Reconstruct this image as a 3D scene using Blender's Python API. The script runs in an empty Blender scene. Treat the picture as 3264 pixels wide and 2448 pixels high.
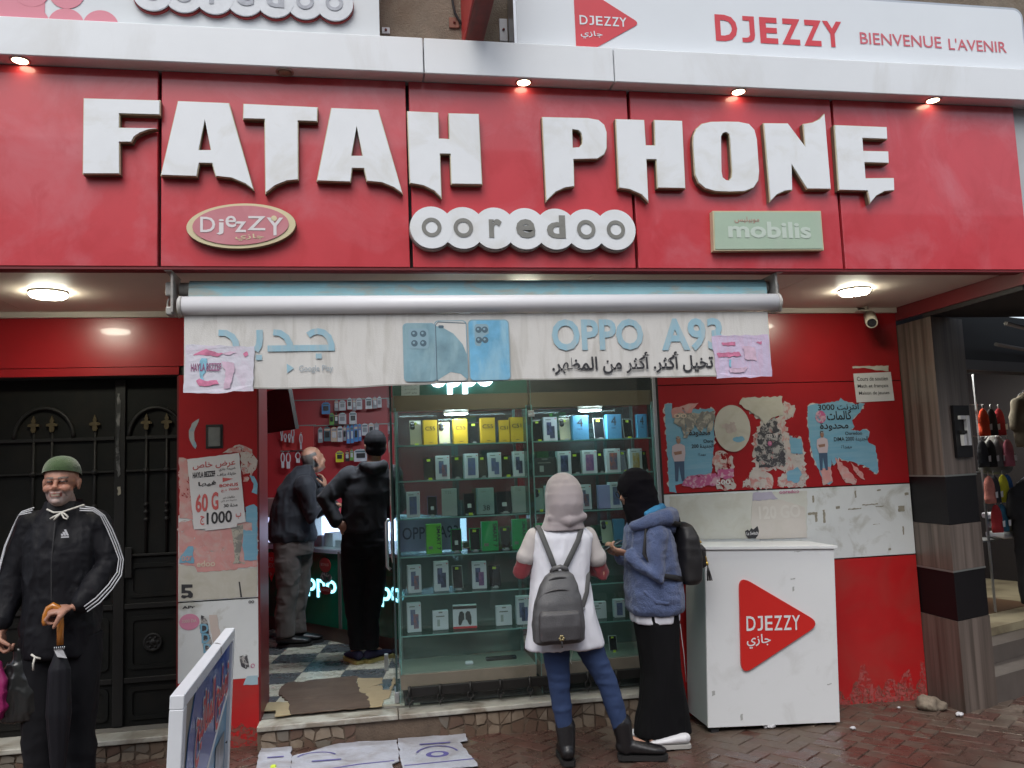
import bpy, bmesh, math, random
import numpy as np
from mathutils import Vector, Matrix, Euler
from mathutils.geometry import tessellate_polygon

SC = bpy.context.scene
COL = SC.collection

# ---------------------------------------------------------------- camera
_yaw, _pitch, _roll = [math.radians(a) for a in (9.92, 5.72, -2.19)]
_F = Vector((math.sin(_yaw) * math.cos(_pitch), math.cos(_yaw) * math.cos(_pitch), math.sin(_pitch)))
_r0 = Vector((math.cos(_yaw), -math.sin(_yaw), 0))
_u0 = _r0.cross(_F)
_R = _r0 * math.cos(_roll) + _u0 * math.sin(_roll)
_U = _u0 * math.cos(_roll) - _r0 * math.sin(_roll)
cam_data = bpy.data.cameras.new('camera')
cam = bpy.data.objects.new('camera', cam_data)
COL.objects.link(cam)
cam_data.sensor_width = 36.0
cam_data.lens = 2600.0 / 3264.0 * 36.0
cam_data.clip_start = 0.05
cam_data.clip_end = 600
_m = Matrix((( _R.x, _U.x, -_F.x, 0.0), (_R.y, _U.y, -_F.y, -5.2), (_R.z, _U.z, -_F.z, 1.58), (0, 0, 0, 1)))
cam.matrix_world = _m
SC.camera = cam

# ---------------------------------------------------------------- sky, sun, exposure (overcast daylight)
SUN_EL, SUN_AZ = math.radians(52), math.radians(200)   # azimuth clockwise from +Y: behind the camera
W = bpy.data.worlds.new('World')
SC.world = W
W.use_nodes = True
_nt = W.node_tree
_bg = _nt.nodes['Background']
_sky = _nt.nodes.new('ShaderNodeTexSky')
_sky.sky_type = 'NISHITA'
_sky.sun_disc = False
_sky.sun_elevation = SUN_EL
_sky.sun_rotation = SUN_AZ
_sky.air_density = 1.0
_sky.dust_density = 2.0
_sky.ozone_density = 1.0
# an overcast sky: the blue is greyed by the cloud cover
_hsv = _nt.nodes.new('ShaderNodeHueSaturation')
_hsv.inputs['Saturation'].default_value = 0.5
_nt.links.new(_sky.outputs[0], _hsv.inputs['Color'])
_nt.links.new(_hsv.outputs[0], _bg.inputs[0])
_bg.inputs[1].default_value = 0.11
sun_d = bpy.data.lights.new('sun', 'SUN')
sun_d.energy = 0.8
sun_d.angle = math.radians(40)
sun_d.color = (1.0, 0.97, 0.93)
sun = bpy.data.objects.new('sun', sun_d)
COL.objects.link(sun)
_sd = Vector((math.sin(SUN_AZ) * math.cos(SUN_EL), math.cos(SUN_AZ) * math.cos(SUN_EL), math.sin(SUN_EL)))
sun.rotation_euler = _sd.to_track_quat('Z', 'Y').to_euler()
SC.view_settings.view_transform = 'Standard'
SC.view_settings.look = 'None'
SC.view_settings.exposure = 0.95
SC.view_settings.gamma = 1.0
SC.view_settings.use_curve_mapping = False
SC.cycles.max_bounces = 8
SC.cycles.transparent_max_bounces = 24
SC.cycles.caustics_reflective = False
SC.cycles.caustics_refractive = False
SC.cycles.use_denoising = True
SC.cycles.sample_clamp_indirect = 4.0
# ================================================================ helpers
RNG = random.Random(7)
MATS = {}

def lin(r, g, b):
    """8-bit sRGB to linear"""
    return tuple(((c / 255) / 12.92 if c / 255 <= 0.04045 else ((c / 255 + 0.055) / 1.055) ** 2.4) for c in (r, g, b))

def mat(name, col, rough=0.6, metal=0.0, vary=0.0, vscale=6.0, bump=0.0, bscale=60.0, stain=None, samt=0.5, sscale=3.0,
        sstretch=(1, 1, 1), emit=None, estr=0.0, coat=0.0, spec=0.5, trans=0.0, alpha=1.0, sheen=0.0, rvary=0.0, attr=None, slo=0.45, shi=0.7, stain2=None, world=False, holes=None, sstretch2=(1, 1, 1)):
    """one procedural Principled material: base colour + noise variation + stains + bump"""
    if name in MATS:
        return MATS[name]
    m = bpy.data.materials.new(name)
    m.use_nodes = True
    nt = m.node_tree
    b = nt.nodes['Principled BSDF']
    N = nt.nodes.new
    L = nt.links.new
    b.inputs['Roughness'].default_value = rough
    b.inputs['Metallic'].default_value = metal
    b.inputs['Specular IOR Level'].default_value = spec
    b.inputs['Coat Weight'].default_value = coat
    b.inputs['Coat Roughness'].default_value = 0.04
    b.inputs['Transmission Weight'].default_value = trans
    b.inputs['Alpha'].default_value = alpha
    if sheen:
        b.inputs['Sheen Weight'].default_value = sheen
        b.inputs['Sheen Roughness'].default_value = 0.5
    c4 = (*col, 1)
    b.inputs['Base Color'].default_value = c4
    if world:      # pattern runs on across neighbouring pieces
        _g = N('ShaderNodeNewGeometry')
        class _T: outputs = {'Object': _g.outputs['Position']}
        tc = _T
    else:
        tc = N('ShaderNodeTexCoord')
    out = None
    if attr:
        a = N('ShaderNodeAttribute')
        a.attribute_name = attr
        out = a.outputs['Color']
    if vary:
        n = N('ShaderNodeTexNoise')
        n.inputs['Scale'].default_value = vscale
        n.inputs['Detail'].default_value = 6
        n.inputs['Roughness'].default_value = 0.65
        L(tc.outputs['Object'], n.inputs['Vector'])
        mr = N('ShaderNodeMapRange')
        mr.inputs[1].default_value = 0.25
        mr.inputs[2].default_value = 0.75
        mr.inputs[3].default_value = 1 - vary
        mr.inputs[4].default_value = 1 + vary
        L(n.outputs['Fac'], mr.inputs[0])
        mx = N('ShaderNodeMix')
        mx.data_type = 'RGBA'
        mx.blend_type = 'MULTIPLY'
        mx.inputs[0].default_value = 1
        if out is None:
            mx.inputs[6].default_value = c4
        else:
            L(out, mx.inputs[6])
        L(mr.outputs[0], mx.inputs[7])
        out = mx.outputs[2]
        if rvary:
            m2 = N('ShaderNodeMapRange')
            m2.inputs[1].default_value = 0.3
            m2.inputs[2].default_value = 0.7
            m2.inputs[3].default_value = max(0.02, rough - rvary)
            m2.inputs[4].default_value = min(1, rough + rvary)
            L(n.outputs['Fac'], m2.inputs[0])
            L(m2.outputs[0], b.inputs['Roughness'])
    for k, st in enumerate((stain, stain2)):
        if st is None:
            continue
        mp = N('ShaderNodeMapping')
        mp.inputs['Scale'].default_value = sstretch if k == 0 else sstretch2
        mp.inputs['Location'].default_value = (3.1 + k * 7, 1.7, 0.4)
        L(tc.outputs['Object'], mp.inputs['Vector'])
        n = N('ShaderNodeTexNoise')
        n.inputs['Scale'].default_value = sscale * (1 + 1.7 * k)
        n.inputs['Detail'].default_value = 7
        n.inputs['Roughness'].default_value = 0.6
        n.inputs['Distortion'].default_value = 0.6
        L(mp.outputs[0], n.inputs['Vector'])
        r = N('ShaderNodeMapRange')
        r.inputs[1].default_value = slo
        r.inputs[2].default_value = shi
        r.inputs[3].default_value = 0
        r.inputs[4].default_value = samt
        L(n.outputs['Fac'], r.inputs[0])
        mx = N('ShaderNodeMix')
        mx.data_type = 'RGBA'
        L(r.outputs[0], mx.inputs[0])
        if out is None:
            mx.inputs[6].default_value = c4
        else:
            L(out, mx.inputs[6])
        mx.inputs[7].default_value = (*st, 1)
        out = mx.outputs[2]
    if out is not None:
        L(out, b.inputs['Base Color'])
    if bump:
        n = N('ShaderNodeTexNoise')
        n.inputs['Scale'].default_value = bscale
        n.inputs['Detail'].default_value = 4
        L(tc.outputs['Object'], n.inputs['Vector'])
        bp = N('ShaderNodeBump')
        bp.inputs['Strength'].default_value = bump
        bp.inputs['Distance'].default_value = 0.01
        L(n.outputs['Fac'], bp.inputs['Height'])
        L(bp.outputs[0], b.inputs['Normal'])
    if holes:
        # paper torn away in flecks: (noise scale, share kept)
        n = N('ShaderNodeTexNoise')
        n.inputs['Scale'].default_value = holes[0]
        n.inputs['Detail'].default_value = 8
        n.inputs['Roughness'].default_value = 0.7
        n.inputs['Distortion'].default_value = 0.8
        L(tc.outputs['Object'], n.inputs['Vector'])
        th = N('ShaderNodeMath'); th.operation = 'LESS_THAN'; th.inputs[1].default_value = holes[1]
        L(n.outputs['Fac'], th.inputs[0])
        L(th.outputs[0], b.inputs['Alpha'])
    if emit:
        b.inputs['Emission Color'].default_value = (*emit, 1)
        b.inputs['Emission Strength'].default_value = estr
    MATS[name] = m
    return m

def tag(o, label=None, cat=None, group=None, kind=None):
    if label: o['label'] = label
    if cat: o['category'] = cat
    if group: o['group'] = group
    if kind: o['kind'] = kind
    elif cat and 'kind' not in o: o['kind'] = 'thing'
    return o

def empty(name, loc=(0, 0, 0), label=None, cat=None, group=None, kind=None, parent=None):
    o = bpy.data.objects.new(name, None)
    o.empty_display_size = 0.1
    COL.objects.link(o)
    o.location = loc
    if parent: attach(o, parent)
    return tag(o, label, cat, group, kind)

def world_of(o):
    m = o.matrix_basis.copy()
    p = o.parent
    while p:
        m = p.matrix_basis @ m
        p = p.parent
    return m

def attach(o, parent):
    """parent keeping o's coordinates as world coordinates"""
    o.parent = parent
    o.matrix_parent_inverse = Matrix()
    o.matrix_basis = world_of(parent).inverted() @ o.matrix_basis
    return o

def mobj(name, verts, faces, m, parent=None, smooth=False, mats=None, fmat=None):
    """mesh object from world-space vertices"""
    me = bpy.data.meshes.new(name)
    if isinstance(verts, np.ndarray): verts = verts.tolist()
    me.from_pydata([tuple(v) for v in verts], [], faces)
    for x in (mats or [m]):
        me.materials.append(x)
    if fmat is not None:
        me.polygons.foreach_set('material_index', fmat)
    if smooth:
        me.polygons.foreach_set('use_smooth', [True] * len(me.polygons))
    me.update()
    o = bpy.data.objects.new(name, me)
    COL.objects.link(o)
    if parent: attach(o, parent)
    return o

_BF = [(0, 3, 2, 1), (4, 5, 6, 7), (0, 1, 5, 4), (1, 2, 6, 5), (2, 3, 7, 6), (3, 0, 4, 7)]
def box_vf(x0, x1, y0, y1, z0, z1):
    return [(x0, y0, z0), (x1, y0, z0), (x1, y1, z0), (x0, y1, z0), (x0, y0, z1), (x1, y0, z1), (x1, y1, z1), (x0, y1, z1)], list(_BF)

def box(name, x0, x1, y0, y1, z0, z1, m, parent=None, bev=0.0, seg=2):
    v, f = box_vf(x0, x1, y0, y1, z0, z1)
    if bev > 0:
        bm = bmesh.new()
        vs = [bm.verts.new(p) for p in v]
        for q in f: bm.faces.new([vs[i] for i in q])
        bmesh.ops.bevel(bm, geom=bm.edges[:] , offset=bev, segments=seg, affect='EDGES', profile=0.5)
        me = bpy.data.meshes.new(name)
        bm.to_mesh(me); bm.free()
        me.materials.append(m)
        o = bpy.data.objects.new(name, me)
        COL.objects.link(o)
        if parent: attach(o, parent)
        return o
    return mobj(name, v, f, m, parent)

def prism_vf(outer, holes, y0, y1, axis='Y'):
    """extrude a polygon given in (x,z) from y0 (front, toward -Y) to y1"""
    loops = [list(outer)] + [list(h) for h in holes]
    flat = [p for l in loops for p in l]
    tris = tessellate_polygon([[Vector((p[0], p[1], 0)) for p in l] for l in loops])
    n = len(flat)
    V = [(p[0], y0, p[1]) for p in flat] + [(p[0], y1, p[1]) for p in flat]
    Fc = []
    for t in tris:
        a, b, c = [flat[i] for i in t]
        cr = (b[0] - a[0]) * (c[1] - a[1]) - (b[1] - a[1]) * (c[0] - a[0])
        if abs(cr) < 1e-12: continue
        t = tuple(t) if cr > 0 else tuple(reversed(t))   # normal to -Y when ccw in x,z
        Fc.append(t)
        Fc.append(tuple(i + n for i in reversed(t)))
    nf = len(Fc)
    k = 0
    for li, l in enumerate(loops):
        ar = sum(l[i][0] * l[(i + 1) % len(l)][1] - l[(i + 1) % len(l)][0] * l[i][1] for i in range(len(l)))
        ccw = ar > 0
        for i in range(len(l)):
            a, b = k + i, k + (i + 1) % len(l)
            q = (a, a + n, b + n, b)
            if (ccw and li == 0) or (not ccw and li > 0): pass
            else: q = tuple(reversed(q))
            Fc.append(q)
        k += len(l)
    return V, Fc, nf

def prism(name, outer, y0, y1, m, parent=None, holes=(), side=None):
    V, Fc, nf = prism_vf(outer, holes, y0, y1)
    if side:
        return mobj(name, V, Fc, m, parent, mats=[m, side], fmat=[0] * nf + [1] * (len(Fc) - nf))
    return mobj(name, V, Fc, m, parent)

def sheet(name, outer, y, m, parent=None, thick=0.0012, curl=0.0):
    """thin paper on a plane facing -Y, its outline in (x,z)"""
    return prism(name, outer, y, y + thick, m, parent)

def ell(cx, cz, rx, rz, n=40, a0=0, a1=2 * math.pi, rot=0):
    full = abs(a1 - a0 - 2 * math.pi) < 1e-6
    k = n if full else n + 1
    pts = []
    for i in range(k):
        a = a0 + (a1 - a0) * i / n
        x, z = rx * math.cos(a), rz * math.sin(a)
        pts.append((cx + x * math.cos(rot) - z * math.sin(rot), cz + x * math.sin(rot) + z * math.cos(rot)))
    return pts

def rrect(x0, x1, z0, z1, r, n=5):
    pts = []
    for cx, cz, a in ((x1 - r, z1 - r, 0), (x0 + r, z1 - r, 90), (x0 + r, z0 + r, 180), (x1 - r, z0 + r, 270)):
        for i in range(n + 1):
            t = math.radians(a + 90 * i / n)
            pts.append((cx + r * math.cos(t), cz + r * math.sin(t)))
    return pts

def ragged(pts, amp=0.006, step=0.02, seed=0):
    """roughen an outline so that it reads as torn paper"""
    rg = random.Random(seed)
    out = []
    for i in range(len(pts)):
        a, b = pts[i], pts[(i + 1) % len(pts)]
        d = math.hypot(b[0] - a[0], b[1] - a[1])
        n = max(1, int(d / step))
        nx, nz = (-(b[1] - a[1]) / (d + 1e-9), (b[0] - a[0]) / (d + 1e-9))
        for k in range(n):
            t = k / n
            o = rg.uniform(-amp, amp) if k else rg.uniform(-amp, amp) * 0.3
            out.append((a[0] + (b[0] - a[0]) * t + nx * o, a[1] + (b[1] - a[1]) * t + nz * o))
    return out

def frame_dirs(pts, up=(0, 0, 1)):
    P = [Vector(p) for p in pts]
    T = []
    for i in range(len(P)):
        a = P[max(0, i - 1)]; b = P[min(len(P) - 1, i + 1)]
        d = (b - a)
        T.append(d.normalized() if d.length > 1e-9 else Vector((0, 0, 1)))
    u = Vector(up)
    s = T[0].cross(u)
    if s.length < 1e-3:
        s = T[0].cross(Vector((1, 0, 0)))
    s.normalize()
    out = []
    for t in T:
        s = (s - t * s.dot(t))
        if s.length < 1e-6:
            s = t.orthogonal()
        s.normalize()
        out.append((t, s, s.cross(t).normalized()))
    return P, out

def tube_vf(pts, rad, n=10, up=(0, 0, 1), cap=True, off=0):
    """loft through pts; rad per point: r or (ra along the side vector, rb)"""
    P, fr = frame_dirs(pts, up)
    V, Fc = [], []
    for i, (p, (t, s, w)) in enumerate(zip(P, fr)):
        r = rad[i] if isinstance(rad, (list, tuple)) else rad
        ra, rb = r if isinstance(r, (list, tuple)) else (r, r)
        for k in range(n):
            a = 2 * math.pi * k / n
            V.append(p + s * (ra * math.cos(a)) + w * (rb * math.sin(a)))
    for i in range(len(P) - 1):
        for k in range(n):
            a = off + i * n + k; b = off + i * n + (k + 1) % n
            Fc.append((a, b, b + n, a + n))
    if cap:
        Fc.append(tuple(off + k for k in reversed(range(n))))
        Fc.append(tuple(off + (len(P) - 1) * n + k for k in range(n)))
    return V, Fc

def tube(name, pts, rad, m, parent=None, n=10, smooth=True, up=(0, 0, 1)):
    V, Fc = tube_vf(pts, rad, n, up)
    o = mobj(name, V, Fc, m, parent, smooth=False)
    if smooth:
        for p in o.data.polygons:
            p.use_smooth = len(p.vertices) == 4
    return o

def join_vf(parts):
    V, Fc = [], []
    for v, f in parts:
        k = len(V)
        V += [tuple(x) for x in v]
        Fc += [tuple(i + k for i in q) for q in f]
    return V, Fc

def revolve(name, prof, c, m, parent=None, n=24, axis='Z'):
    """lathe of (r, h) profile around an axis through c"""
    V, Fc = [], []
    for r, h in prof:
        for k in range(n):
            a = 2 * math.pi * k / n
            x, y = r * math.cos(a), r * math.sin(a)
            V.append((c[0] + x, c[1] + y, c[2] + h) if axis == 'Z' else ((c[0] + x, c[1] + h, c[2] + y) if axis == 'Y' else (c[0] + h, c[1] + x, c[2] + y)))
    for i in range(len(prof) - 1):
        for k in range(n):
            a = i * n + k; b = i * n + (k + 1) % n
            Fc.append((a, b, b + n, a + n))
    Fc.append(tuple(reversed(range(n))))
    Fc.append(tuple((len(prof) - 1) * n + k for k in range(n)))
    o = mobj(name, V, Fc, m, parent)
    bm = bmesh.new(); bm.from_mesh(o.data)
    bmesh.ops.recalc_face_normals(bm, faces=bm.faces[:])
    bm.to_mesh(o.data); bm.free()
    for p in o.data.polygons:
        p.use_smooth = len(p.vertices) == 4
    return o

# ---------------------------------------------------------------- writing
_AR = {  # isolated, final, initial, medial
 'ا': (0xFE8D, 0xFE8E, 0, 0), 'أ': (0xFE83, 0xFE84, 0, 0), 'ب': (0xFE8F, 0xFE90, 0xFE91, 0xFE92), 'ة': (0xFE93, 0xFE94, 0, 0),
 'ت': (0xFE95, 0xFE96, 0xFE97, 0xFE98), 'ث': (0xFE99, 0xFE9A, 0xFE9B, 0xFE9C), 'ج': (0xFE9D, 0xFE9E, 0xFE9F, 0xFEA0),
 'ح': (0xFEA1, 0xFEA2, 0xFEA3, 0xFEA4), 'خ': (0xFEA5, 0xFEA6, 0xFEA7, 0xFEA8), 'د': (0xFEA9, 0xFEAA, 0, 0), 'ذ': (0xFEAB, 0xFEAC, 0, 0),
 'ر': (0xFEAD, 0xFEAE, 0, 0), 'ز': (0xFEAF, 0xFEB0, 0, 0), 'س': (0xFEB1, 0xFEB2, 0xFEB3, 0xFEB4), 'ش': (0xFEB5, 0xFEB6, 0xFEB7, 0xFEB8),
 'ص': (0xFEB9, 0xFEBA, 0xFEBB, 0xFEBC), 'ض': (0xFEBD, 0xFEBE, 0xFEBF, 0xFEC0), 'ط': (0xFEC1, 0xFEC2, 0xFEC3, 0xFEC4), 'ظ': (0xFEC5, 0xFEC6, 0xFEC7, 0xFEC8),
 'ع': (0xFEC9, 0xFECA, 0xFECB, 0xFECC), 'غ': (0xFECD, 0xFECE, 0xFECF, 0xFED0), 'ف': (0xFED1, 0xFED2, 0xFED3, 0xFED4), 'ق': (0xFED5, 0xFED6, 0xFED7, 0xFED8),
 'ك': (0xFED9, 0xFEDA, 0xFEDB, 0xFEDC), 'ل': (0xFEDD, 0xFEDE, 0xFEDF, 0xFEE0), 'م': (0xFEE1, 0xFEE2, 0xFEE3, 0xFEE4), 'ن': (0xFEE5, 0xFEE6, 0xFEE7, 0xFEE8),
 'ه': (0xFEE9, 0xFEEA, 0xFEEB, 0xFEEC), 'و': (0xFEED, 0xFEEE, 0, 0), 'ي': (0xFEF1, 0xFEF2, 0xFEF3, 0xFEF4), 'ئ': (0xFE89, 0xFE8A, 0xFE8B, 0xFE8C)}

def arabic(s):
    out = []
    for i, c in enumerate(s):
        if c not in _AR:
            out.append(c); continue
        prev = i > 0 and s[i - 1] in _AR and _AR[s[i - 1]][2] != 0
        nxt = i < len(s) - 1 and s[i + 1] in _AR and _AR[c][2] != 0
        f = _AR[c]
        out.append(chr(f[3] if prev and nxt else f[1] if prev else f[2] if nxt else f[0]))
    # reverse, keeping latin runs in order
    res, run = [], []
    for c in out:
        if c.isascii() and c.isalnum():
            run.append(c)
        else:
            if run: res.insert(0, ''.join(run)); run = []
            res.insert(0, c)
    if run: res.insert(0, ''.join(run))
    return ''.join(res)

_TEXTS = []
def text(s, boxq, m, parent, y=None, bold=0.0, name='lettering', keep=False, depth=0.0):
    """flat lettering fitted into boxq: (x0,x1,z0,z1) on the plane y, or four world points tl,tr,br,bl"""
    if any(c in _AR for c in s): s = arabic(s)
    cu = bpy.data.curves.new('txt', 'FONT')
    cu.body = s
    cu.size = 1.0
    cu.offset = bold
    cu.resolution_u = 3
    cu.extrude = 0.0
    o = bpy.data.objects.new('txt', cu)
    COL.objects.link(o)
    if y is not None:
        x0, x1, z0, z1 = boxq
        q = [(x0, y, z1), (x1, y, z1), (x1, y, z0), (x0, y, z0)]
    else:
        q = boxq
    _TEXTS.append((o, [Vector(p) for p in q], m, parent, name, keep, depth))

def flush_texts():
    bpy.context.view_layer.update()
    dg = bpy.context.evaluated_depsgraph_get()
    for o, q, m, parent, name, keep, depth in _TEXTS:
        ev = o.evaluated_get(dg)
        me = ev.to_mesh()
        n = len(me.vertices)
        if n == 0:
            ev.to_mesh_clear(); continue
        co = np.empty(n * 3); me.vertices.foreach_get('co', co); co = co.reshape(-1, 3)
        Fc = [tuple(p.vertices) for p in me.polygons]
        ev.to_mesh_clear()
        mn, mx = co.min(0), co.max(0)
        u = (co[:, 0] - mn[0]) / max(1e-6, mx[0] - mn[0])
        v = (co[:, 1] - mn[1]) / max(1e-6, mx[1] - mn[1])
        tl, tr, br, bl = [np.array(p) for p in q]
        P = (bl[None] * ((1 - u) * (1 - v))[:, None] + br[None] * (u * (1 - v))[:, None] + tl[None] * ((1 - u) * v)[:, None] + tr[None] * (u * v)[:, None])
        if depth:
            nn = np.cross(tr - tl, bl - tl); nn /= np.linalg.norm(nn)      # points away from the reader
            k = len(P)
            ed = {}
            for f in Fc:
                for a, b in zip(f, f[1:] + f[:1]):
                    if (b, a) in ed: ed.pop((b, a))
                    else: ed[(a, b)] = 1
            P = np.vstack([P, P + nn * depth])
            Fc = Fc + [tuple(i + k for i in reversed(f)) for f in Fc] + [(b, a, a + k, b + k) for a, b in ed]
        mobj(name, P, Fc, m, parent)
    for t in _TEXTS:
        cu = t[0].data
        bpy.data.objects.remove(t[0]); bpy.data.curves.remove(cu)
    _TEXTS.clear()

def gz(x, y=0):
    """pavement height: it falls a little along the street"""
    return -0.0225 * (x + 0.7)

# numpy value noise, used to give cloth, stone and bodies an uneven surface
def vnoise(p, seed=0):
    p = np.asarray(p, dtype=np.float64)
    i = np.floor(p).astype(np.int64); f = p - i
    f = f * f * (3 - 2 * f)
    def h(ix, iy, iz):
        n = (ix * 374761393 + iy * 668265263 + iz * 2147483647 + seed * 1274126177) & 0xFFFFFFFF
        n = ((n ^ (n >> 13)) * 1274126177) & 0xFFFFFFFF
        n = n ^ (n >> 16)
        return (n & 0xFFFF) / 65535.0
    r = 0
    for dx in (0, 1):
        for dy in (0, 1):
            for dz in (0, 1):
                w = (f[:, 0] if dx else 1 - f[:, 0]) * (f[:, 1] if dy else 1 - f[:, 1]) * (f[:, 2] if dz else 1 - f[:, 2])
                r = r + w * h(i[:, 0] + dx, i[:, 1] + dy, i[:, 2] + dz)
    return r * 2 - 1
# ================================================================ materials of the building
M_RED = mat('red_panel', (0.58, 0.050, 0.065), rough=0.34, vary=0.08, vscale=2.5, stain=(0.60, 0.17, 0.20), samt=0.7, sscale=1.9, slo=0.48, shi=0.70,  # pink stain: sky haze put into the colour along with faded paint
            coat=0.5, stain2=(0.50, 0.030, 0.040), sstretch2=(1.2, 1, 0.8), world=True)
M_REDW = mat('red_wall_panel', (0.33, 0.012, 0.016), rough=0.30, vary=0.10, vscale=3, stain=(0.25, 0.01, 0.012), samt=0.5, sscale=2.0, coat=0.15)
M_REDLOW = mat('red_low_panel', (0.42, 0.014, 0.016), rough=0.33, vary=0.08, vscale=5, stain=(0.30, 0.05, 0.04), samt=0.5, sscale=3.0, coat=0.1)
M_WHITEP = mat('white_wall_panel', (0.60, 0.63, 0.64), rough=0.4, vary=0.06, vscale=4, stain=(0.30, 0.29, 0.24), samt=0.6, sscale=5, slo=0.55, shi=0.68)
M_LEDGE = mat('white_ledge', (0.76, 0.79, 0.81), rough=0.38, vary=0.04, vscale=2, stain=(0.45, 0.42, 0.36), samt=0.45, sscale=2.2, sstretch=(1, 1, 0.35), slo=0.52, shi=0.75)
M_SEAM = mat('dark_seam', (0.03, 0.035, 0.035), rough=0.7)
M_SOFF = mat('soffit_beige', (0.66, 0.57, 0.49), rough=0.55, vary=0.07, vscale=2)
M_TRIMW = mat('cream_trim', (0.55, 0.50, 0.44), rough=0.5, vary=0.06)
M_STUCCO = mat('brown_stucco', (0.20, 0.165, 0.125), rough=0.9, vary=0.25, vscale=7, bump=0.7, bscale=120, stain=(0.12, 0.08, 0.05), samt=0.7, sscale=3)
M_DARK = mat('dark_interior', (0.02, 0.02, 0.022), rough=0.8)
M_MARBLE = mat('sill_marble', (0.44, 0.43, 0.38), rough=0.35, vary=0.15, vscale=9, stain=(0.16, 0.12, 0.08), samt=0.75, sscale=5, slo=0.45, shi=0.62)
M_STEPBASE = mat('step_mortar', (0.12, 0.085, 0.06), rough=0.8, vary=0.3, vscale=12, bump=0.5, bscale=80)

FY = -1.18                     # face of the sign fascia
SOF = 2.595                    # soffit height
# ---------------------------------------------------------------- ground: pavement sheet to the horizon, pavers in front of the shop
def paver_mat():
    m = bpy.data.materials.new('wet_pavement'); m.use_nodes = True
    nt = m.node_tree; b = nt.nodes['Principled BSDF']; N = nt.nodes.new; L = nt.links.new
    tc = N('ShaderNodeTexCoord')
    br = N('ShaderNodeTexBrick')
    br.inputs['Scale'].default_value = 5.0
    br.inputs['Mortar Size'].default_value = 0.012
    br.inputs['Color1'].default_value = (0.10, 0.045, 0.035, 1)
    br.inputs['Color2'].default_value = (0.075, 0.04, 0.032, 1)
    br.inputs['Mortar'].default_value = (0.042, 0.027, 0.021, 1)
    L(tc.outputs['Object'], br.inputs['Vector'])
    n = N('ShaderNodeTexNoise'); n.inputs['Scale'].default_value = 2.2; n.inputs['Detail'].default_value = 8
    L(tc.outputs['Object'], n.inputs['Vector'])
    r = N('ShaderNodeMapRange'); r.inputs[1].default_value = 0.42; r.inputs[2].default_value = 0.66
    L(n.outputs['Fac'], r.inputs[0])
    mx = N('ShaderNodeMix'); mx.data_type = 'RGBA'
    L(r.outputs[0], mx.inputs[0]); L(br.outputs['Color'], mx.inputs[6]); mx.inputs[7].default_value = (0.11, 0.085, 0.065, 1)
    L(mx.outputs[2], b.inputs['Base Color'])
    r2 = N('ShaderNodeMapRange'); r2.inputs[1].default_value = 0.35; r2.inputs[2].default_value = 0.65; r2.inputs[3].default_value = 0.22; r2.inputs[4].default_value = 0.7
    L(n.outputs['Fac'], r2.inputs[0]); L(r2.outputs[0], b.inputs['Roughness'])
    return m
M_PAVE = paver_mat()
M_PAV1 = mat('paver_red', (0.090, 0.044, 0.035), rough=0.34, vary=0.3, vscale=14, stain=(0.085, 0.060, 0.046), samt=0.8, sscale=3.5, bump=0.2, bscale=40, rvary=0.2, slo=0.48, shi=0.64, world=True)
M_PAV2 = mat('paver_brown', (0.080, 0.044, 0.035), rough=0.28, vary=0.3, vscale=12, stain=(0.080, 0.056, 0.043), samt=0.8, sscale=3.0, bump=0.2, bscale=40, rvary=0.2, slo=0.46, shi=0.64, world=True)
M_PAV3 = mat('paver_dusty', (0.095, 0.070, 0.054), rough=0.5, vary=0.3, vscale=12, stain=(0.10, 0.06, 0.045), samt=0.8, sscale=4.0, bump=0.3, bscale=60, rvary=0.2, world=True)

GS = 250
pavement = mobj('pavement', [(-GS, -GS, gz(-GS) - 0.0125), (GS, -GS, gz(GS) - 0.0125), (GS, GS, gz(GS) - 0.0125), (-GS, GS, gz(-GS) - 0.0125)], [(0, 1, 2, 3)], M_PAVE)
tag(pavement, kind='structure')
# interlocking pavers laid in a herringbone at 45 degrees
def paver_mesh(m):
    bm = bmesh.new()
    v, f = box_vf(-0.0985, 0.0985, -0.0485, 0.0485, -0.05, 0.0)
    vs = [bm.verts.new(p) for p in v]
    for q in f[1:]: bm.faces.new([vs[i] for i in q])
    top = [e for e in bm.edges if all(abs(x.co.z) < 1e-6 for x in e.verts)]
    bmesh.ops.bevel(bm, geom=top, offset=0.0035, segments=1, affect='EDGES')
    me = bpy.data.meshes.new('paver'); bm.to_mesh(me); bm.free(); me.materials.append(m)
    return me
_pm = [paver_mesh(M_PAV1), paver_mesh(M_PAV2), paver_mesh(M_PAV3)]
def herring():
    """blocks 2x1 on a unit grid: at each cell (a,b) with (a-b)%4==0 a horizontal block, with (a-b)%4==2 a vertical one"""
    out = []
    for a in range(-70, 70):
        for b in range(-70, 70):
            d = (a - b) % 4
            if d == 0: out.append((a + 1.0, b + 0.5, 0))
            elif d == 3: out.append((a + 0.5, b + 0.0 , 1))
    return out
_ca, _sa = math.cos(math.radians(38)), math.sin(math.radians(38))
_pav = []
for u, w, o_ in herring():
    x, y = 0.1 * u, 0.1 * w
    X, Y = x * _ca - y * _sa + 1.2, x * _sa + y * _ca - 0.5
    if -2.5 < X < 4.9 and -1.12 < Y < (-0.02 if X > -0.6 else 0.0):
        _pav.append((X, Y, o_))
def _vis(p):
    # nearest the right-hand side and the strip between camera and wall show largest
    X, Y, _ = p
    return -(Y + 0.45) ** 2 * 1.2 - max(0, -0.5 - X) * 0.35 - max(0, X - 4.0) * 0.3
_pav.sort(key=_vis, reverse=True)
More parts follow.
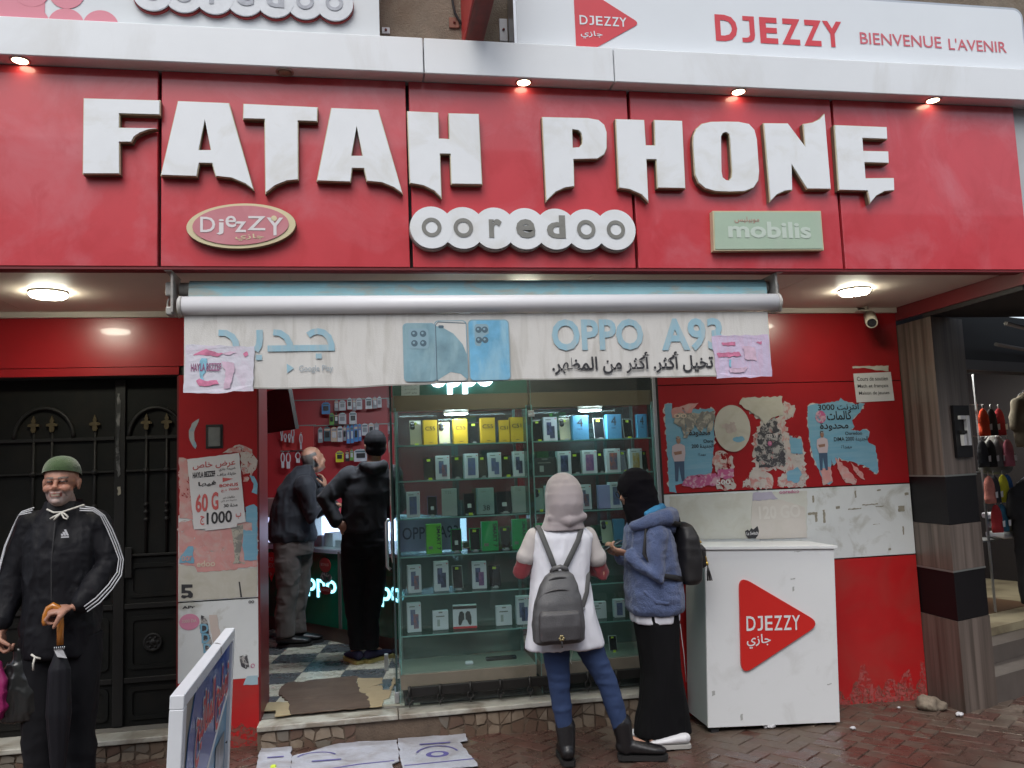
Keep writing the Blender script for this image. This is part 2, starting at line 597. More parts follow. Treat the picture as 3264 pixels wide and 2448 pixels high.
for X, Y, o_ in _pav[:300]:
    near_wall = Y > -0.62 + 0.12 * math.sin(X * 5)
    me = _pm[RNG.choice((0, 2, 2, 2)) if near_wall and X > 1.4 else RNG.choice((0, 0, 1, 1, 1))]
    p = bpy.data.objects.new('paver', me)
    COL.objects.link(p)
    p.location = (X, Y, gz(X) - 0.006 + RNG.uniform(-0.0012, 0.0012))
    p.rotation_euler = (RNG.uniform(-0.006, 0.006), 0.0225 + RNG.uniform(-0.006, 0.006), math.radians(38) + (math.pi / 2 if o_ else 0))
    attach(p, pavement)
_V, _Fc = [], []
for X, Y, o_ in _pav[300:]:
    a = math.radians(38) + (math.pi / 2 if o_ else 0)
    c, s = math.cos(a), math.sin(a)
    v, f = box_vf(-0.0975, 0.0975, -0.0475, 0.0475, -0.05, 0.0)
    k = len(_V)
    _V += [(X + p[0] * c - p[1] * s, Y + p[0] * s + p[1] * c, gz(X) - 0.008 + p[2]) for p in v]
    _Fc += [tuple(i + k for i in q) for q in f[1:]]
if _V:
    tag(mobj('pavers_beyond', _V, _Fc, M_PAV2, pavement), kind='stuff')

# ---------------------------------------------------------------- the shop building
bld = empty('shop_building', (0.6, 0, 0), 'two-part shopfront with red fascia, white ledge and red and white wall panels', 'building')
SEAMS = [-3.6, -2.16, -0.976, 0.217, 1.394, 2.583, 3.752]
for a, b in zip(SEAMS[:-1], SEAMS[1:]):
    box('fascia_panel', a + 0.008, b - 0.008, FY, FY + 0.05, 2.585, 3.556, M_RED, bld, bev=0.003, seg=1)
box('fascia_backing', -3.6, 3.745, FY + 0.052, FY + 0.07, 2.58, 3.56, M_SEAM, bld)
# underside lip of the fascia, then the soffit boards
box('fascia_lip', -3.6, 3.75, FY + 0.004, -1.10, 2.572, 2.583, mat('lip_red', (0.16, 0.012, 0.016), rough=0.5, vary=0.1), bld)
for a, b in zip((-3.6, -2.0, -0.4, 1.2, 2.5), (-2.0, -0.4, 1.2, 2.5, 3.70)):
    box('soffit_panel', a + 0.002, b - 0.002, -1.098, -0.002, SOF, SOF + 0.03, M_SOFF, bld)
box('soffit_trim', -3.6, 3.70, -0.03, -0.003, SOF - 0.035, SOF - 0.001, M_TRIMW, bld)
box('canopy_slab', -3.6, 3.74, FY + 0.075, -0.004, SOF + 0.04, 3.55, M_DARK, bld)
# white ledge over the fascia
LY = -1.273
for a, b in ((-3.6, 0.297), (0.303, 1.292), (1.298, 4.6)):
    box('ledge_panel', a, b, LY, -1.0, 3.558, 3.745, M_LEDGE, bld, bev=0.004, seg=1)
# upper wall: stucco behind the big signs
box('upper_wall', -3.6, 6.5, -1.02, -0.9, 3.747, 6.2, M_STUCCO, bld)

# shop wall right of the window: red / white / red panels with dark joints
XW0, XW1 = 1.885, 3.705
box('wall_backing', XW0, XW1, 0.016, 0.2, -0.4, 2.62, M_SEAM, bld)
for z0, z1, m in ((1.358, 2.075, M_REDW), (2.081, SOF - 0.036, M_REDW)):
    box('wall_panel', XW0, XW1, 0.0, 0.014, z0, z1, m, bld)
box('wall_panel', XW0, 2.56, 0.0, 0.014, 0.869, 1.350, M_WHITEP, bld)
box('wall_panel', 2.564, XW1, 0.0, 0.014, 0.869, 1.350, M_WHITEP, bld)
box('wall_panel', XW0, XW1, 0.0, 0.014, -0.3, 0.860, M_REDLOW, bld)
# pillar between the gate and the shop door
PX0, PX1 = -1.145, -0.690
box('pillar_core', PX0 + 0.004, PX1 - 0.004, 0.016, 0.42, -0.3, SOF, M_SEAM, bld)
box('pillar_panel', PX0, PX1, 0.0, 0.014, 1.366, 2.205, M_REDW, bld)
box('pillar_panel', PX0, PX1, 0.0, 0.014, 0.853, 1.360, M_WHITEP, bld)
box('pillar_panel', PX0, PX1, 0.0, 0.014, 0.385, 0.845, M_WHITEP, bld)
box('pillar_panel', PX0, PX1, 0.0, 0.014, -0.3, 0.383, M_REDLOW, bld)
box('pillar_reveal', PX1 - 0.003, PX1 + 0.012, 0.002, 0.41, 0.0, 2.6, mat('red_reveal', (0.13, 0.012, 0.014), rough=0.4), bld)
box('pillar_reveal', PX0 - 0.010, PX0 + 0.003, 0.002, 0.41, 0.0, 2.2, MATS['red_reveal'], bld)
# wall over the gate and over the shop door
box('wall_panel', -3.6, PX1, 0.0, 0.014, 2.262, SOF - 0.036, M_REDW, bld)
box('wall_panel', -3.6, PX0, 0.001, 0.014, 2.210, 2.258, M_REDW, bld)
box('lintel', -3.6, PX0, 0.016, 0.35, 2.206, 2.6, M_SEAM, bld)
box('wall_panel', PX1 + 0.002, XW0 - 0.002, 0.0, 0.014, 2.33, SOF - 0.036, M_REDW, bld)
box('lintel', PX1, XW0, 0.016, 0.30, 2.33, 2.6, M_SEAM, bld)
box('end_pilaster', 3.757, 4.6, -1.16, -0.9, 2.60, 3.556, mat('pilaster_grey', (0.45, 0.47, 0.48), rough=0.6, vary=0.06), bld)
box('side_wall', -3.6, -2.35, 0.0, 0.1, -0.3, 2.205, M_REDW, bld)

# mud splashed up along the foot of the low red panels
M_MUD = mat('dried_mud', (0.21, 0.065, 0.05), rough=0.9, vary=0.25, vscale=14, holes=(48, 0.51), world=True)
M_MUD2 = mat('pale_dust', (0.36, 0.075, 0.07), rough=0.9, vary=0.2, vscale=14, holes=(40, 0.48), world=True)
rgd = random.Random(3)
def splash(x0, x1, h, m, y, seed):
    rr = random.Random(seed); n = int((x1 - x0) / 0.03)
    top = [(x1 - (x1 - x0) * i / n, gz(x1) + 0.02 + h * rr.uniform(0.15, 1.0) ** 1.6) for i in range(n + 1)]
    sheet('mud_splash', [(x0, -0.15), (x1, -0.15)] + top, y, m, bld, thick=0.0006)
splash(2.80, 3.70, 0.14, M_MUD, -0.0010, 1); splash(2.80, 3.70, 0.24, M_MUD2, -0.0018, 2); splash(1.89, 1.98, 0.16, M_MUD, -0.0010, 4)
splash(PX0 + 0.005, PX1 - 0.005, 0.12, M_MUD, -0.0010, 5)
# outlines measured from the facade, metres
LETTERS = [('F', [(-1.307, 3.3854), (-0.9623, 3.3892), (-0.963, 3.313), (-1.1446, 3.3119), (-1.144, 3.2469), (-0.9773, 3.247), (-1.0168, 3.2364), (-1.053, 3.2204), (-1.0787, 3.2001), (-1.0908, 3.1735), (-1.1433, 3.1719), (-1.1408, 3.0171), (-1.3061, 3.0131)], []), ('A1', [(-0.8844, 3.3889), (-0.6467, 3.3881), (-0.5335, 2.9511), (-0.5731, 2.9814), (-0.6372, 3.0087), (-0.7117, 3.0161), (-0.7276, 3.0789), (-0.7837, 3.0785), (-0.7953, 3.013), (-0.9616, 3.0147)], [[(-0.7593, 3.2974), (-0.7339, 3.1489), (-0.7858, 3.1474)]]), ('T', [(-0.5818, 3.3872), (-0.2255, 3.3836), (-0.2288, 3.3061), (-0.3209, 3.3063), (-0.3233, 3.0079), (-0.3781, 3.0008), (-0.4328, 2.9764), (-0.4819, 2.9337), (-0.4834, 3.3087), (-0.5844, 3.3073)], []), ('A2', [(-0.1628, 3.3824), (0.0697, 3.3819), (0.181, 2.947), (0.1349, 2.9793), (0.0785, 3.0018), (0.0028, 3.0083), (-0.0095, 3.0719), (-0.0635, 3.0717), (-0.0727, 3.0019), (-0.2385, 3.004)], [[(-0.0392, 3.2901), (-0.0149, 3.1406), (-0.0657, 3.1392)]]), ('H1', [(0.2113, 3.3801), (0.371, 3.3789), (0.3706, 3.2425), (0.4198, 3.2416), (0.4204, 3.3771), (0.5783, 3.3794), (0.5831, 3.0034), (0.4219, 3.0023), (0.422, 3.158), (0.3739, 3.1578), (0.3742, 2.9269), (0.3358, 2.9656), (0.2844, 2.9908), (0.2145, 3.0024)], []), ('P', [(0.9061, 3.3756), (1.1553, 3.3786), (1.2113, 3.3705), (1.2415, 3.3451), (1.2532, 3.3038), (1.2487, 3.2156), (1.233, 3.18), (1.1942, 3.1551), (1.0671, 3.1479), (1.0641, 3.0041), (1.0132, 2.9957), (0.9632, 2.9725), (0.9086, 2.92)], [[(1.0673, 3.3101), (1.0957, 3.3073), (1.1112, 3.2928), (1.1159, 3.2616), (1.1135, 3.2365), (1.0977, 3.2185), (1.0653, 3.2151)]]), ('H2', [(1.3026, 3.3789), (1.4632, 3.3797), (1.4643, 3.2411), (1.5117, 3.2413), (1.516, 3.3816), (1.6755, 3.3823), (1.6703, 3.0059), (1.5121, 3.0051), (1.5134, 3.1602), (1.4635, 3.1588), (1.4604, 2.9263), (1.4233, 2.9669), (1.3615, 2.9931), (1.3003, 3.0018)], []), ('O', [(1.725, 3.2556), (1.7305, 3.3006), (1.7487, 3.3399), (1.7834, 3.3694), (1.837, 3.383), (1.9168, 3.3872), (1.9969, 3.3888), (2.0566, 3.3792), (2.0877, 3.345), (2.0974, 3.2932), (2.0976, 3.1116), (2.0884, 3.0598), (2.0573, 3.018), (2.0025, 2.9963), (1.9162, 2.992), (1.8374, 2.9929), (1.7796, 3.0082), (1.7425, 3.0391), (1.7257, 3.0832)], [[(1.8909, 3.2995), (1.9015, 3.3179), (1.9191, 3.3237), (1.9344, 3.3138), (1.9379, 3.2881), (1.9374, 3.1076), (1.9325, 3.0754), (1.9182, 3.0584), (1.9011, 3.0606), (1.8849, 3.0743), (1.8805, 3.1062)]]), ('N', [(2.1407, 3.3861), (2.2851, 3.3899), (2.3764, 3.2601), (2.3743, 3.3892), (2.4332, 3.4005), (2.4765, 3.422), (2.5099, 3.4552), (2.5124, 3.0198), (2.3679, 3.0181), (2.2885, 3.1529), (2.2828, 3.0098), (2.2376, 3.0037), (2.1887, 2.9821), (2.1468, 2.9427)], []), ('E', [(2.5616, 3.3905), (2.884, 3.3898), (2.8814, 3.3157), (2.728, 3.3162), (2.7275, 3.2468), (2.8809, 3.2487), (2.8771, 3.1764), (2.7283, 3.1764), (2.7276, 3.0903), (2.9009, 3.0958), (2.8968, 3.0213), (2.8336, 3.0134), (2.7817, 2.9872), (2.7397, 2.943), (2.7294, 3.0152), (2.5563, 3.0155)], [])]
POST = {'blue_a': [(1.941, 1.952), (1.993, 1.956), (1.992, 1.907), (2.115, 1.915), (2.287, 1.91), (2.279, 1.704), (2.259, 1.575), (2.241, 1.479), (2.167, 1.472), (2.07, 1.465), (2.045, 1.423), (1.982, 1.41), (1.99, 1.362), (1.94, 1.369)], 'pink_a': [(1.988, 1.918), (2.129, 1.953), (2.181, 1.955), (2.138, 1.914), (2.125, 1.882), (2.055, 1.868), (2.009, 1.853), (1.987, 1.859)], 'grey_a': [(2.022, 1.885), (2.148, 1.887), (2.292, 1.899), (2.28, 1.802), (2.229, 1.727), (2.21, 1.793), (2.184, 1.74), (2.143, 1.806), (2.086, 1.721), (2.058, 1.722), (2.051, 1.798), (1.996, 1.821)], 'mag_a': [(2.04, 1.434), (2.087, 1.469), (2.167, 1.474), (2.27, 1.478), (2.302, 1.445), (2.276, 1.403), (2.104, 1.383), (2.027, 1.408)], 'cream_sheet': [(2.469, 1.939), (2.501, 1.982), (2.791, 1.984), (2.789, 1.853), (2.703, 1.839), (2.652, 1.791), (2.609, 1.847), (2.542, 1.893)], 'torn_b': [(2.542, 1.893), (2.631, 1.825), (2.577, 1.738), (2.545, 1.609), (2.561, 1.51), (2.511, 1.458), (2.458, 1.374), (2.667, 1.36), (2.684, 1.429), (2.629, 1.48), (2.724, 1.493), (2.793, 1.469), (2.717, 1.406), (2.738, 1.368), (2.927, 1.363), (2.92, 1.573), (2.912, 1.695), (2.823, 1.709), (2.796, 1.82), (2.871, 1.862), (2.885, 1.895), (2.806, 1.953), (2.762, 1.843), (2.652, 1.791)], 'black_b': [(2.642, 1.813), (2.727, 1.844), (2.77, 1.71), (2.788, 1.556), (2.766, 1.502), (2.583, 1.498), (2.568, 1.608), (2.593, 1.716)], 'blue_b': [(2.824, 1.72), (2.846, 1.697), (2.911, 1.689), (2.915, 1.585), (2.826, 1.593)], 'blue_c': [(2.78, 1.458), (2.866, 1.499), (2.897, 1.443), (2.858, 1.39), (2.788, 1.404)], 'pink_b': [(2.279, 1.618), (2.337, 1.627), (2.403, 1.581), (2.41, 1.516), (2.372, 1.463), (2.414, 1.397), (2.388, 1.361), (2.274, 1.371), (2.265, 1.403), (2.324, 1.433), (2.271, 1.489), (2.253, 1.565)], 'purple_b': [(2.283, 1.499), (2.398, 1.506), (2.4, 1.452), (2.336, 1.433), (2.28, 1.456)], 'blue_d': [(2.977, 1.909), (3.045, 1.93), (3.068, 1.924), (3.216, 1.943), (3.23, 1.965), (3.253, 1.942), (3.336, 1.917), (3.411, 1.921), (3.355, 1.849), (3.302, 1.806), (3.317, 1.76), (3.284, 1.739), (3.356, 1.726), (3.382, 1.742), (3.43, 1.723), (3.407, 1.668), (3.417, 1.645), (3.464, 1.621), (3.475, 1.465), (3.459, 1.426), (3.384, 1.479), (3.289, 1.516), (3.229, 1.529), (3.183, 1.553), (3.142, 1.499), (3.122, 1.544), (3.108, 1.456), (3.121, 1.39), (3.095, 1.369), (3.047, 1.377), (3.03, 1.46), (2.99, 1.549), (2.978, 1.627), (2.967, 1.793)], 'pink_d': [(3.032, 1.481), (3.111, 1.489), (3.121, 1.39), (3.046, 1.366)], 'pink_e': [(3.153, 1.554), (3.226, 1.485), (3.303, 1.394), (3.288, 1.361), (3.216, 1.375), (3.164, 1.476)], 'pink_f': [(3.265, 1.517), (3.344, 1.447), (3.364, 1.391), (3.328, 1.404), (3.284, 1.461)], 'cours': [(3.339, 2.132), (3.63, 2.138), (3.64, 1.935), (3.347, 1.928)], 'scrap': [(3.339, 2.183), (3.619, 2.184), (3.615, 2.144), (3.531, 2.151), (3.433, 2.17), (3.34, 2.168)], 'cream_low': [(1.938, 1.338), (2.387, 1.339), (2.924, 1.332), (2.899, 1.019), (2.139, 1.048), (2.073, 1.062), (1.957, 1.184), (1.94, 1.269)], 'pink_low': [(2.521, 1.283), (2.731, 1.281), (2.898, 1.225), (2.899, 1.019), (2.526, 1.028), (2.499, 1.136)], 'lav_low': [(2.531, 1.338), (2.665, 1.338), (2.708, 1.288), (2.521, 1.283)], 'switch': [(2.453, 1.085), (2.473, 1.095), (2.484, 1.084), (2.499, 1.104), (2.513, 1.093), (2.544, 1.115), (2.553, 1.08), (2.545, 1.054), (2.527, 1.036), (2.475, 1.037), (2.459, 1.053)], 'p_white': [(-1.095, 1.693), (-0.795, 1.721), (-0.758, 1.304), (-0.809, 1.297), (-0.81, 1.276), (-0.989, 1.262), (-0.993, 1.276), (-1.055, 1.273)], 'p_pink': [(-1.142, 1.316), (-1.07, 1.332), (-1.058, 1.275), (-0.992, 1.264), (-0.76, 1.303), (-0.69, 1.337), (-0.692, 1.035), (-0.804, 1.032), (-0.81, 1.023), (-1.037, 1.021), (-1.052, 1.056), (-1.14, 1.073)], 'p_pink_up': [(-1.142, 1.707), (-1.095, 1.693), (-1.058, 1.331), (-1.141, 1.345)], 'p_blue': [(-0.759, 1.393), (-0.71, 1.407), (-0.69, 1.39), (-0.692, 1.073), (-0.767, 1.074), (-0.779, 1.166), (-0.772, 1.26), (-0.72, 1.245), (-0.723, 1.296), (-0.756, 1.304)], 'p_blue2': [(-0.736, 1.584), (-0.709, 1.576), (-0.687, 1.53), (-0.691, 1.466), (-0.722, 1.48), (-0.712, 1.531)], 'p_leg': [(-0.846, 1.277), (-0.772, 1.292), (-0.778, 1.21), (-0.797, 1.073), (-0.761, 1.061), (-0.767, 1.052), (-0.834, 1.059), (-0.822, 1.08), (-0.834, 1.213)], 'p_bluel': [(-1.139, 1.08), (-1.13, 1.122), (-1.088, 1.176), (-1.061, 1.175), (-1.055, 1.075)], 'p_cream': [(-1.142, 1.07), (-1.052, 1.053), (-1.037, 1.019), (-0.81, 1.022), (-0.693, 1.032), (-0.695, 0.857), (-1.141, 0.858)], 'p_torn': [(-0.819, 1.767), (-0.794, 1.772), (-0.72, 1.738), (-0.705, 1.698), (-0.688, 1.672), (-0.696, 1.621), (-0.721, 1.583), (-0.746, 1.545), (-0.771, 1.546), (-0.791, 1.721), (-0.893, 1.724), (-0.869, 1.736)], 'p_arc': [(-1.026, 1.937), (-1.04, 1.899), (-1.056, 1.855), (-1.054, 1.807), (-1.04, 1.772), (-1.049, 1.753), (-1.072, 1.788), (-1.086, 1.827), (-1.086, 1.866), (-1.068, 1.909)], 'p_five': [(-1.126, 0.955), (-1.064, 0.951), (-1.064, 0.933), (-1.105, 0.934), (-1.107, 0.92), (-1.076, 0.915), (-1.061, 0.896), (-1.064, 0.877), (-1.076, 0.872), (-1.093, 0.879), (-1.111, 0.871), (-1.129, 0.881), (-1.123, 0.893), (-1.093, 0.888), (-1.086, 0.897), (-1.094, 0.904), (-1.126, 0.903)], 'p_stick': [(-0.801, 0.951), (-0.793, 0.95), (-0.781, 0.859), (-0.791, 0.859)], 'p_dd': [(-1.015, 0.77), (-0.997, 0.761), (-0.981, 0.736), (-0.973, 0.698), (-0.965, 0.644), (-0.95, 0.589), (-0.965, 0.553), (-0.999, 0.55), (-1.007, 0.593), (-1.015, 0.652), (-1.023, 0.712), (-1.015, 0.719)], 'p_dpink': [(-0.97, 0.767), (-0.926, 0.764), (-0.903, 0.634), (-0.945, 0.589), (-0.963, 0.686)], 'p_blk': [(-0.798, 0.514), (-0.777, 0.518), (-0.753, 0.524), (-0.743, 0.451), (-0.761, 0.439), (-0.788, 0.454), (-0.798, 0.487)], 'p_lblue': [(-0.756, 0.396), (-0.694, 0.396), (-0.693, 0.344), (-0.778, 0.347)]}
SHELF_ITEMS = {'L1': [('phone', 'gold', 0.245, 0.325, 1.742, 1.915, ''), ('box', 'yellow', 0.329, 0.419, 1.745, 1.909, 'C55'), ('phone', 'gold', 0.432, 0.508, 1.745, 1.9, ''), ('box', 'yellow', 0.525, 0.616, 1.743, 1.907, 'C55'), ('phone', 'black', 0.626, 0.699, 1.751, 1.901, ''), ('box', 'yellow', 0.703, 0.799, 1.742, 1.911, 'C55'), ('box', 'yellow', 0.825, 0.896, 1.752, 1.902, 'C51'), ('box', 'yellow', 0.898, 0.998, 1.745, 1.912, 'C51')], 'L2': [('phone', 'black', 0.328, 0.403, 1.518, 1.669, ''), ('box', 'white', 0.405, 0.495, 1.521, 1.675, ''), ('phone', 'black', 0.508, 0.584, 1.518, 1.674, ''), ('box', 'white', 0.588, 0.679, 1.52, 1.681, ''), ('phone', 'black', 0.677, 0.749, 1.52, 1.67, ''), ('box', 'white', 0.746, 0.832, 1.517, 1.679, ''), ('phone', 'black', 0.832, 0.913, 1.523, 1.67, ''), ('box', 'white', 0.91, 0.995, 1.516, 1.682, '')], 'L3': [('box', 'white', 0.214, 0.299, 1.281, 1.445, ''), ('phone', 'indigo', 0.344, 0.411, 1.287, 1.422, ''), ('box', 'grey', 0.438, 0.537, 1.28, 1.454, 'Y22'), ('phone', 'brown', 0.577, 0.659, 1.288, 1.435, ''), ('box', 'teal', 0.666, 0.774, 1.286, 1.455, '38'), ('phone', 'black', 0.795, 0.9, 1.289, 1.435, ''), ('box', 'grey', 0.896, 1.001, 1.284, 1.455, 'Y36')], 'L4': [('box', 'lime', 0.332, 0.429, 1.041, 1.229, 'SMART 7'), ('phone', 'green', 0.489, 0.563, 1.049, 1.202, ''), ('phone', 'green', 0.609, 0.684, 1.051, 1.203, ''), ('box', 'green', 0.688, 0.795, 1.044, 1.231, 'SMART 7'), ('phone', 'dgreen', 0.809, 0.884, 1.053, 1.204, ''), ('box', 'green', 0.889, 0.986, 1.044, 1.236, 'SMART 7')], 'L5': [('box', 'white', 0.207, 0.292, 0.803, 0.975, ''), ('box', 'white', 0.373, 0.467, 0.803, 0.99, ''), ('phone', 'grey', 0.491, 0.564, 0.807, 0.963, ''), ('box', 'white', 0.619, 0.712, 0.809, 0.98, ''), ('phone', 'black', 0.729, 0.808, 0.817, 0.96, '')], 'L6': [('box', 'white', 0.199, 0.286, 0.56, 0.739, ''), ('acc', 'white', 0.359, 0.458, 0.562, 0.682, ''), ('pad', 'white', 0.488, 0.641, 0.562, 0.706, ''), ('acc', 'white', 0.764, 0.866, 0.565, 0.689, ''), ('box', 'white', 0.896, 0.988, 0.571, 0.749, '')], 'R1': [('phone', 'black', 1.053, 1.128, 1.749, 1.904, ''), ('box', 'white', 1.122, 1.214, 1.75, 1.912, ''), ('phone', 'gold', 1.236, 1.315, 1.746, 1.906, ''), ('box', 'blue', 1.321, 1.43, 1.753, 1.919, '4'), ('phone', 'silver', 1.47, 1.55, 1.755, 1.909, ''), ('box', 'blue', 1.555, 1.656, 1.755, 1.923, '4'), ('phone', 'grey', 1.677, 1.746, 1.761, 1.904, ''), ('box', 'blue', 1.77, 1.879, 1.756, 1.92, '4')], 'R2': [('acc', 'dark', 1.044, 1.201, 1.544, 1.661, ''), ('box', 'white', 1.205, 1.299, 1.529, 1.685, ''), ('phone', 'black', 1.298, 1.376, 1.526, 1.675, ''), ('box', 'white', 1.375, 1.476, 1.526, 1.682, ''), ('phone', 'black', 1.478, 1.538, 1.526, 1.673, ''), ('box', 'white', 1.537, 1.637, 1.523, 1.684, ''), ('phone', 'silver', 1.635, 1.702, 1.526, 1.677, ''), ('box', 'white', 1.701, 1.789, 1.529, 1.684, ''), ('phone', 'black', 1.8, 1.868, 1.535, 1.678, '')], 'R3': [('phone', 'teal', 1.049, 1.116, 1.287, 1.443, ''), ('box', 'white', 1.115, 1.199, 1.29, 1.456, ''), ('phone', 'grey', 1.242, 1.313, 1.288, 1.444, ''), ('box', 'white', 1.338, 1.426, 1.286, 1.449, ''), ('box', 'lilac', 1.476, 1.556, 1.292, 1.447, ''), ('box', 'white', 1.55, 1.635, 1.289, 1.46, ''), ('phone', 'black', 1.682, 1.756, 1.295, 1.451, ''), ('box', 'grey', 1.767, 1.856, 1.297, 1.46, '')], 'R4': [('phone', 'mint', 1.491, 1.576, 1.054, 1.214, ''), ('box', 'blue', 1.572, 1.645, 1.06, 1.22, ''), ('box', 'green', 1.038, 1.12, 1.058, 1.215, '7'), ('phone', 'green', 1.164, 1.234, 1.057, 1.209, '')], 'R5': [('acc', 'white', 1.385, 1.479, 0.663, 0.753, ''), ('acc', 'white', 1.413, 1.495, 0.577, 0.685, ''), ('box', 'white', 0.901, 0.963, 0.571, 0.748, ''), ('box', 'white', 1.546, 1.617, 0.817, 0.932, '')], 'R6': [('phone', 'white', 1.504, 1.561, 0.379, 0.481, '')]}
HANGING = {'top': [('blue', -0.484, -0.402, 2.186, 2.291), ('grey', -0.361, -0.318, 2.215, 2.31), ('white', -0.313, -0.248, 2.219, 2.309), ('white', -0.232, -0.185, 2.228, 2.328), ('grey', -0.18, -0.146, 2.216, 2.316), ('white', -0.142, -0.084, 2.227, 2.326), ('white', -0.05, 0.017, 2.228, 2.329), ('grey', 0.023, 0.065, 2.232, 2.333), ('white', 0.07, 0.112, 2.241, 2.337)], 'second': [('green', -0.409, -0.365, 2.075, 2.18), ('black', -0.363, -0.324, 2.084, 2.173), ('white', -0.32, -0.245, 2.082, 2.182), ('white', -0.214, -0.141, 2.079, 2.19)], 'third': [('grey', -0.524, -0.478, 1.9, 2.036), ('teal', -0.468, -0.401, 1.914, 2.044), ('orange', -0.398, -0.337, 1.907, 2.042), ('white', -0.333, -0.283, 1.905, 2.046), ('grey', -0.278, -0.248, 1.914, 2.045), ('blue', -0.244, -0.212, 1.886, 2.054), ('blue', -0.206, -0.174, 1.888, 2.056), ('blue', -0.17, -0.131, 1.9, 2.062), ('blue', -0.127, -0.098, 1.904, 2.064), ('white', -0.093, -0.03, 1.96, 2.065), ('white', -0.024, 0.028, 1.963, 2.069), ('grey', 0.033, 0.08, 1.967, 2.067)], 'fourth': [('yellow', -0.354, -0.277, 1.701, 1.795), ('black', -0.262, -0.221, 1.704, 1.793), ('green', -0.215, -0.179, 1.713, 1.807), ('silver', -0.174, -0.04, 1.699, 1.809)], 'cables': [('silver', -0.887, -0.864, 1.913, 2.057), ('silver', -0.86, -0.827, 1.901, 1.984), ('white', -0.817, -0.792, 1.895, 1.988), ('silver', -0.787, -0.752, 1.888, 2.044), ('white', -0.707, -0.677, 1.824, 1.99)], 'adaptors': [('white', -0.89, -0.847, 1.644, 1.804), ('white', -0.843, -0.79, 1.637, 1.802), ('white', -0.754, -0.694, 1.69, 1.799), ('silver', -0.689, -0.628, 1.688, 1.812)]}
CARD_DARK = [(-0.589, 0.792), (-0.261, 0.834), (-0.132, 0.821), (-0.111, 0.414), (-0.064, 0.346), (-0.045, 0.028), (-0.503, 0.019), (-0.551, 0.298), (-0.635, 0.546), (-0.638, 0.712)]
CARD_R = [(-0.131, 0.78), (0.042, 0.723), (0.043, 0.585), (-0.027, 0.514), (0.037, 0.53), (0.04, 0.401), (0.08, 0.388), (0.132, 0.775), (0.13, 0.615), (0.076, 0.199), (0.04, 0.169), (0.033, 0.027), (-0.045, 0.028), (-0.073, 0.349), (-0.12, 0.416)]
CARD_L = [(-0.712, 0.349), (-0.612, 0.333), (-0.551, 0.298), (-0.507, 0.02), (-0.597, 0.004), (-0.611, 0.135), (-0.686, 0.143)]
SHEET_A = [(-0.667, 0.033), (-0.494, 0.013), (-0.473, -0.228), (-0.459, -0.445), (-0.649, -0.411), (-0.662, -0.139)]
SHEET_B = [(-0.475, -0.156), (-0.364, -0.081), (-0.221, 0.018), (-0.079, 0.013), (0.116, -0.004), (0.117, -0.358), (0.077, -0.396), (0.078, -0.508), (-0.074, -0.497), (-0.224, -0.505), (-0.453, -0.44)]
SHEET_C = [(0.121, 0.022), (0.525, 0.029), (0.524, -0.095), (0.475, -0.111), (0.513, -0.374), (0.532, -0.518), (0.13, -0.542)]
# ================================================================ big letters on the fascia
def stroke(pts, w):
    L_, R_ = [], []
    for i in range(len(pts)):
        a = Vector(pts[max(0, i - 1)]); b = Vector(pts[min(len(pts) - 1, i + 1)])
        d = (b - a).normalized(); n = Vector((-d.y, d.x)) * w / 2
        p = Vector(pts[i])
        L_.append(tuple(p + n)); R_.append(tuple(p - n))
    return L_ + R_[::-1]

M_ACR = mat('letter_acrylic', (0.80, 0.83, 0.85), rough=0.35, vary=0.03, stain=(0.52, 0.49, 0.38), samt=0.35, sscale=4.5, slo=0.5, shi=0.72)
M_EDGE = mat('letter_edge', (0.16, 0.14, 0.09), rough=0.5, vary=0.2, vscale=20)
M_EDGEC = mat('cream_edge', (0.55, 0.50, 0.33), rough=0.45, vary=0.1)
sign = empty('shop_sign', (0.9, FY, 3.0), 'large white cut-out letters with pointed tails mounted across the red fascia', 'sign')
def inset(pts, d):
    """shrink an outline a little (bisector offset)"""
    n = len(pts); ar = sum(pts[i][0] * pts[(i + 1) % n][1] - pts[(i + 1) % n][0] * pts[i][1] for i in range(n))
    s = 1 if ar > 0 else -1
    out = []
    for i in range(n):
        a, b, c = pts[i - 1], pts[i], pts[(i + 1) % n]
        e1 = Vector((b[0] - a[0], b[1] - a[1])).normalized(); e2 = Vector((c[0] - b[0], c[1] - b[1])).normalized()
        n1 = Vector((-e1.y, e1.x)) * s; n2 = Vector((-e2.y, e2.x)) * s
        k = n1 + n2
        k = k / max(0.35, k.length_squared / 2) if k.length > 0.1 else n1
        out.append((b[0] + k.x * d, b[1] + k.y * d))
    return out
for nm, outer, holes in LETTERS:
    body = prism('sign_letter', outer, -1.212, FY - 0.004, M_EDGE, sign, holes=holes)
    # a pale cream return edge and the white face
    prism('letter_edge', outer, -1.219, -1.2125, M_EDGEC, body, holes=holes)
    prism('letter_face', inset(outer, 0.004), -1.2255, -1.2195, M_ACR, body, holes=[inset(h, -0.003) for h in holes])

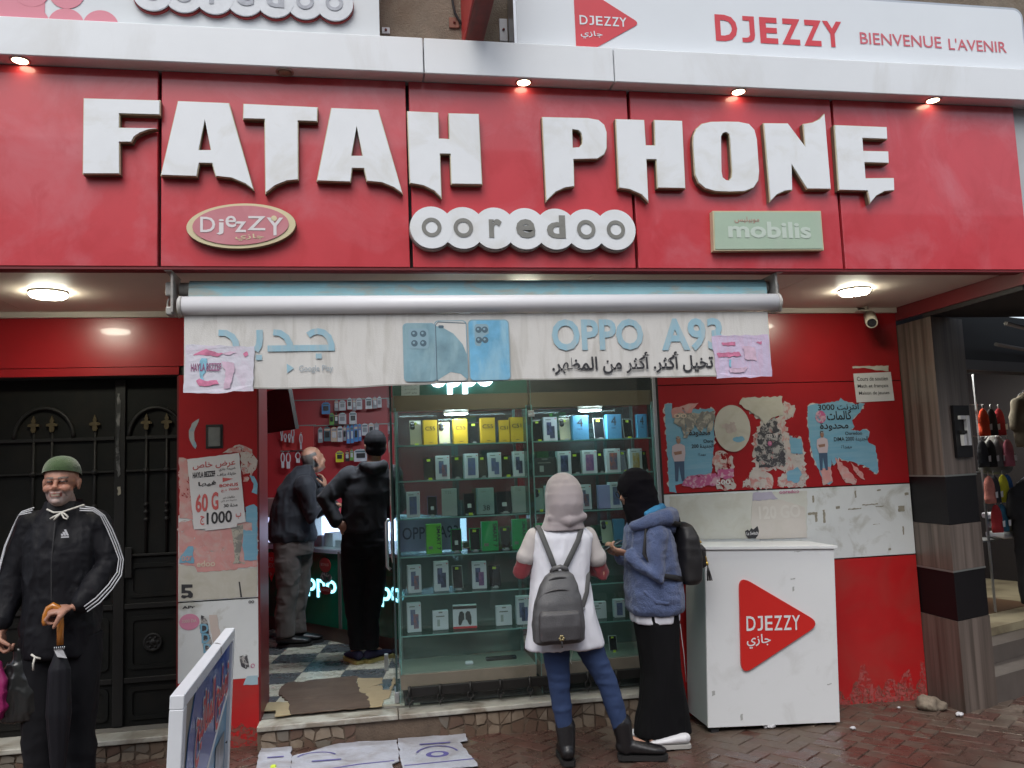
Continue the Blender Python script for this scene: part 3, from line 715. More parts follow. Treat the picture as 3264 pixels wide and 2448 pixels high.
# ---------------------------------------------------------------- three carrier logos below the letters
M_PINKF = mat('faded_pink', (0.55, 0.20, 0.23), rough=0.4, vary=0.06, stain=(0.62, 0.30, 0.32), samt=0.6, sscale=5)
M_CREAM = mat('cream_rim', (0.66, 0.58, 0.36), rough=0.45, vary=0.05)
M_WPRINT = mat('white_print', (0.72, 0.68, 0.68), rough=0.5)
ov = empty('oval_sign', (-0.592, FY, 2.77), 'faded pink oval sign with cream rim below the big letters', 'sign')
prism('backing', ell(-0.592, 2.775, 0.254, 0.112, 64, rot=0.06), -1.215, FY - 0.003, M_EDGE, ov)
prism('rim', ell(-0.592, 2.775, 0.252, 0.110, 64, rot=0.06), -1.222, -1.2155, M_CREAM, ov)
prism('face', ell(-0.594, 2.777, 0.222, 0.096, 64, rot=0.06), -1.2265, -1.2225, M_PINKF, ov)
text('D', (-0.78, -0.712, 2.74, 2.815), M_WPRINT, ov, y=-1.2285, bold=0.01)
text('j', (-0.708, -0.672, 2.728, 2.805), M_WPRINT, ov, y=-1.2285, bold=0.01)
text('e', (-0.665, -0.615, 2.765, 2.822), M_WPRINT, ov, y=-1.2285, bold=0.012)
text('z', (-0.622, -0.57, 2.742, 2.795), M_WPRINT, ov, y=-1.2285, bold=0.012)
text('Z', (-0.565, -0.48, 2.752, 2.822), M_WPRINT, ov, y=-1.2285, bold=0.012)
text('Y', (-0.475, -0.398, 2.728, 2.816), M_WPRINT, ov, y=-1.2285, bold=0.014)
prism('dot', ell(-0.441, 2.812, 0.014, 0.014, 16), -1.2285, -1.2268, M_CREAM, ov)
text('جازي', (-0.62, -0.487, 2.7, 2.735), M_CREAM, ov, y=-1.2285, bold=0.01)

M_GREYREC = mat('grey_recess', (0.22, 0.22, 0.20), rough=0.7, vary=0.2, vscale=15)
def ring_logo(name, x0, dx, z, r, yf, label, face, edge, letters=True, yback=FY - 0.003, lmat=None):
    t = empty(name, (x0 + 3 * dx, yf, z), label, 'sign')
    for k in range(7):
        cx = x0 + dx * k
        dy = 0.0007 * (k % 2) + 0.0002 * k
        prism('disc_edge', ell(cx, z - 0.004, r + 0.003, r + 0.003, 40), yf + 0.012 + dy, yback - 0.0006 * k, edge, t)
        d = prism('disc', ell(cx, z, r, r, 40), yf + dy, yf + 0.011 + dy, face, t)
        if letters:
            q = 'ooredoo'[k]
            ro = r * 0.46
            yy = yf - 0.0022
            if q == 'o':
                prism('letter', ell(cx, z, ro, ro, 32), yy, yy + 0.001, lmat, d, holes=[ell(cx, z, ro * 0.60, ro * 0.60, 24)])
            else:
                bx = {'r': (cx - ro * 0.6, cx + ro * 0.75, z - ro, z + ro * 0.95), 'e': (cx - ro, cx + ro, z - ro, z + ro), 'd': (cx - ro, cx + ro, z - ro, z + ro * 1.45)}[q]
                text(q, bx, lmat, d, y=yy, bold=0.035, name='letter')
    return t
ring_logo('ring_logo_sign', 0.318, 0.1588, 2.776, 0.107, -1.232, 'white sign of seven joined discs with dark ring letters on the red fascia',
          M_ACR, mat('disc_edge', (0.30, 0.29, 0.26), rough=0.5), lmat=M_GREYREC)
gs = empty('green_plate_sign', (2.12, FY, 2.78), 'faded pale green rectangular sign with white lettering on the red fascia', 'sign')
M_GREENF = mat('faded_green', (0.40, 0.52, 0.40), rough=0.45, vary=0.05, stain=(0.46, 0.52, 0.44), samt=0.6, sscale=4, sstretch=(1, 1, 0.4))
prism('frame', [(1.807, 2.671), (2.441, 2.679), (2.441, 2.898), (1.814, 2.888)], -1.222, FY - 0.003, M_EDGEC, gs)
prism('face', [(1.815, 2.679), (2.434, 2.687), (2.433, 2.89), (1.822, 2.881)], -1.2255, -1.2225, M_GREENF, gs)
text('mobilis', (1.892, 2.37, 2.742, 2.832), mat('pale_print', (0.54, 0.63, 0.55), rough=0.5), gs, y=-1.2275, bold=0.03)
text('موبيليس', (1.933, 2.074, 2.823, 2.858), mat('salmon_print', (0.5, 0.24, 0.20), rough=0.5), gs, y=-1.2275)

# ---------------------------------------------------------------- light boxes above the ledge
M_LBOX = mat('lightbox_white', (0.72, 0.76, 0.79), rough=0.30, vary=0.03, vscale=1.5)
M_ALU = mat('aluminium', (0.50, 0.52, 0.54), rough=0.35, metal=0.8, vary=0.1)
M_REDPR = mat('red_print', (0.62, 0.055, 0.07), rough=0.4, vary=0.05)
M_REDPR2 = mat('thin_red_print', (0.60, 0.13, 0.16), rough=0.4)
def rectq(x0, x1, z0, z1, y):
    return [Vector((x0, y, z1)), Vector((x1, y, z1)), Vector((x1, y, z0)), Vector((x0, y, z0))]
def djezzy(q, m, parent, bold, wj=0.14):
    """the word in capitals of one height, its J with a bar at the top"""
    tl, tr, br, bl = q
    def pt(u, v): return bl.lerp(br, u).lerp(tl.lerp(tr, u), v)
    cells = (('D', 0.0, 0.17), ('E', 0.345, 0.485), ('Z', 0.515, 0.665), ('Z', 0.69, 0.835), ('Y', 0.845, 1.0))
    for ch, a, b in cells:
        text(ch, [pt(a, 1), pt(b, 1), pt(b, 0), pt(a, 0)], m, parent, bold=bold)
    c = stroke([(0.215, 0.93), (0.25, 0.93), (0.285, 0.93)], wj * 0.9)
    w2 = 0.036
    J = [(0.215, 1.0), (0.305, 1.0), (0.305, 0.28), (0.297, 0.12), (0.275, 0.03), (0.24, 0.0), (0.205, 0.0), (0.205, wj), (0.235, wj), (0.255, wj + 0.03), (0.266, wj + 0.12), (0.266, 1 - wj), (0.215, 1 - wj)]
    tris = tessellate_polygon([[Vector((x, y, 0)) for x, y in J]])
    mobj('lettering', [tuple(pt(x, y)) for x, y in J], [tuple(t) for t in tris], m, parent)
lb = empty('lightbox_sign', (2.3, -1.2, 3.75), 'long white lightbox with red triangle and red lettering above the ledge', 'sign')
prism('frame', rrect(0.784, 3.858, 3.70, 4.165, 0.06), -1.195, -1.03, M_ALU, lb)
prism('face', rrect(0.800, 3.842, 3.712, 4.149, 0.05), -1.2, -1.1955, M_LBOX, lb)
def rtri(x0, xr, z0, z1, r, n=6):
    """triangle pointing to +X with rounded corners"""
    A, B, Cc = Vector((x0, z1)), Vector((x0, z0)), Vector((xr, (z0 + z1) / 2))
    pts = []
    P3 = [A, B, Cc]
    for i in range(3):
        p, a, b = P3[i], P3[i - 1], P3[(i + 1) % 3]
        u = (a - p).normalized(); v = (b - p).normalized()
        for k in range(n + 1):
            t = k / n
            q = p + u * r * (1 - t) ** 2 + v * r * t ** 2
            pts.append((q.x, q.y))
    return pts
prism('triangle', rtri(1.114, 1.475, 3.713, 4.146, 0.035), -1.2035, -1.2005, M_REDPR, lb)
djezzy(rectq(1.139, 1.4, 3.903, 3.955, -1.2055), M_LBOX, lb, 0.012)
text('جازي', (1.141, 1.262, 3.826, 3.87), M_LBOX, lb, y=-1.2055, bold=0.012)
djezzy(rectq(1.907, 2.668, 3.855, 4.008, -1.2025), M_REDPR, lb, 0.035, 0.17)
text("BIENVENUE", (2.778, 3.293, 3.883, 3.953), M_REDPR2, lb, y=-1.2025, bold=0.008); text("L'AVENIR", (3.34, 3.72, 3.878, 3.948), M_REDPR2, lb, y=-1.2025, bold=0.008)
lw = empty('white_board_sign', (-1.2, -1.2, 3.75), 'white signboard with pink petal shapes and a row of white discs above the ledge', 'sign')
box('board', -3.6, 0.085, -1.2, -1.03, 3.70, 4.6, mat('board_white', (0.62, 0.66, 0.68), rough=0.4, vary=0.03), lw)
M_PINKB = mat('board_pink', (0.62, 0.20, 0.26), rough=0.45)
prism('pink_field', [(-3.6, 3.757), (-1.49, 3.757), (-1.49, 4.55), (-3.6, 4.55)], -1.2025, -1.2005, M_PINKB, lw)
for i in range(3):
    for j in range(5):
        if i == 0 and j > 0: continue
        prism('pink_petal', ell(-1.24 - 0.155 * i, 3.757 + 0.16 * j, 0.0805, 0.0805, 32, 0 if j == 0 else 0, math.pi if j == 0 else 2 * math.pi), -1.2028 - 0.0002 * i - 0.00035 * j, -1.2007, M_PINKB, lw)
ring_logo('disc_row_sign', -1.000, 0.1437, 3.928, 0.093, -1.232, 'row of seven white discs with thin red edges fixed on the white signboard',
          mat('disc_white', (0.62, 0.65, 0.68), rough=0.35, vary=0.1, vscale=20), mat('disc_red_edge', (0.25, 0.02, 0.02), rough=0.5), yback=-1.201, lmat=mat('scuffed_grey', (0.42, 0.44, 0.48), rough=0.7, vary=0.3, vscale=30))
bs = empty('blade_sign', (0.58, -1.1, 3.8), 'dark red projecting sign seen from below between the white signboards', 'sign')
M_RUST = mat('rusty_red_steel', (0.16, 0.022, 0.015), rough=0.6, vary=0.3, vscale=12, stain=(0.06, 0.025, 0.015), samt=0.7, sscale=8, sstretch=(4, 0.6, 1))
box('housing', 0.535, 0.628, -1.62, -1.024, 3.815, 4.7, M_RUST, bs, bev=0.003)
box('side_face', 0.527, 0.5345, -1.625, -1.026, 3.83, 4.69, mat('blade_red', (0.42, 0.03, 0.03), rough=0.4), bs)
tube('cable', [(0.49, -1.03, 4.25), (0.478, -1.05, 4.1), (0.492, -1.045, 4.02), (0.515, -1.04, 3.98), (0.53, -1.04, 3.96)], 0.007, M_DARK, bs, n=6)
M_PLATEW = mat('plate_white', (0.55, 0.57, 0.6), rough=0.5, vary=0.1)
for nm, x0, x1, z0, z1, m, lab in (('mounting_plate', 0.1, 0.142, 3.893, 3.926, M_PLATEW, 'small white bolted plate on brown wall beside the pink-patterned signboard'),
                              ('mounting_plate', 0.46, 0.516, 3.945, 4.003, mat('plate_rust', (0.22, 0.09, 0.06), rough=0.7, vary=0.2, vscale=20), 'rusty red bolted plate on brown wall behind the projecting sign'),
                              ('mounting_plate', 0.735, 0.779, 3.883, 4.012, M_PLATEW, 'tall white bolted plate on brown wall beside the lightbox')):
    pl = empty(nm, ((x0 + x1) / 2, -1.03, z0), lab, 'bracket')
    box('plate', x0, x1, -1.032, -1.0215, z0, z1, m, pl, bev=0.002, seg=1)
    revolve('bolt', [(0.007, 0), (0.007, -0.006), (0.004, -0.009)], ((x0 + x1) / 2, -1.0325, (z0 + z1) / 2), M_RUST, pl, n=8, axis='Y')

# ---------------------------------------------------------------- downlights in the ledge, round lamps in the soffit
M_LAMPON = mat('lamp_on', (0.9, 0.85, 0.7), emit=(1.0, 0.80, 0.55), estr=6.5)
M_LAMPOFF = mat('lamp_off', (0.35, 0.28, 0.2), rough=0.3, vary=0.1)
M_CHROME = mat('lamp_ring', (0.5, 0.46, 0.4), rough=0.3, metal=0.6)
for i, (x, on, lab) in enumerate(((-1.585, 1, 'lit warm downlight under the white ledge over the plain red end panel'), (-0.384, 0, 'unlit downlight under the white ledge above the second letter'),
                   (0.818, 1, 'lit warm downlight under the white ledge between the two words'), (2.008, 1, 'lit warm downlight under the white ledge above the round letter'),
                   (3.189, 1, 'lit warm downlight under the white ledge past the last letter'))):
    d = empty('downlight', (x, -1.222, 3.556), lab, 'downlight', 'downlights along the ledge')
    revolve('ring', [(0.044, 0.0005), (0.044, -0.004), (0.038, -0.005), (0.036, -0.002)], (x, -1.222, 3.5575), M_CHROME, d, n=24)
    revolve('bulb', [(0.001, -0.0045), (0.022, -0.0045), (0.0335, -0.002)][::-1], (x, -1.222, 3.5565), M_LAMPON if on else M_LAMPOFF, d, n=20)
M_LED = mat('led_panel', (0.9, 0.9, 0.9), emit=(1.0, 0.98, 0.80), estr=42.0)
M_LEDRIM = mat('led_rim', (0.6, 0.58, 0.52), rough=0.4)
for x, y, lab in ((-1.676, -0.58, 'bright round ceiling lamp under the canopy in front of the dark gate'), (0.90, -0.60, 'bright round ceiling lamp under the canopy hidden behind the awning'),
                  (2.992, -0.626, 'bright round ceiling lamp under the canopy near the security camera')):
    d = empty('ceiling_lamp', (x, y, SOF), lab, 'ceiling lamp', 'lamps in the canopy soffit')
    revolve('rim', [(0.095, -0.0005), (0.095, -0.010), (0.092, -0.012), (0.088, -0.010)], (x, y, SOF), M_LEDRIM, d, n=32)
    revolve('diffuser', [(0.090, -0.0125), (0.090, -0.022), (0.082, -0.030), (0.03, -0.033), (0.001, -0.0332)], (x, y, SOF), M_LED, d, n=32)

# ---------------------------------------------------------------- retractable awning with printed valance
M_AWBLUE = mat('awning_blue', (0.24, 0.45, 0.50), rough=0.75, vary=0.1, vscale=5, stain=(0.36, 0.34, 0.28), samt=0.75, sscale=6, sstretch=(1, 1, 3), slo=0.5, shi=0.68)
M_AWBAR = mat('awning_bar', (0.78, 0.78, 0.80), rough=0.35, vary=0.03)
M_VAL = mat('valance_cloth', (0.64, 0.63, 0.60), rough=0.8, vary=0.06, vscale=4, stain=(0.34, 0.32, 0.27), samt=0.5, sscale=5, sstretch=(3.0, 1, 0.5), slo=0.48, shi=0.72, bump=0.15, bscale=200)
M_BRK = mat('bracket_metal', (0.38, 0.37, 0.35), rough=0.45, metal=0.3, vary=0.2, vscale=12, stain=(0.12, 0.09, 0.06), samt=0.6, sscale=14)
M_BLUEP = mat('valance_blue_print', (0.30, 0.49, 0.58), rough=0.8, vary=0.08, vscale=8, stain=(0.50, 0.52, 0.50), samt=0.5, sscale=9, sstretch=(3, 1, 0.5))
M_BLKP = mat('black_print', (0.03, 0.03, 0.035), rough=0.6)
aw = empty('awning', (0.64, -1.12, 2.35), 'retracted shop awning with blue roll, white front bar and printed white valance', 'awning')
tube('roller_tube', [(-0.905, -1.06, 2.497), (2.175, -1.06, 2.508)], 0.036, M_BRK, aw, n=16)
tube('fabric_roll', [(-0.857, -1.062, 2.496), (2.153, -1.062, 2.507)], 0.045, M_AWBLUE, aw, n=24)
mobj('fabric_strip', [(-0.857, -1.108, 2.495), (2.152, -1.108, 2.503), (2.148, -1.118, 2.452), (-0.857, -1.118, 2.446)], [(0, 1, 2, 3)], M_AWBLUE, aw)
tube('front_bar', [(-0.878, -1.13, 2.4035), (2.188, -1.13, 2.4125)], 0.046, M_AWBAR, aw, n=32)
for x, zc, s in ((-0.879, 2.4035, -1), (2.189, 2.4125, 1)):
    revolve('end_cap', [(0.0475, 0), (0.0475, s * 0.014), (0.036, s * 0.022), (0.012, s * 0.026)], (x, -1.13, zc), mat('cap_grey', (0.5, 0.49, 0.46), rough=0.5), aw, n=28, axis='X')
for x, s, zt in ((-0.925, -1, 2.571), (2.19, 1, 2.571)):
    br_ = box('bracket', x - 0.006, x + 0.006, -1.15, -0.99, 2.37, zt, M_BRK, aw, bev=0.002, seg=1)
    box('bracket_flange', x - 0.03 if s < 0 else x - 0.004, x + 0.004 if s < 0 else x + 0.03, -1.17, -0.97, zt - 0.004, zt - 0.0005, M_BRK, br_)
    box('gear_housing', x + s * 0.007, x + s * 0.042, -1.10, -1.03, 2.46, 2.53, M_BRK, br_, bev=0.008)
    box('arm_knuckle', x - s * 0.005, x + s * 0.03, -1.14, -1.06, 2.36, 2.40, M_BRK, br_, bev=0.006)
    tube('crank_eye', [(x + s * 0.025 + 0.012 * math.cos(a * math.pi / 6), -1.07, 2.425 + 0.03 * math.sin(a * math.pi / 6)) for a in range(13)], 0.004, M_BRK, br_, n=6)
# valance: a slightly rippled sheet with a hem
def val_bottom(x):
    xs = (-0.873, -0.641, -0.089, 0.698, 1.4, 2.134); zs = (1.994, 1.996, 1.991, 2.011, 2.012, 2.008)
    return float(np.interp(x, xs, zs)) + 0.0015 * math.sin(x * 19)
def val_y(x, t):
    """t=0 at the top: ripple grows to the free hem"""
    return -1.131 - 0.004 * t - t * (0.0035 * math.sin(x * 7.3 + 1.1) + 0.002 * math.sin(x * 17.0))
nx, nz = 150, 10
_V, _Fc = [], []
for j in range(nz + 1):
    for i in range(nx + 1):
        t = j / nz; x = -0.872 + (2.135 + 0.872) * i / nx
        z = 2.36 * (1 - t) + val_bottom(x) * t
        _V.append((x, val_y(x, t), z))
for j in range(nz):
    for i in range(nx):
        a = j * (nx + 1) + i
        _Fc.append((a, a + nx + 1, a + nx + 2, a + 1))
val = mobj('valance', _V, _Fc, M_VAL, aw, smooth=True)
def vq(x0, x1, z0, z1, lift=0.0055):
    """four corners of a print that follows the hanging cloth"""
    def p(x, z):
        t = min(1, max(0, (2.36 - z) / 0.35))
        return (x, val_y(x, t) - lift, z)
    return [p(x0, z1), p(x1, z1), p(x1, z0), p(x0, z0)]
def vsheet(name, pts, m, lift=0.005, parent=None, grid=0.05):
    """print patch on the valance, following its ripple"""
    tris = tessellate_polygon([[Vector((p[0], p[1], 0)) for p in pts]])
    V = []
    for p in pts:
        t = min(1, max(0, (2.36 - p[1]) / 0.35))
        V.append((p[0], val_y(p[0], t) - lift, p[1]))
    return mobj(name, V, [tuple(t) for t in tris], m, parent or val)
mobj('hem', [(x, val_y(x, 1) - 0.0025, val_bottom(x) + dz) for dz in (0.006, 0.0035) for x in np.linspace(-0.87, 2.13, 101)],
     [(i, i + 101, i + 102, i + 1) for i in range(100)], mat('hem_thread', (0.25, 0.24, 0.2), rough=0.9), val)
# Arabic word, drawn as strokes like the printed one
def ev(x, z):   # from print coordinates (zoom 485..1392, 570..740)
    return (-0.714 + (x - 485) * (0.547 / 907), 2.283 - (z - 570) * (0.107 / 170))
S1 = [ev(1180, 620), ev(1215, 595), ev(1260, 588), ev(1305, 600), ev(1340, 630), ev(1360, 670), ev(1366, 716), ev(1300, 716), ev(1000, 716), ev(862, 716)]
vsheet('lettering', stroke([ev(1180, 615), ev(1215, 592), ev(1260, 584), ev(1305, 595), ev(1345, 632), ev(1365, 690), ev(1366, 738)], 0.030), M_BLUEP, 0.0050)
vsheet('lettering', stroke([ev(1390, 716), ev(1100, 716), ev(862, 716)], 0.030), M_BLUEP, 0.0053)
vsheet('lettering', stroke([ev(908, 590), ev(960, 595), ev(1010, 630), ev(1035, 680), ev(1040, 735)], 0.030), M_BLUEP, 0.0058)
vsheet('lettering', stroke([ev(800, 570), ev(802, 640), ev(795, 690), ev(770, 735)], 0.030), M_BLUEP, 0.0053)
vsheet('lettering', stroke([ev(485, 590), ev(540, 592), ev(590, 620), ev(615, 660), ev(625, 735)], 0.030), M_BLUEP, 0.0056)
for cx, cz in ((1263, 780), (795, 785)):
    vsheet('lettering', [ev(cx - 23, cz - 20), ev(cx + 23, cz - 20), ev(cx + 23, cz + 20), ev(cx - 23, cz + 20)][::-1], M_BLUEP, 0.0055)
text('Google Play', vq(-0.339, -0.178, 2.066, 2.106), mat('grey_print', (0.36, 0.42, 0.46), rough=0.8), val)
vsheet('play_mark', [(-0.397, 2.116), (-0.397, 2.069), (-0.363, 2.093)], M_BLUEP)
text('OPPO', vq(0.928, 1.421, 2.16, 2.325), M_BLUEP, val, bold=0.03)
text('A93', vq(1.52, 1.865, 2.15, 2.326), M_BLUEP, val, bold=0.03)
text('تخيل أكثر. أكثر من المظهر.', vq(0.922, 1.80, 2.035, 2.148), M_BLKP, val, bold=0.022)
# three phones printed on the valance
M_PH1 = mat('print_phone_a', (0.20, 0.34, 0.40), rough=0.8, vary=0.3, vscale=7, stain=(0.35, 0.52, 0.56), samt=0.7, sscale=5, sstretch=(2, 1, 0.6))
M_PH2 = mat('print_phone_b', (0.16, 0.42, 0.62), rough=0.8, vary=0.3, vscale=7, stain=(0.40, 0.62, 0.70), samt=0.8, sscale=4, sstretch=(2, 1, 0.6))
M_PHD = mat('print_dark', (0.09, 0.15, 0.19), rough=0.8)
M_PHM = mat('print_mid', (0.26, 0.40, 0.47), rough=0.8)
def printed_phone(x0, x1, zt, zb, m, cam_, lift):
    vsheet('phone_outline', rrect(x0, x1, zb, zt, 0.022), M_PHM, lift)
    vsheet('phone_print', rrect(x0 + 0.005, x1 - 0.005, zb + 0.002, zt - 0.005, 0.019), m, lift + 0.0007)
    if cam_:
        a0, a1, c0, c1 = cam_
        vsheet('camera_print', rrect(a0, a1, c0, c1, 0.016), M_PHM, lift + 0.0014)
        for ux in (0.29, 0.73):
            for uz in (0.27, 0.74):
                cx, cz = a0 + (a1 - a0) * ux, c0 + (c1 - c0) * uz
                vsheet('lens_print', ell(cx, cz, 0.0165, 0.0165, 18), M_PHD, lift + 0.0021)
                vsheet('lens_print', ell(cx - 0.003, cz + 0.003, 0.006, 0.006, 10), M_PHM, lift + 0.0027)
printed_phone(0.166, 0.330, 2.311, 2.0135, M_PH1, (0.194, 0.294, 2.18, 2.283), 0.0045)
printed_phone(0.324, 0.489, 2.323, 2.0135, M_VAL, None, 0.0055)
vsheet('screen_print', [(0.332, 2.295), (0.36, 2.29), (0.42, 2.255), (0.465, 2.2), (0.484, 2.15), (0.484, 2.02), (0.45, 2.05), (0.40, 2.06), (0.332, 2.02)][::-1], M_PH1, 0.0068)
vsheet('screen_edge', stroke([(0.331, 2.015), (0.331, 2.3), (0.345, 2.315), (0.484, 2.308)], 0.004), M_PHD, 0.0072)
vsheet('punch_hole', rrect(0.345, 0.372, 2.283, 2.298, 0.006), M_PHD, 0.0076)
printed_phone(0.495, 0.706, 2.326, 2.0135, M_PH2, (0.528, 0.60, 2.19, 2.303), 0.0065)
# two sodden handbills stapled to the valance
M_WETP = mat('washed_paper', (0.62, 0.61, 0.68), rough=0.7, vary=0.05, vscale=9, stain=(0.64, 0.48, 0.60), samt=0.6, sscale=9, slo=0.52, shi=0.72, bump=0.5, bscale=25)
M_WETP2 = mat('pale_washed_paper', (0.58, 0.50, 0.66), rough=0.7, vary=0.08, vscale=12, stain=(0.62, 0.40, 0.54), samt=0.6, sscale=14, sstretch=(3, 1, 0.6), bump=0.5, bscale=25)
M_INKR = mat('run_red_ink', (0.56, 0.18, 0.30), rough=0.7, vary=0.4, vscale=30)
M_INKB = mat('run_cyan_ink', (0.22, 0.46, 0.58), rough=0.7, vary=0.4, vscale=30)
M_INKP = mat('run_pink_ink', (0.62, 0.45, 0.56), rough=0.7, vary=0.3, vscale=20)
def handbill(pts, m, label, lift, seed):
    pts = ragged(pts, 0.004, 0.03, seed)
    t = vsheet('handbill', pts, m, lift)
    t.parent = None
    t.matrix_basis = Matrix()
    return tag(t, label, 'handbill')
hb1 = handbill([(-0.873, 1.984), (-0.741, 1.976), (-0.641, 1.986), (-0.553, 1.985), (-0.548, 2.202), (-0.864, 2.213)], M_WETP, 'rain-washed white handbill with run red and blue ink at the gate end of the valance', 0.009, 3)
for i, (pts, m) in enumerate((
    ([(-0.83, 2.162), (-0.80, 2.18), (-0.77, 2.192), (-0.72, 2.172), (-0.69, 2.17), (-0.71, 2.156), (-0.78, 2.163)], M_INKR),
    ([(-0.70, 2.165), (-0.66, 2.18), (-0.63, 2.172), (-0.66, 2.16)], M_INKP), ([(-0.60, 2.165), (-0.58, 2.178), (-0.575, 2.16), (-0.59, 2.15)], M_INKR),
    ([(-0.80, 2.13), (-0.79, 2.148), (-0.765, 2.145), (-0.76, 2.12), (-0.77, 2.09), (-0.785, 2.06), (-0.775, 2.03), (-0.79, 2.03), (-0.80, 2.08)], M_INKB),
    ([(-0.815, 2.04), (-0.80, 2.05), (-0.76, 2.036), (-0.72, 2.04), (-0.71, 2.02), (-0.75, 2.015), (-0.80, 2.012)], M_INKR),
    ([(-0.70, 2.13), (-0.64, 2.12), (-0.64, 2.08), (-0.66, 2.0), (-0.69, 2.0), (-0.68, 2.08)], M_INKP))):
    vsheet('ink_stain', ragged(pts, 0.003, 0.01, i), m, 0.0098 + 0.0003 * i, hb1)
text('HAYLA BEZZEF', vq(-0.838, -0.70, 2.085, 2.122, 0.0125), mat('faded_ink', (0.28, 0.10, 0.20), rough=0.8, vary=0.4, vscale=40), hb1, bold=0.02)
hb2 = handbill([(1.799, 2.226), (2.124, 2.233), (2.132, 2.004), (1.811, 1.998)][::-1], M_WETP2, 'creased lilac handbill with washed-out pink ink at the camera end of the valance', 0.009, 5)
for i, (pts, m) in enumerate((([(1.85, 2.19), (1.93, 2.195), (1.93, 2.175), (1.86, 2.175)], M_INKR), ([(1.82, 2.135), (1.95, 2.14), (1.96, 2.118), (1.83, 2.11)], M_INKR),
                              ([(2.05, 2.19), (2.085, 2.198), (2.08, 2.178)], M_INKR), ([(1.88, 2.05), (1.99, 2.058), (1.97, 2.03), (1.89, 2.028)], M_INKP),
                              ([(1.885, 2.10), (1.9, 2.1), (1.897, 2.06), (1.888, 2.06)], M_INKB), ([(1.97, 2.17), (2.04, 2.165), (2.05, 2.09), (1.98, 2.1)], M_INKP))):
    vsheet('ink_stain', ragged(pts, 0.003, 0.01, i), m, 0.0098 + 0.0003 * i, hb2)

# ---------------------------------------------------------------- posters on the walls
def P_(name, key, m, y, parent=None, amp=0.004, seed=1, pts=None):
    return sheet(name, ragged(pts or POST[key], amp, 0.018, seed), y, m, parent, thick=0.0011)
M_PBLUE = mat('poster_blue', (0.16, 0.36, 0.50), rough=0.55, vary=0.06, stain=(0.30, 0.45, 0.55), samt=0.4, sscale=8, sstretch=(0.4, 1, 5))
M_PPINK = mat('poster_pink', (0.55, 0.27, 0.26), rough=0.7, vary=0.12, vscale=12, stain=(0.50, 0.42, 0.40), samt=0.8, sscale=14, holes=(16, 0.60))
M_PTORN = mat('torn_paper', (0.48, 0.44, 0.42), rough=0.8, vary=0.12, vscale=16, stain=(0.50, 0.20, 0.19), samt=0.85, sscale=17, slo=0.5, shi=0.58, holes=(13, 0.555))
M_PBLK = mat('poster_black', (0.05, 0.05, 0.06), rough=0.6, vary=0.2, stain=(0.38, 0.37, 0.36), samt=0.9, sscale=26, slo=0.5, shi=0.56, holes=(18, 0.58))
M_PGREY = mat('poster_grey', (0.20, 0.20, 0.19), rough=0.7, vary=0.2, stain=(0.42, 0.40, 0.34), samt=0.9, sscale=24, slo=0.47, shi=0.56, holes=(15, 0.58))
M_PMAG = mat('poster_magenta', (0.45, 0.10, 0.24), rough=0.6, vary=0.1, stain=(0.55, 0.40, 0.45), samt=0.8, sscale=26, slo=0.5, shi=0.58, holes=(20, 0.60))
M_PCREAM = mat('poster_cream', (0.48, 0.47, 0.42), rough=0.7, vary=0.06, stain=(0.36, 0.33, 0.25), samt=0.5, sscale=9)
M_PPALE = mat('poster_pale_pink', (0.52, 0.44, 0.41), rough=0.7, vary=0.05, stain=(0.46, 0.43, 0.37), samt=0.5, sscale=7)
M_PAPER = mat('white_paper', (0.60, 0.60, 0.62), rough=0.6, vary=0.03, bump=0.1, bscale=30)
M_SHIRT = mat('print_shirt', (0.50, 0.42, 0.46), rough=0.7)
M_SKINP = mat('print_skin', (0.30, 0.17, 0.12), rough=0.7)
M_JEANP = mat('print_jeans', (0.05, 0.09, 0.16), rough=0.7)
def printed_man(x, zt, h, parent, y):
    def f(u, v): return (x + u * h, zt - v * h)
    sheet('figure_print', [f(-.12, 1.0), f(-.06, 1.0), f(-.02, .66), f(.03, 1.0), f(.09, 1.0), f(.11, .56), f(-.12, .56)], y, M_JEANP, parent)
    sheet('figure_print', [f(-.12, .56), f(.11, .56), f(.15, .38), f(.14, .22), f(.05, .17), f(-.05, .17), f(-.15, .22), f(-.17, .40)], y - 0.0004, M_SHIRT, parent)
    sheet('figure_print', ell(x, zt - .09 * h, .05 * h, .085 * h, 16), y - 0.0008, M_SKINP, parent)
    sheet('figure_print', [f(-.055, .06), f(-.04, .0), f(.04, .0), f(.055, .06)], y - 0.0014, M_PBLK, parent)
    sheet('figure_print', [f(-.13, .35), f(.06, .33), f(.06, .40), f(-.10, .42)], y - 0.0012, M_SKINP, parent)
M_CORE = mat('torn_paper_core', (0.50, 0.48, 0.47), rough=0.85, vary=0.1, vscale=20, holes=(30, 0.57))
pa = tag(P_('torn_poster', 'blue_a', M_PBLUE, -0.0025), 'torn blue poster with a standing man beside the display window', 'poster')
P_('torn_edge', 'blue_a', M_CORE, -0.0012, pa, 0.016, 21); P_('pink_scrap', 'pink_a', M_PPINK, -0.0045, pa); P_('grey_scrap', 'grey_a', M_PGREY, -0.0062, pa, 0.008); P_('magenta_scrap', 'mag_a', M_PMAG, -0.0062, pa, 0.006)
P_('torn_scrap', 'pink_b', M_PTORN, -0.0045, pa, 0.009); P_('purple_scrap', 'purple_b', M_PMAG, -0.0085, pa)
printed_man(2.022, 1.735, 0.30, pa, -0.0042)
text('محدودة', (2.10, 2.25, 1.725, 1.775), M_BLKP, pa, y=-0.0075, bold=0.02); text('Oore', (2.199, 2.267, 1.683, 1.707), M_BLKP, pa, y=-0.0045, bold=0.01)
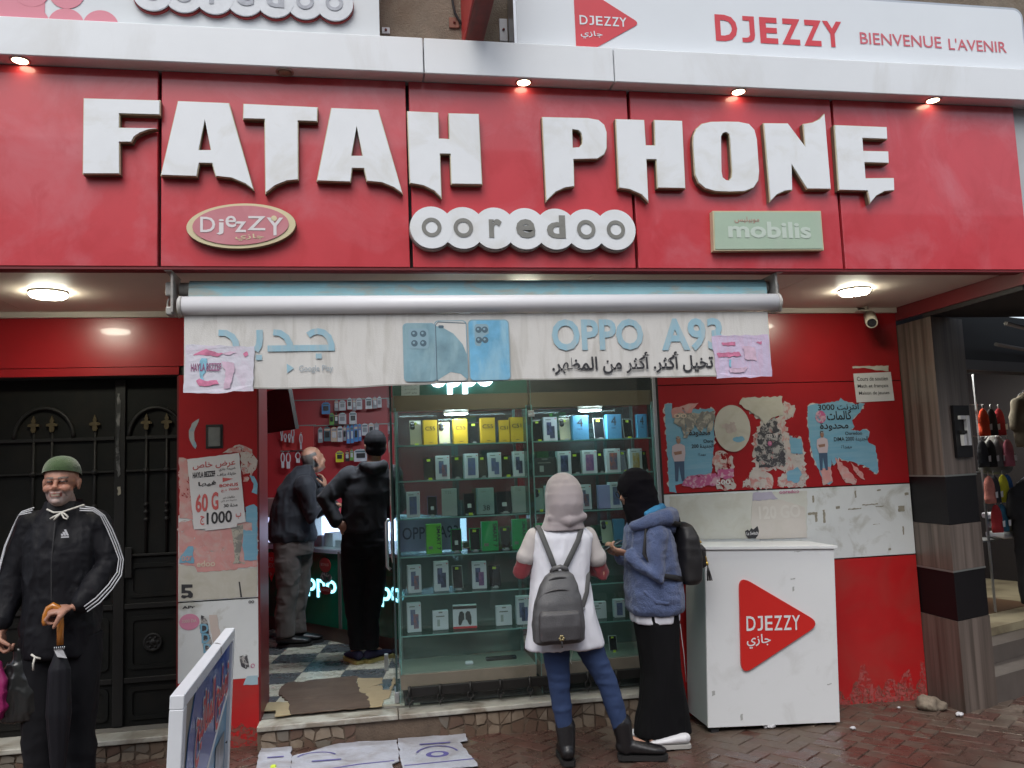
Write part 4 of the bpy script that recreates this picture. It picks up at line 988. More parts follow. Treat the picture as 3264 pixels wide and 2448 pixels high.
text('الجديدة 200', (2.112, 2.268, 1.645, 1.677), M_BLKP, pa, y=-0.0045, bold=0.01); text('مهداة', (2.154, 2.209, 1.593, 1.617), M_BLKP, pa, y=-0.0045)
text('OO', (2.0, 2.09, 1.855, 1.885), mat('pale_yellow_print', (0.6, 0.5, 0.4), rough=0.7), pa, y=-0.0065, bold=0.03)
text('500', (2.27, 2.37, 1.40, 1.435), mat('white_ink', (0.6, 0.58, 0.58), rough=0.7), pa, y=-0.0075, bold=0.03)
pb = tag(P_('torn_poster', 'torn_b', M_PTORN, -0.0025, None, 0.010, 4), 'shredded poster remains with black print in the middle of the red wall', 'poster')
P_('black_scrap', 'black_b', M_PBLK, -0.0045, pb, 0.012); P_('blue_scrap', 'blue_b', M_PBLUE, -0.0045, pb); P_('blue_scrap', 'blue_c', M_PBLUE, -0.0045, pb, 0.008)
P_('cream_scrap', 'cream_sheet', M_PCREAM, -0.0062, pb, 0.006); P_('torn_edge', 'torn_b', M_CORE, -0.0012, pb, 0.022, 27)
text('TES VE', (2.655, 2.735, 1.705, 1.728), mat('white_ink', (0.6, 0.58, 0.58)), pb, y=-0.0065, bold=0.02)
sheet('pink_dot', ell(2.675, 1.665, 0.015, 0.017, 16), -0.0062, M_PMAG, pb)
cir = tag(sheet('paper_disc', ragged(ell(2.41, 1.775, 0.130, 0.158, 44), 0.002, 0.03, 8), -0.008, M_PCREAM), 'round cream paper disc stuck between the torn posters', 'poster')
sheet('blue_scrap', ragged(ell(2.45, 1.70, 0.045, 0.02, 10), 0.005, 0.01, 2), -0.0094, M_PBLUE, cir)
sheet('grey_scrap', ragged([(2.33, 1.80), (2.42, 1.82), (2.44, 1.76), (2.38, 1.74)], 0.01, 0.01, 3), -0.0094, mat('pale_pink_scuff', (0.42, 0.36, 0.34), rough=0.8, vary=0.2, vscale=20), cir)
pd = tag(P_('torn_poster', 'blue_d', M_PBLUE, -0.0025, None, 0.005, 6), 'torn blue poster with black lettering below the white notice', 'poster')
P_('torn_edge', 'blue_d', M_CORE, -0.0012, pd, 0.016, 23)
for k in ('pink_d', 'pink_e', 'pink_f'): P_('pink_scrap', k, M_PPINK, -0.0045, pd, 0.006, 9)
printed_man(3.065, 1.738, 0.27, pd, -0.0062)
text('انترنت 3000', (3.051, 3.36, 1.868, 1.922), M_BLKP, pd, y=-0.0045, bold=0.02); text('كالمات', (3.113, 3.30, 1.81, 1.872), M_BLKP, pd, y=-0.0045, bold=0.02)
text('محدودة', (3.055, 3.27, 1.735, 1.796), M_BLKP, pd, y=-0.0045, bold=0.02); text('Ooredoo', (3.241, 3.37, 1.703, 1.727), M_BLKP, pd, y=-0.0045, bold=0.01)
text('الجديدة 2000 DIMA', (3.153, 3.41, 1.656, 1.692), M_BLKP, pd, y=-0.0045, bold=0.01); text('مهداة', (3.203, 3.283, 1.605, 1.636), M_BLKP, pd, y=-0.0045)
sheet('pink_dot', ell(3.066, 1.835, 0.040, 0.044, 22), -0.0048, M_PMAG, pd)
nt_ = tag(sheet('notice_paper', POST['cours'], -0.004, M_PAPER), 'white typed notice paper on the red wall below the security camera', 'notice')
text('Cours de soutien', (3.363, 3.602, 2.079, 2.108), M_BLKP, nt_, y=-0.0058, bold=0.006); text('Math et français', (3.364, 3.601, 2.026, 2.055), M_BLKP, nt_, y=-0.0058, bold=0.006)
text('Maison de jeunes', (3.37, 3.605, 1.974, 2.004), M_BLKP, nt_, y=-0.0058, bold=0.006)
tag(P_('paper_scrap', 'scrap', M_PCREAM, -0.0025, None, 0.003), 'thin torn strip of cream paper above the white notice', 'paper')
pl_ = tag(P_('faded_poster', 'cream_low', mat('poster_faint_cream', (0.55, 0.56, 0.52), rough=0.6, vary=0.05, stain=(0.42, 0.40, 0.33), samt=0.6, sscale=6), -0.0025, None, 0.004, 3), 'faded cream poster on the white wall panel above the white counter', 'poster')
P_('pale_patch', 'pink_low', mat('poster_faint_pink', (0.56, 0.53, 0.50), rough=0.7, vary=0.05, stain=(0.48, 0.46, 0.41), samt=0.5, sscale=7), -0.0045, pl_, 0.002); P_('lavender_scrap', 'lav_low', mat('lavender', (0.40, 0.38, 0.48), rough=0.7, vary=0.1), -0.0045, pl_, 0.004)
text('120 GO', (2.56, 2.863, 1.156, 1.245), mat('white_relief', (0.60, 0.58, 0.55), rough=0.7), pl_, y=-0.0065, bold=0.03)
text('ooredoo', (2.719, 2.864, 1.322, 1.346), M_PMAG, pl_, y=-0.0065, bold=0.02)
sw = P_('black_badge', 'switch', M_BLKP, -0.0065, pl_, 0.002); text('La Switch', (2.462, 2.544, 1.058, 1.08), M_PAPER, sw, y=-0.0082, bold=0.02)
# dirt-dark tape marks left on the white panel
M_GLUE = mat('old_glue', (0.26, 0.24, 0.19), rough=0.8, vary=0.25, vscale=25)
gm = empty('glue_mark', (3.2, 0, 1.1), 'grey glue and tape marks on the plain white wall panel', 'stain', kind='stuff')
for i, (x, z, w, h) in enumerate(((3.33, 1.215, .12, .010), (3.22, 1.19, .10, .010), (2.96, 1.25, .012, .05), (3.03, 1.11, .016, .09), (3.45, 1.31, .03, .01), (3.28, 1.27, .012, .05), (3.62, 1.0, .01, .06),
                                   (2.92, 1.17, .07, .016), (2.97, 1.12, .016, .06), (3.50, 0.90, .02, .016), (3.60, 1.16, .05, .04), (3.13, 1.2, .03, .02), (3.43, 1.20, .06, .008), (3.66, 1.27, .03, .02), (3.4, 1.08, .05, .006))):
    sheet('glue_scrap', ragged([(x, z), (x + w, z + 0.003), (x + w, z + h), (x, z + h - 0.002)], 0.003, 0.012, i), -0.0015 - 0.0001 * (i % 3), M_GLUE, gm)
# pillar posters
pp = tag(P_('peeled_poster', 'p_pink', M_PPINK, -0.0025, None, 0.004, 2), 'peeled pink poster with a blue strip on the middle of the pillar', 'poster')
P_('torn_edge', 'p_pink', M_CORE, -0.0012, pp, 0.012, 25); P_('blue_strip', 'p_blue', M_PBLUE, -0.0045, pp); P_('leg_print', 'p_leg', M_PGREY, -0.0045, pp, 0.003); P_('blue_scrap', 'p_bluel', M_PBLUE, -0.0045, pp)
text('edoo', (-1.04, -0.935, 1.05, 1.087), mat('pale_yellow_print', (0.6, 0.5, 0.4)), pp, y=-0.0045, bold=0.02)
text('oor', (-1.125, -1.065, 1.09, 1.12), M_PPINK, pp, y=-0.0065, bold=0.02)
pu = tag(P_('peeled_poster', 'p_torn', M_PTORN, -0.0025, None, 0.006, 5), 'torn greyish scrap of poster behind the white offer sheet on the pillar', 'poster')
P_('pink_scrap', 'p_pink_up', M_PPINK, -0.0022, pu, 0.006); P_('blue_scrap', 'p_blue2', M_PBLUE, -0.0030, pu, 0.004)
tag(P_('poster_scrap', 'p_arc', mat('arc_scrap', (0.40, 0.42, 0.42), rough=0.7, vary=0.2, stain=(0.16, 0.32, 0.45), samt=0.9, sscale=12), -0.0025, None, 0.003), 'curved pale scrap of paper beside the meter box', 'paper')
pw = tag(P_('offer_sheet', 'p_white', M_PAPER, -0.0075, None, 0.0012), 'white offer sheet with red and black lettering pasted on the pillar', 'poster')
M_REDINK = mat('red_ink', (0.52, 0.10, 0.10), rough=0.7)
def ptx(s, x0, x1, z0, z1, m, b=0.01, sl=0.06):
    dz = (x1 - x0) * sl
    text(s, [(x0, -0.0095, z1), (x1, -0.0095, z1 + dz), (x1, -0.0095, z0 + dz), (x0, -0.0095, z0)], m, pw, bold=b)
ptx('عرض خاص', -1.062, -0.816, 1.625, 1.672, M_REDINK); ptx('HAYLA BEZZEF', -1.062, -0.933, 1.578, 1.612, M_BLKP, 0.03)
ptx('شريحة جازي', -0.912, -0.816, 1.611, 1.634, M_BLKP); ptx('هايلة بزاف', -0.921, -0.81, 1.581, 1.602, M_BLKP)
ptx('فيها', -1.031, -0.928, 1.522, 1.554, M_BLKP, 0.03); ptx('BONUS', -0.909, -0.80, 1.517, 1.536, M_REDINK, 0.03); ptx('7000 دج', -0.90, -0.796, 1.486, 1.506, M_REDINK, 0.02)
ptx('60', -1.046, -0.975, 1.372, 1.482, M_REDINK, 0.03); ptx('G', -0.955, -0.915, 1.382, 1.49, M_REDINK, 0.03); ptx('ج', -1.019, -0.995, 1.297, 1.352, M_REDINK, 0.02); ptx('1000', -0.983, -0.837, 1.298, 1.37, M_BLKP, 0.02)
ptx('ب', -0.815, -0.784, 1.324, 1.36, M_REDINK, 0.02); ptx('مدة 30', -0.885, -0.804, 1.396, 1.416, M_BLKP, 0.02); ptx('مكالمات غير', -0.89, -0.82, 1.445, 1.462, M_BLKP); ptx('محدودة نحو جازي', -0.90, -0.81, 1.425, 1.442, M_BLKP)
sheet('arrow_mark', [(-0.89, 1.575), (-0.89, 1.548), (-0.83, 1.567)], -0.0095, M_REDINK, pw)
pc_ = tag(P_('peeled_poster', 'p_cream', M_PCREAM, -0.0025, None, 0.003, 7), 'cream poster remnant with a black digit low on the pillar', 'poster')
sheet('digit_print', POST['p_five'], -0.0045, M_BLKP, pc_); sheet('stroke_print', POST['p_stick'], -0.0045, M_BLKP, pc_)
pk = tag(P_('peeled_poster', 'p_dpink', M_PPALE, -0.0025, None, 0.003, 3), 'ragged poster strip with repeated blue letters beside a pink dot on the pillar', 'poster')
sheet('letter_strip', ragged(POST['p_dd'], 0.003, 0.02, 4), -0.0045, M_PBLK, pk)
for a in ((-1.02, -0.973, 0.665, 0.719), (-1.012, -0.966, 0.606, 0.663), (-1.002, -0.957, 0.549, 0.603)):
    text('D', a, M_PBLUE, pk, y=-0.0065, bold=0.03)
sheet('pink_dot', ell(-1.082, 0.734, 0.057, 0.047, 32), -0.0025, mat('dot_pink', (0.55, 0.22, 0.33), rough=0.6), pk)
text('2000 DA', (-1.124, -1.04, 0.731, 0.749), M_PPALE, pk, y=-0.0042, bold=0.01)
P_('black_scrap', 'p_blk', M_PBLK, -0.0025, pk, 0.004); P_('blue_scrap', 'p_lblue', mat('pale_blue_scrap', (0.32, 0.45, 0.52), rough=0.7, vary=0.1), -0.0025, pk, 0.002)
text('APr', (-1.122, -1.05, 0.812, 0.828), M_BLKP, pk, y=-0.0025, bold=0.03); text('00', (-0.745, -0.712, 0.819, 0.836), M_BLKP, pk, y=-0.0025, bold=0.02)
text('o', (-0.735, -0.71, 0.44, 0.468), M_PMAG, pk, y=-0.0025, bold=0.01)

# ---------------------------------------------------------------- meter box, security camera
mb = empty('meter_box', (-0.94, 0, 1.75), 'small dark recessed meter window in the red pillar', 'meter')
box('frame', -0.988, -0.889, -0.006, -0.001, 1.754, 1.899, M_DARK, mb, bev=0.002, seg=1)
box('window', -0.976, -0.903, -0.0095, -0.0065, 1.766, 1.885, mat('meter_glass', (0.16, 0.17, 0.17), rough=0.25, vary=0.2, vscale=9), mb, bev=0.006)
cc = empty('security_camera', (3.43, -0.12, 2.57), 'beige bullet security camera hanging under the canopy above the notice', 'camera')
M_CAM = mat('camera_beige', (0.38, 0.34, 0.28), rough=0.5, vary=0.1)
tube('housing', [(3.335, -0.27, 2.445), (3.355, -0.235, 2.462), (3.43, -0.11, 2.522)], [0.037, 0.04, 0.04], M_CAM, cc, n=20)
tube('lens', [(3.3335, -0.2725, 2.4442), (3.331, -0.277, 2.442)], [0.03, 0.026], mat('lens_black', (0.01, 0.01, 0.012), rough=0.1), cc, n=20)
box('sun_hood', 3.33, 3.43, -0.145, -0.10, 2.548, 2.556, M_CAM, cc)
tube('arm', [(3.41, -0.13, 2.535), (3.42, -0.10, 2.56), (3.425, -0.085, SOF - 0.002)], 0.012, M_CAM, cc, n=10)
tube('cable', [(3.40, -0.14, 2.54), (3.37, -0.08, 2.575), (3.39, -0.04, 2.59), (3.46, -0.04, 2.585), (3.47, -0.032, 2.57)], 0.004, mat('cable_dark', (0.05, 0.045, 0.04), rough=0.6), cc, n=6)
# ================================================================ glass
def glass_mat(name, tint, refl=1.0, rough=0.0, film=0.0, fcol=(0.5, 0.58, 0.57)):
    """thin sheet glass: see-through with mirror reflection by angle"""
    m = bpy.data.materials.new(name); m.use_nodes = True
    nt = m.node_tree; nt.nodes.clear(); N = nt.nodes.new; L = nt.links.new
    o = N('ShaderNodeOutputMaterial'); t = N('ShaderNodeBsdfTransparent'); g = N('ShaderNodeBsdfGlossy'); mx = N('ShaderNodeMixShader'); f = N('ShaderNodeLayerWeight')
    t.inputs[0].default_value = (*tint, 1); g.inputs['Roughness'].default_value = rough
    f.inputs['Blend'].default_value = 0.5
    # Schlick reflectance, the same from both sides of the sheet
    pw = N('ShaderNodeMath'); pw.operation = 'POWER'; pw.inputs[1].default_value = 5.0
    ma = N('ShaderNodeMath'); ma.operation = 'MULTIPLY_ADD'; ma.inputs[1].default_value = 0.9 * refl; ma.inputs[2].default_value = 0.04 * refl
    L(f.outputs['Facing'], pw.inputs[0]); L(pw.outputs[0], ma.inputs[0]); L(ma.outputs[0], mx.inputs[0]); L(t.outputs[0], mx.inputs[1]); L(g.outputs[0], mx.inputs[2]); L(mx.outputs[0], o.inputs[0])
    if film:
        # milky film: haze of reflected daylight put into the sheet as colour
        df = N('ShaderNodeBsdfDiffuse'); df.inputs[0].default_value = (*fcol, 1); m2 = N('ShaderNodeMixShader'); m2.inputs[0].default_value = film
        L(mx.outputs[0], m2.inputs[1]); L(df.outputs[0], m2.inputs[2]); L(m2.outputs[0], o.inputs[0])
    return m
M_GLASS = glass_mat('window_glass', (0.90, 0.96, 0.95), 0.9, film=0.02)
M_BACKG = glass_mat('case_back_glass', (0.70, 0.84, 0.82), 0.5, film=0.28, fcol=(0.20, 0.29, 0.30))
M_BACKL = glass_mat('case_back_glass_low', (0.60, 0.74, 0.72), 0.5, film=0.5, fcol=(0.20, 0.27, 0.26))
M_SHELFG = glass_mat('shelf_glass', (0.84, 0.93, 0.90), 0.5)
M_GEDGE = mat('glass_edge', (0.20, 0.38, 0.36), rough=0.15, coat=0.3)
M_WOOD = mat('header_wood', (0.20, 0.13, 0.085), rough=0.5, vary=0.15, vscale=4, stain=(0.15, 0.095, 0.06), samt=0.6, sscale=2, sstretch=(0.5, 1, 9))
M_PINKW = mat('plank_wood', (0.34, 0.22, 0.17), rough=0.55, vary=0.12, vscale=5, stain=(0.22, 0.14, 0.10), samt=0.5, sscale=6)
M_IRON = mat('black_iron', (0.018, 0.017, 0.016), rough=0.5, metal=0.3, vary=0.2, vscale=20)
M_GREEN = mat('counter_green', (0.004, 0.15, 0.085), rough=0.25, vary=0.08, coat=0.3)
FZ = 0.145      # shop floor height

# ---------------------------------------------------------------- step and sill
st = empty('entrance_step', (0.6, -0.05, 0), 'long dirty marble step with broken-stone riser under the shop window and gate', 'step')
box('marble_sill', -2.36, -1.15, -0.115, 0.22, 0.100, 0.130, M_MARBLE, st, bev=0.006)
box('marble_sill', -0.688, 0.125, -0.115, 0.03, 0.100, 0.131, M_MARBLE, st, bev=0.006)
box('marble_sill', 0.129, 1.884, -0.115, 0.03, 0.100, 0.130, M_MARBLE, st, bev=0.006)
box('riser', -2.36, -1.15, -0.088, 0.21, -0.3, 0.098, M_STEPBASE, st)
box('riser', -0.688, 1.884, -0.088, 0.028, -0.3, 0.098, M_STEPBASE, st)
M_STONE = [mat('riser_stone_%s' % n, c, rough=0.6, vary=0.2, vscale=12, stain=(0.14, 0.09, 0.06), samt=0.7, sscale=9) for n, c in (('cream', (0.24, 0.19, 0.14)), ('tan', (0.14, 0.10, 0.07)), ('grey', (0.15, 0.13, 0.105)), ('rust', (0.11, 0.065, 0.045)))]
def stones(x0, x1, seed):
    """crazy paving on the riser: jittered cells shrunk to leave mortar joints"""
    rg = random.Random(seed)
    n = int((x1 - x0) / 0.072)
    cols = [x0 + (x1 - x0) * i / n for i in range(n + 1)]
    zt = 0.094
    zb = lambda x: gz(x) - 0.02
    mid = [(c + rg.uniform(-0.02, 0.02), 0.035 + rg.uniform(-0.02, 0.02) + gz(c) * 0.4) for c in cols]
    for i in range(n):
        a, b = cols[i], cols[i + 1]
        ja, jb = rg.uniform(-.012, .012), rg.uniform(-.012, .012)
        cells = [[(a, zt), mid[i], mid[i + 1], (b, zt)], [mid[i], (a + ja * 0, zb(a)), (b, zb(b)), mid[i + 1]]]
        if rg.random() < 0.3:
            c = ((mid[i][0] + mid[i + 1][0]) / 2, (mid[i][1] + mid[i + 1][1]) / 2)
            cells = [[(a, zt), mid[i], (b, zt)], [mid[i], mid[i + 1], (b, zt)], cells[1]]
        for cl in cells:
            cx = sum(p[0] for p in cl) / len(cl); cz = sum(p[1] for p in cl) / len(cl)
            if len(cl) > 3:
                k = rg.randrange(len(cl)); p = cl[k]; q = cl[(k + 1) % len(cl)]; t = rg.uniform(.3, .5)
                r_ = cl[k - 1]
                cl = cl[:k] + [(p[0] + (r_[0] - p[0]) * .3, p[1] + (r_[1] - p[1]) * .3), (p[0] + (q[0] - p[0]) * t, p[1] + (q[1] - p[1]) * t)] + cl[k + 1:]
            pts = [(cx + (p[0] - cx) * 0.86, cz + (p[1] - cz) * 0.84) for p in cl]
            prism('stone', pts, -0.094 - rg.uniform(0, 0.004), -0.0885, M_STONE[rg.choice((0, 0, 1, 2, 3))], st)
stones(-0.66, -0.12, 1); stones(0.36, 1.86, 2); stones(-2.05, -1.2, 3)

# ---------------------------------------------------------------- shop room
M_ROOMRED = mat('room_red', (0.34, 0.012, 0.018), rough=0.4, vary=0.08, vscale=3)
M_CEIL = mat('room_ceiling', (0.5, 0.48, 0.46), rough=0.8)
room = empty('shop_interior', (0.5, 1.7, FZ), 'dim red-walled shop room behind the open doorway', 'room')
room['kind'] = 'structure'
box('back_wall', -1.6, 2.75, 3.32, 3.4, FZ, 2.75, M_ROOMRED, room)
box('left_wall', -1.66, -1.61, 0.43, 3.315, FZ, 2.75, M_ROOMRED, room)
box('right_wall', 2.70, 2.75, 0.22, 3.315, FZ, 2.75, M_ROOMRED, room)
box('ceiling', -1.66, 2.75, 0.31, 3.4, 2.752, 2.80, M_CEIL, room)
box('inner_wall', -1.61, -1.15, 0.425, 0.445, FZ, 2.75, M_ROOMRED, room)
box('inner_wall', 1.9, 2.70, 0.205, 0.218, FZ, 2.75, M_ROOMRED, room)
box('floor_base', -1.66, 2.75, 0.031, 3.4, -0.2, FZ - 0.012, mat('floor_mortar', (0.16, 0.15, 0.13), rough=0.8), room)
M_TILW = mat('tile_cream', (0.46, 0.46, 0.38), rough=0.28, vary=0.06, vscale=7, stain=(0.34, 0.30, 0.22), samt=0.5, sscale=5, rvary=0.12)
M_TILD = mat('tile_slate', (0.075, 0.088, 0.095), rough=0.28, vary=0.12, vscale=7, stain=(0.11, 0.11, 0.10), samt=0.5, sscale=5, rvary=0.12)
def tile_mesh(m):
    v, f = box_vf(-0.1535, 0.1535, -0.1535, 0.1535, -0.012, 0)
    me = bpy.data.meshes.new('floor_tile'); me.from_pydata(v, [], f[1:]); me.materials.append(m); return me
_tm = [tile_mesh(M_TILW), tile_mesh(M_TILD)]
_ta = math.radians(-7.8)
for i in range(-8, 9):
    for j in range(-3, 13):
        x, y = i * 0.31, j * 0.31
        X = -0.553 + x * math.cos(_ta) - y * math.sin(_ta) + 0.155
        Y = 1.071 + x * math.sin(_ta) + y * math.cos(_ta) - 0.155
        if not (-1.5 < X < 1.6 and 0.18 < Y < 3.25): continue
        t = bpy.data.objects.new('floor_tile', _tm[(i + j) % 2]); COL.objects.link(t)
        t.location = (X, Y, FZ + RNG.uniform(-0.0007, 0.0007)); t.rotation_euler = (0, 0, _ta)
        attach(t, room)
# ceiling panel lamp of the shop
sl = empty('shop_lamp', (0.1, 1.1, 2.74), 'cool white ceiling lamp inside the shop', 'ceiling lamp')
box('housing', -0.35, 0.55, 0.95, 1.25, 2.715, 2.75, M_LEDRIM, sl)
box('diffuser', -0.33, 0.53, 0.97, 1.23, 2.708, 2.7145, mat('shop_led', (0.9, 0.9, 0.9), emit=(0.85, 0.93, 1.0), estr=34.0), sl)

# flattened cardboard on the threshold
M_CARD = mat('cardboard_tan', (0.34, 0.27, 0.16), rough=0.8, vary=0.12, vscale=8)
M_CARDW = mat('cardboard_wet', (0.085, 0.055, 0.038), rough=0.55, vary=0.25, vscale=9, stain=(0.14, 0.10, 0.07), samt=0.6, sscale=6)
def flat(name, pts, z, m, parent=None, th=0.003, seed=1, amp=0.006):
    pts = ragged(pts, amp, 0.03, seed)
    V, Fc, nf = prism_vf([(p[0], p[1]) for p in pts], (), 0, 1)
    n = len(pts)
    zf = z if callable(z) else (lambda x, y: z)
    W = [(p[0], p[1], zf(p[0], p[1]) + th + 0.002 * math.sin(p[0] * 31 + p[1] * 17)) for p in pts] + [(p[0], p[1], zf(p[0], p[1])) for p in pts]
    return mobj(name, W, Fc, m, parent)
cb = tag(flat('flattened_cardboard', CARD_DARK, FZ + 0.002, M_CARDW, None, 0.004, 2, 0.012), 'wet trodden cardboard lying flat in the shop doorway', 'cardboard')
flat('torn_flap', CARD_R, FZ + 0.0012, M_CARD, cb, 0.003, 3); flat('torn_flap', CARD_L, FZ + 0.0012, M_CARD, cb, 0.003, 4)

# ---------------------------------------------------------------- long counter running diagonally through the shop
CD = Vector((0.59984, -0.80012, 0)); CN = Vector((-0.80012, -0.59984, 0)); CO = Vector((-1.063, 3.045, 0))
def cpt(s, n, z):
    """point on the counter: s along it, n toward the customer"""
    p = CO + CD * s + CN * n
    return (p.x, p.y, z)
def cbox(name, s0, s1, n0, n1, z0, z1, m, parent):
    c = [cpt(s0, n0, z0), cpt(s1, n0, z0), cpt(s1, n1, z0), cpt(s0, n1, z0), cpt(s0, n0, z1), cpt(s1, n0, z1), cpt(s1, n1, z1), cpt(s0, n1, z1)]
    return mobj(name, c, [tuple(reversed(f)) for f in _BF], m, parent)
def cquad(s0, s1, z0, z1, n):
    return [cpt(s0, n, z1), cpt(s1, n, z1), cpt(s1, n, z0), cpt(s0, n, z0)]
def cpoly(name, pts, n0, n1, m, parent):
    V, Fc, nf = prism_vf(pts, (), 0, 1)
    k = len(pts)
    W = [cpt(p[0], n0, p[1]) for p in pts] + [cpt(p[0], n1, p[1]) for p in pts]
    return mobj(name, W, Fc, m, parent)
M_GREYFR = mat('counter_frame', (0.20, 0.21, 0.20), rough=0.4, metal=0.4)
M_KICK = mat('counter_kick', (0.10, 0.085, 0.07), rough=0.6, vary=0.2)
M_LEDSTRIP = mat('counter_glow', (0.8, 0.85, 1.0), emit=(0.60, 0.68, 1.0), estr=1.6)
M_CYAN = mat('cyan_letters', (0.4, 0.8, 0.9), emit=(0.30, 0.80, 1.0), estr=1.4)
ct = empty('shop_counter', cpt(1.2, 0, FZ), 'long green-fronted glass counter with glowing letters running through the shop', 'counter')
for a, b in ((-0.35, 0.30), (0.305, 1.27), (1.31, 2.35)):
    cbox('front_panel', a, b, -0.02, -0.005, FZ + 0.12, 0.905, M_GREEN, ct)
cbox('carcass', -0.35, 2.35, -0.5, -0.022, FZ + 0.02, 0.905, M_DARK, ct)
cbox('kick_board', -0.35, 2.35, -0.03, -0.012, FZ + 0.001, FZ + 0.118, M_KICK, ct)
cbox('mullion', 1.272, 1.308, -0.02, 0.004, FZ + 0.119, 0.905, M_GREYFR, ct)
cbox('deck', -0.35, 2.35, -0.5, 0.003, 0.906, 0.922, mat('deck_white', (0.55, 0.57, 0.65), rough=0.3), ct)
cbox('price_rail', 0.02, 1.27, 0.004, 0.010, 0.888, 0.916, mat('rail_white', (0.45, 0.52, 0.62), rough=0.3), ct)
cbox('price_rail', 1.31, 2.3, 0.004, 0.010, 0.895, 0.921, MATS['rail_white'], ct)
cbox('display_back', -0.35, 2.35, -0.5, -0.49, 0.923, 1.19, M_LEDSTRIP, ct)
cbox('glass_front', 0.42, 2.35, -0.008, -0.003, 0.923, 1.19, M_GLASS, ct)
cbox('glass_top', 0.42, 2.35, -0.49, 0.002, 1.191, 1.199, M_SHELFG, ct)
text('oppo', cquad(0.62, 1.24, 0.50, 0.66, -0.001), M_CYAN, ct, bold=0.02); text('oppo', cquad(1.53, 2.15, 0.50, 0.66, -0.001), M_CYAN, ct, bold=0.02)
for k in range(7):
    s0 = 0.55 + k * 0.17
    cb_ = cbox('white_carton', s0, s0 + 0.13, -0.30 - 0.03 * (k % 2), -0.12, 0.924, 0.985 + 0.03 * (k % 3), mat('carton_white', (0.6, 0.62, 0.68), rough=0.5), None)
    tag(cb_, ('first', 'second', 'third', 'fourth', 'fifth', 'sixth', 'seventh')[k] + ' white carton in the lit counter, counted from the shop wall', 'carton', 'cartons inside the glass counter')
fx = empty('flexy_sticker', cpt(0.19, 0, 0.7), 'red teardrop-shaped counter sticker with white words near the shop wall', 'sticker')
cpoly('sticker_body', [(0.19 + 0.098 * math.cos(a), 0.76 + 0.098 * math.sin(a)) for a in [math.radians(t) for t in range(-10, 191, 15)]] + [(0.09, 0.69), (0.14, 0.67), (0.192, 0.585), (0.24, 0.67), (0.288, 0.69)], 0.004, 0.001, M_REDPR, fx)
text('ICI', cquad(0.155, 0.225, 0.775, 0.81, 0.0055), M_WPRINT, fx, bold=0.03); text('FLEXY', cquad(0.095, 0.285, 0.712, 0.756, 0.0055), M_WPRINT, fx, bold=0.03)
cpoly('arrow_mark', [(0.175, 0.67), (0.175, 0.63), (0.215, 0.65)], 0.0058, 0.0042, M_WPRINT, fx)
for zc, lab in ((0.785, 'upper dark red round sticker on the green counter front'), (0.57, 'lower dark red round sticker on the green counter front')):
    rs = tag(cpoly('round_sticker', ell(1.08, zc, 0.085, 0.062 if zc > .7 else 0.035, 28), 0.004, 0.001, mat('dark_red_sticker', (0.30, 0.03, 0.03), rough=0.5), None), lab, 'sticker')
    text('BONUS', cquad(1.02, 1.14, zc - 0.008, zc + 0.016, 0.0055), M_PPINK, rs, bold=0.02)
cpoly('dark_print', ell(1.09, 0.68, 0.085, 0.05, 28), 0.0035, 0.001, M_PBLK, ct)
wc = empty('white_cabinet', cpt(0.1, -0.2, 0.922), 'white appliance cabinet with bluish panel on the counter by the shop wall', 'cabinet')
cbox('body', -0.30, 0.40, -0.42, -0.02, 0.924, 1.355, mat('cabinet_white', (0.45, 0.47, 0.46), rough=0.4), wc)
cbox('panel_frame', 0.07, 0.36, -0.0185, -0.006, 0.93, 1.195, M_GREYFR, wc)
cbox('lit_panel', 0.085, 0.345, -0.005, -0.001, 0.945, 1.18, mat('panel_glow', (0.5, 0.5, 0.7), emit=(0.6, 0.68, 1.0), estr=0.55), wc)
for k, (s, h) in enumerate(((0.02, 0.07), (0.22, 0.06), (0.33, 0.075))):
    ob = cbox('small_white_box', s, s + 0.08, -0.25, -0.17, 1.357, 1.357 + h, MATS['carton_white'], None)
    tag(ob, ('first', 'middle', 'last')[k] + ' small white box on top of the white cabinet, counted from the wall', 'box', 'boxes on the white cabinet')

# ---------------------------------------------------------------- goods hanging on the back wall
HC = {'blue': (0.06, 0.22, 0.48), 'grey': (0.25, 0.26, 0.28), 'white': (0.52, 0.54, 0.56), 'green': (0.12, 0.30, 0.05), 'black': (0.02, 0.02, 0.022), 'teal': (0.07, 0.13, 0.16),
      'orange': (0.55, 0.42, 0.30), 'yellow': (0.62, 0.60, 0.03), 'silver': (0.45, 0.46, 0.48)}
M_PACK = {k: mat('pack_' + k, c, rough=0.3, vary=0.12, vscale=30) for k, c in HC.items()}
box('hook_rail', -0.90, 0.25, 3.30, 3.318, 2.318, 2.328, M_GREYFR, room); box('hook_rail', -0.62, 0.25, 3.30, 3.318, 2.055, 2.065, M_GREYFR, room)
box('hook_rail', -0.90, -0.55, 3.30, 3.318, 2.062, 2.072, M_GREYFR, room); box('hook_rail', -0.90, -0.55, 3.30, 3.318, 1.81, 1.82, M_GREYFR, room)
box('pegboard', -0.885, -0.575, 3.300, 3.316, 1.815, 2.06, mat('pegboard_red', (0.45, 0.03, 0.03), rough=0.35), room)
ORD = ('first', 'second', 'third', 'fourth', 'fifth', 'sixth', 'seventh', 'eighth', 'ninth', 'tenth', 'eleventh', 'twelfth')
rowname = {'top': 'top row', 'second': 'second row', 'third': 'third row', 'fourth': 'fourth row', 'cables': 'upper cable row', 'adaptors': 'lower cable row'}
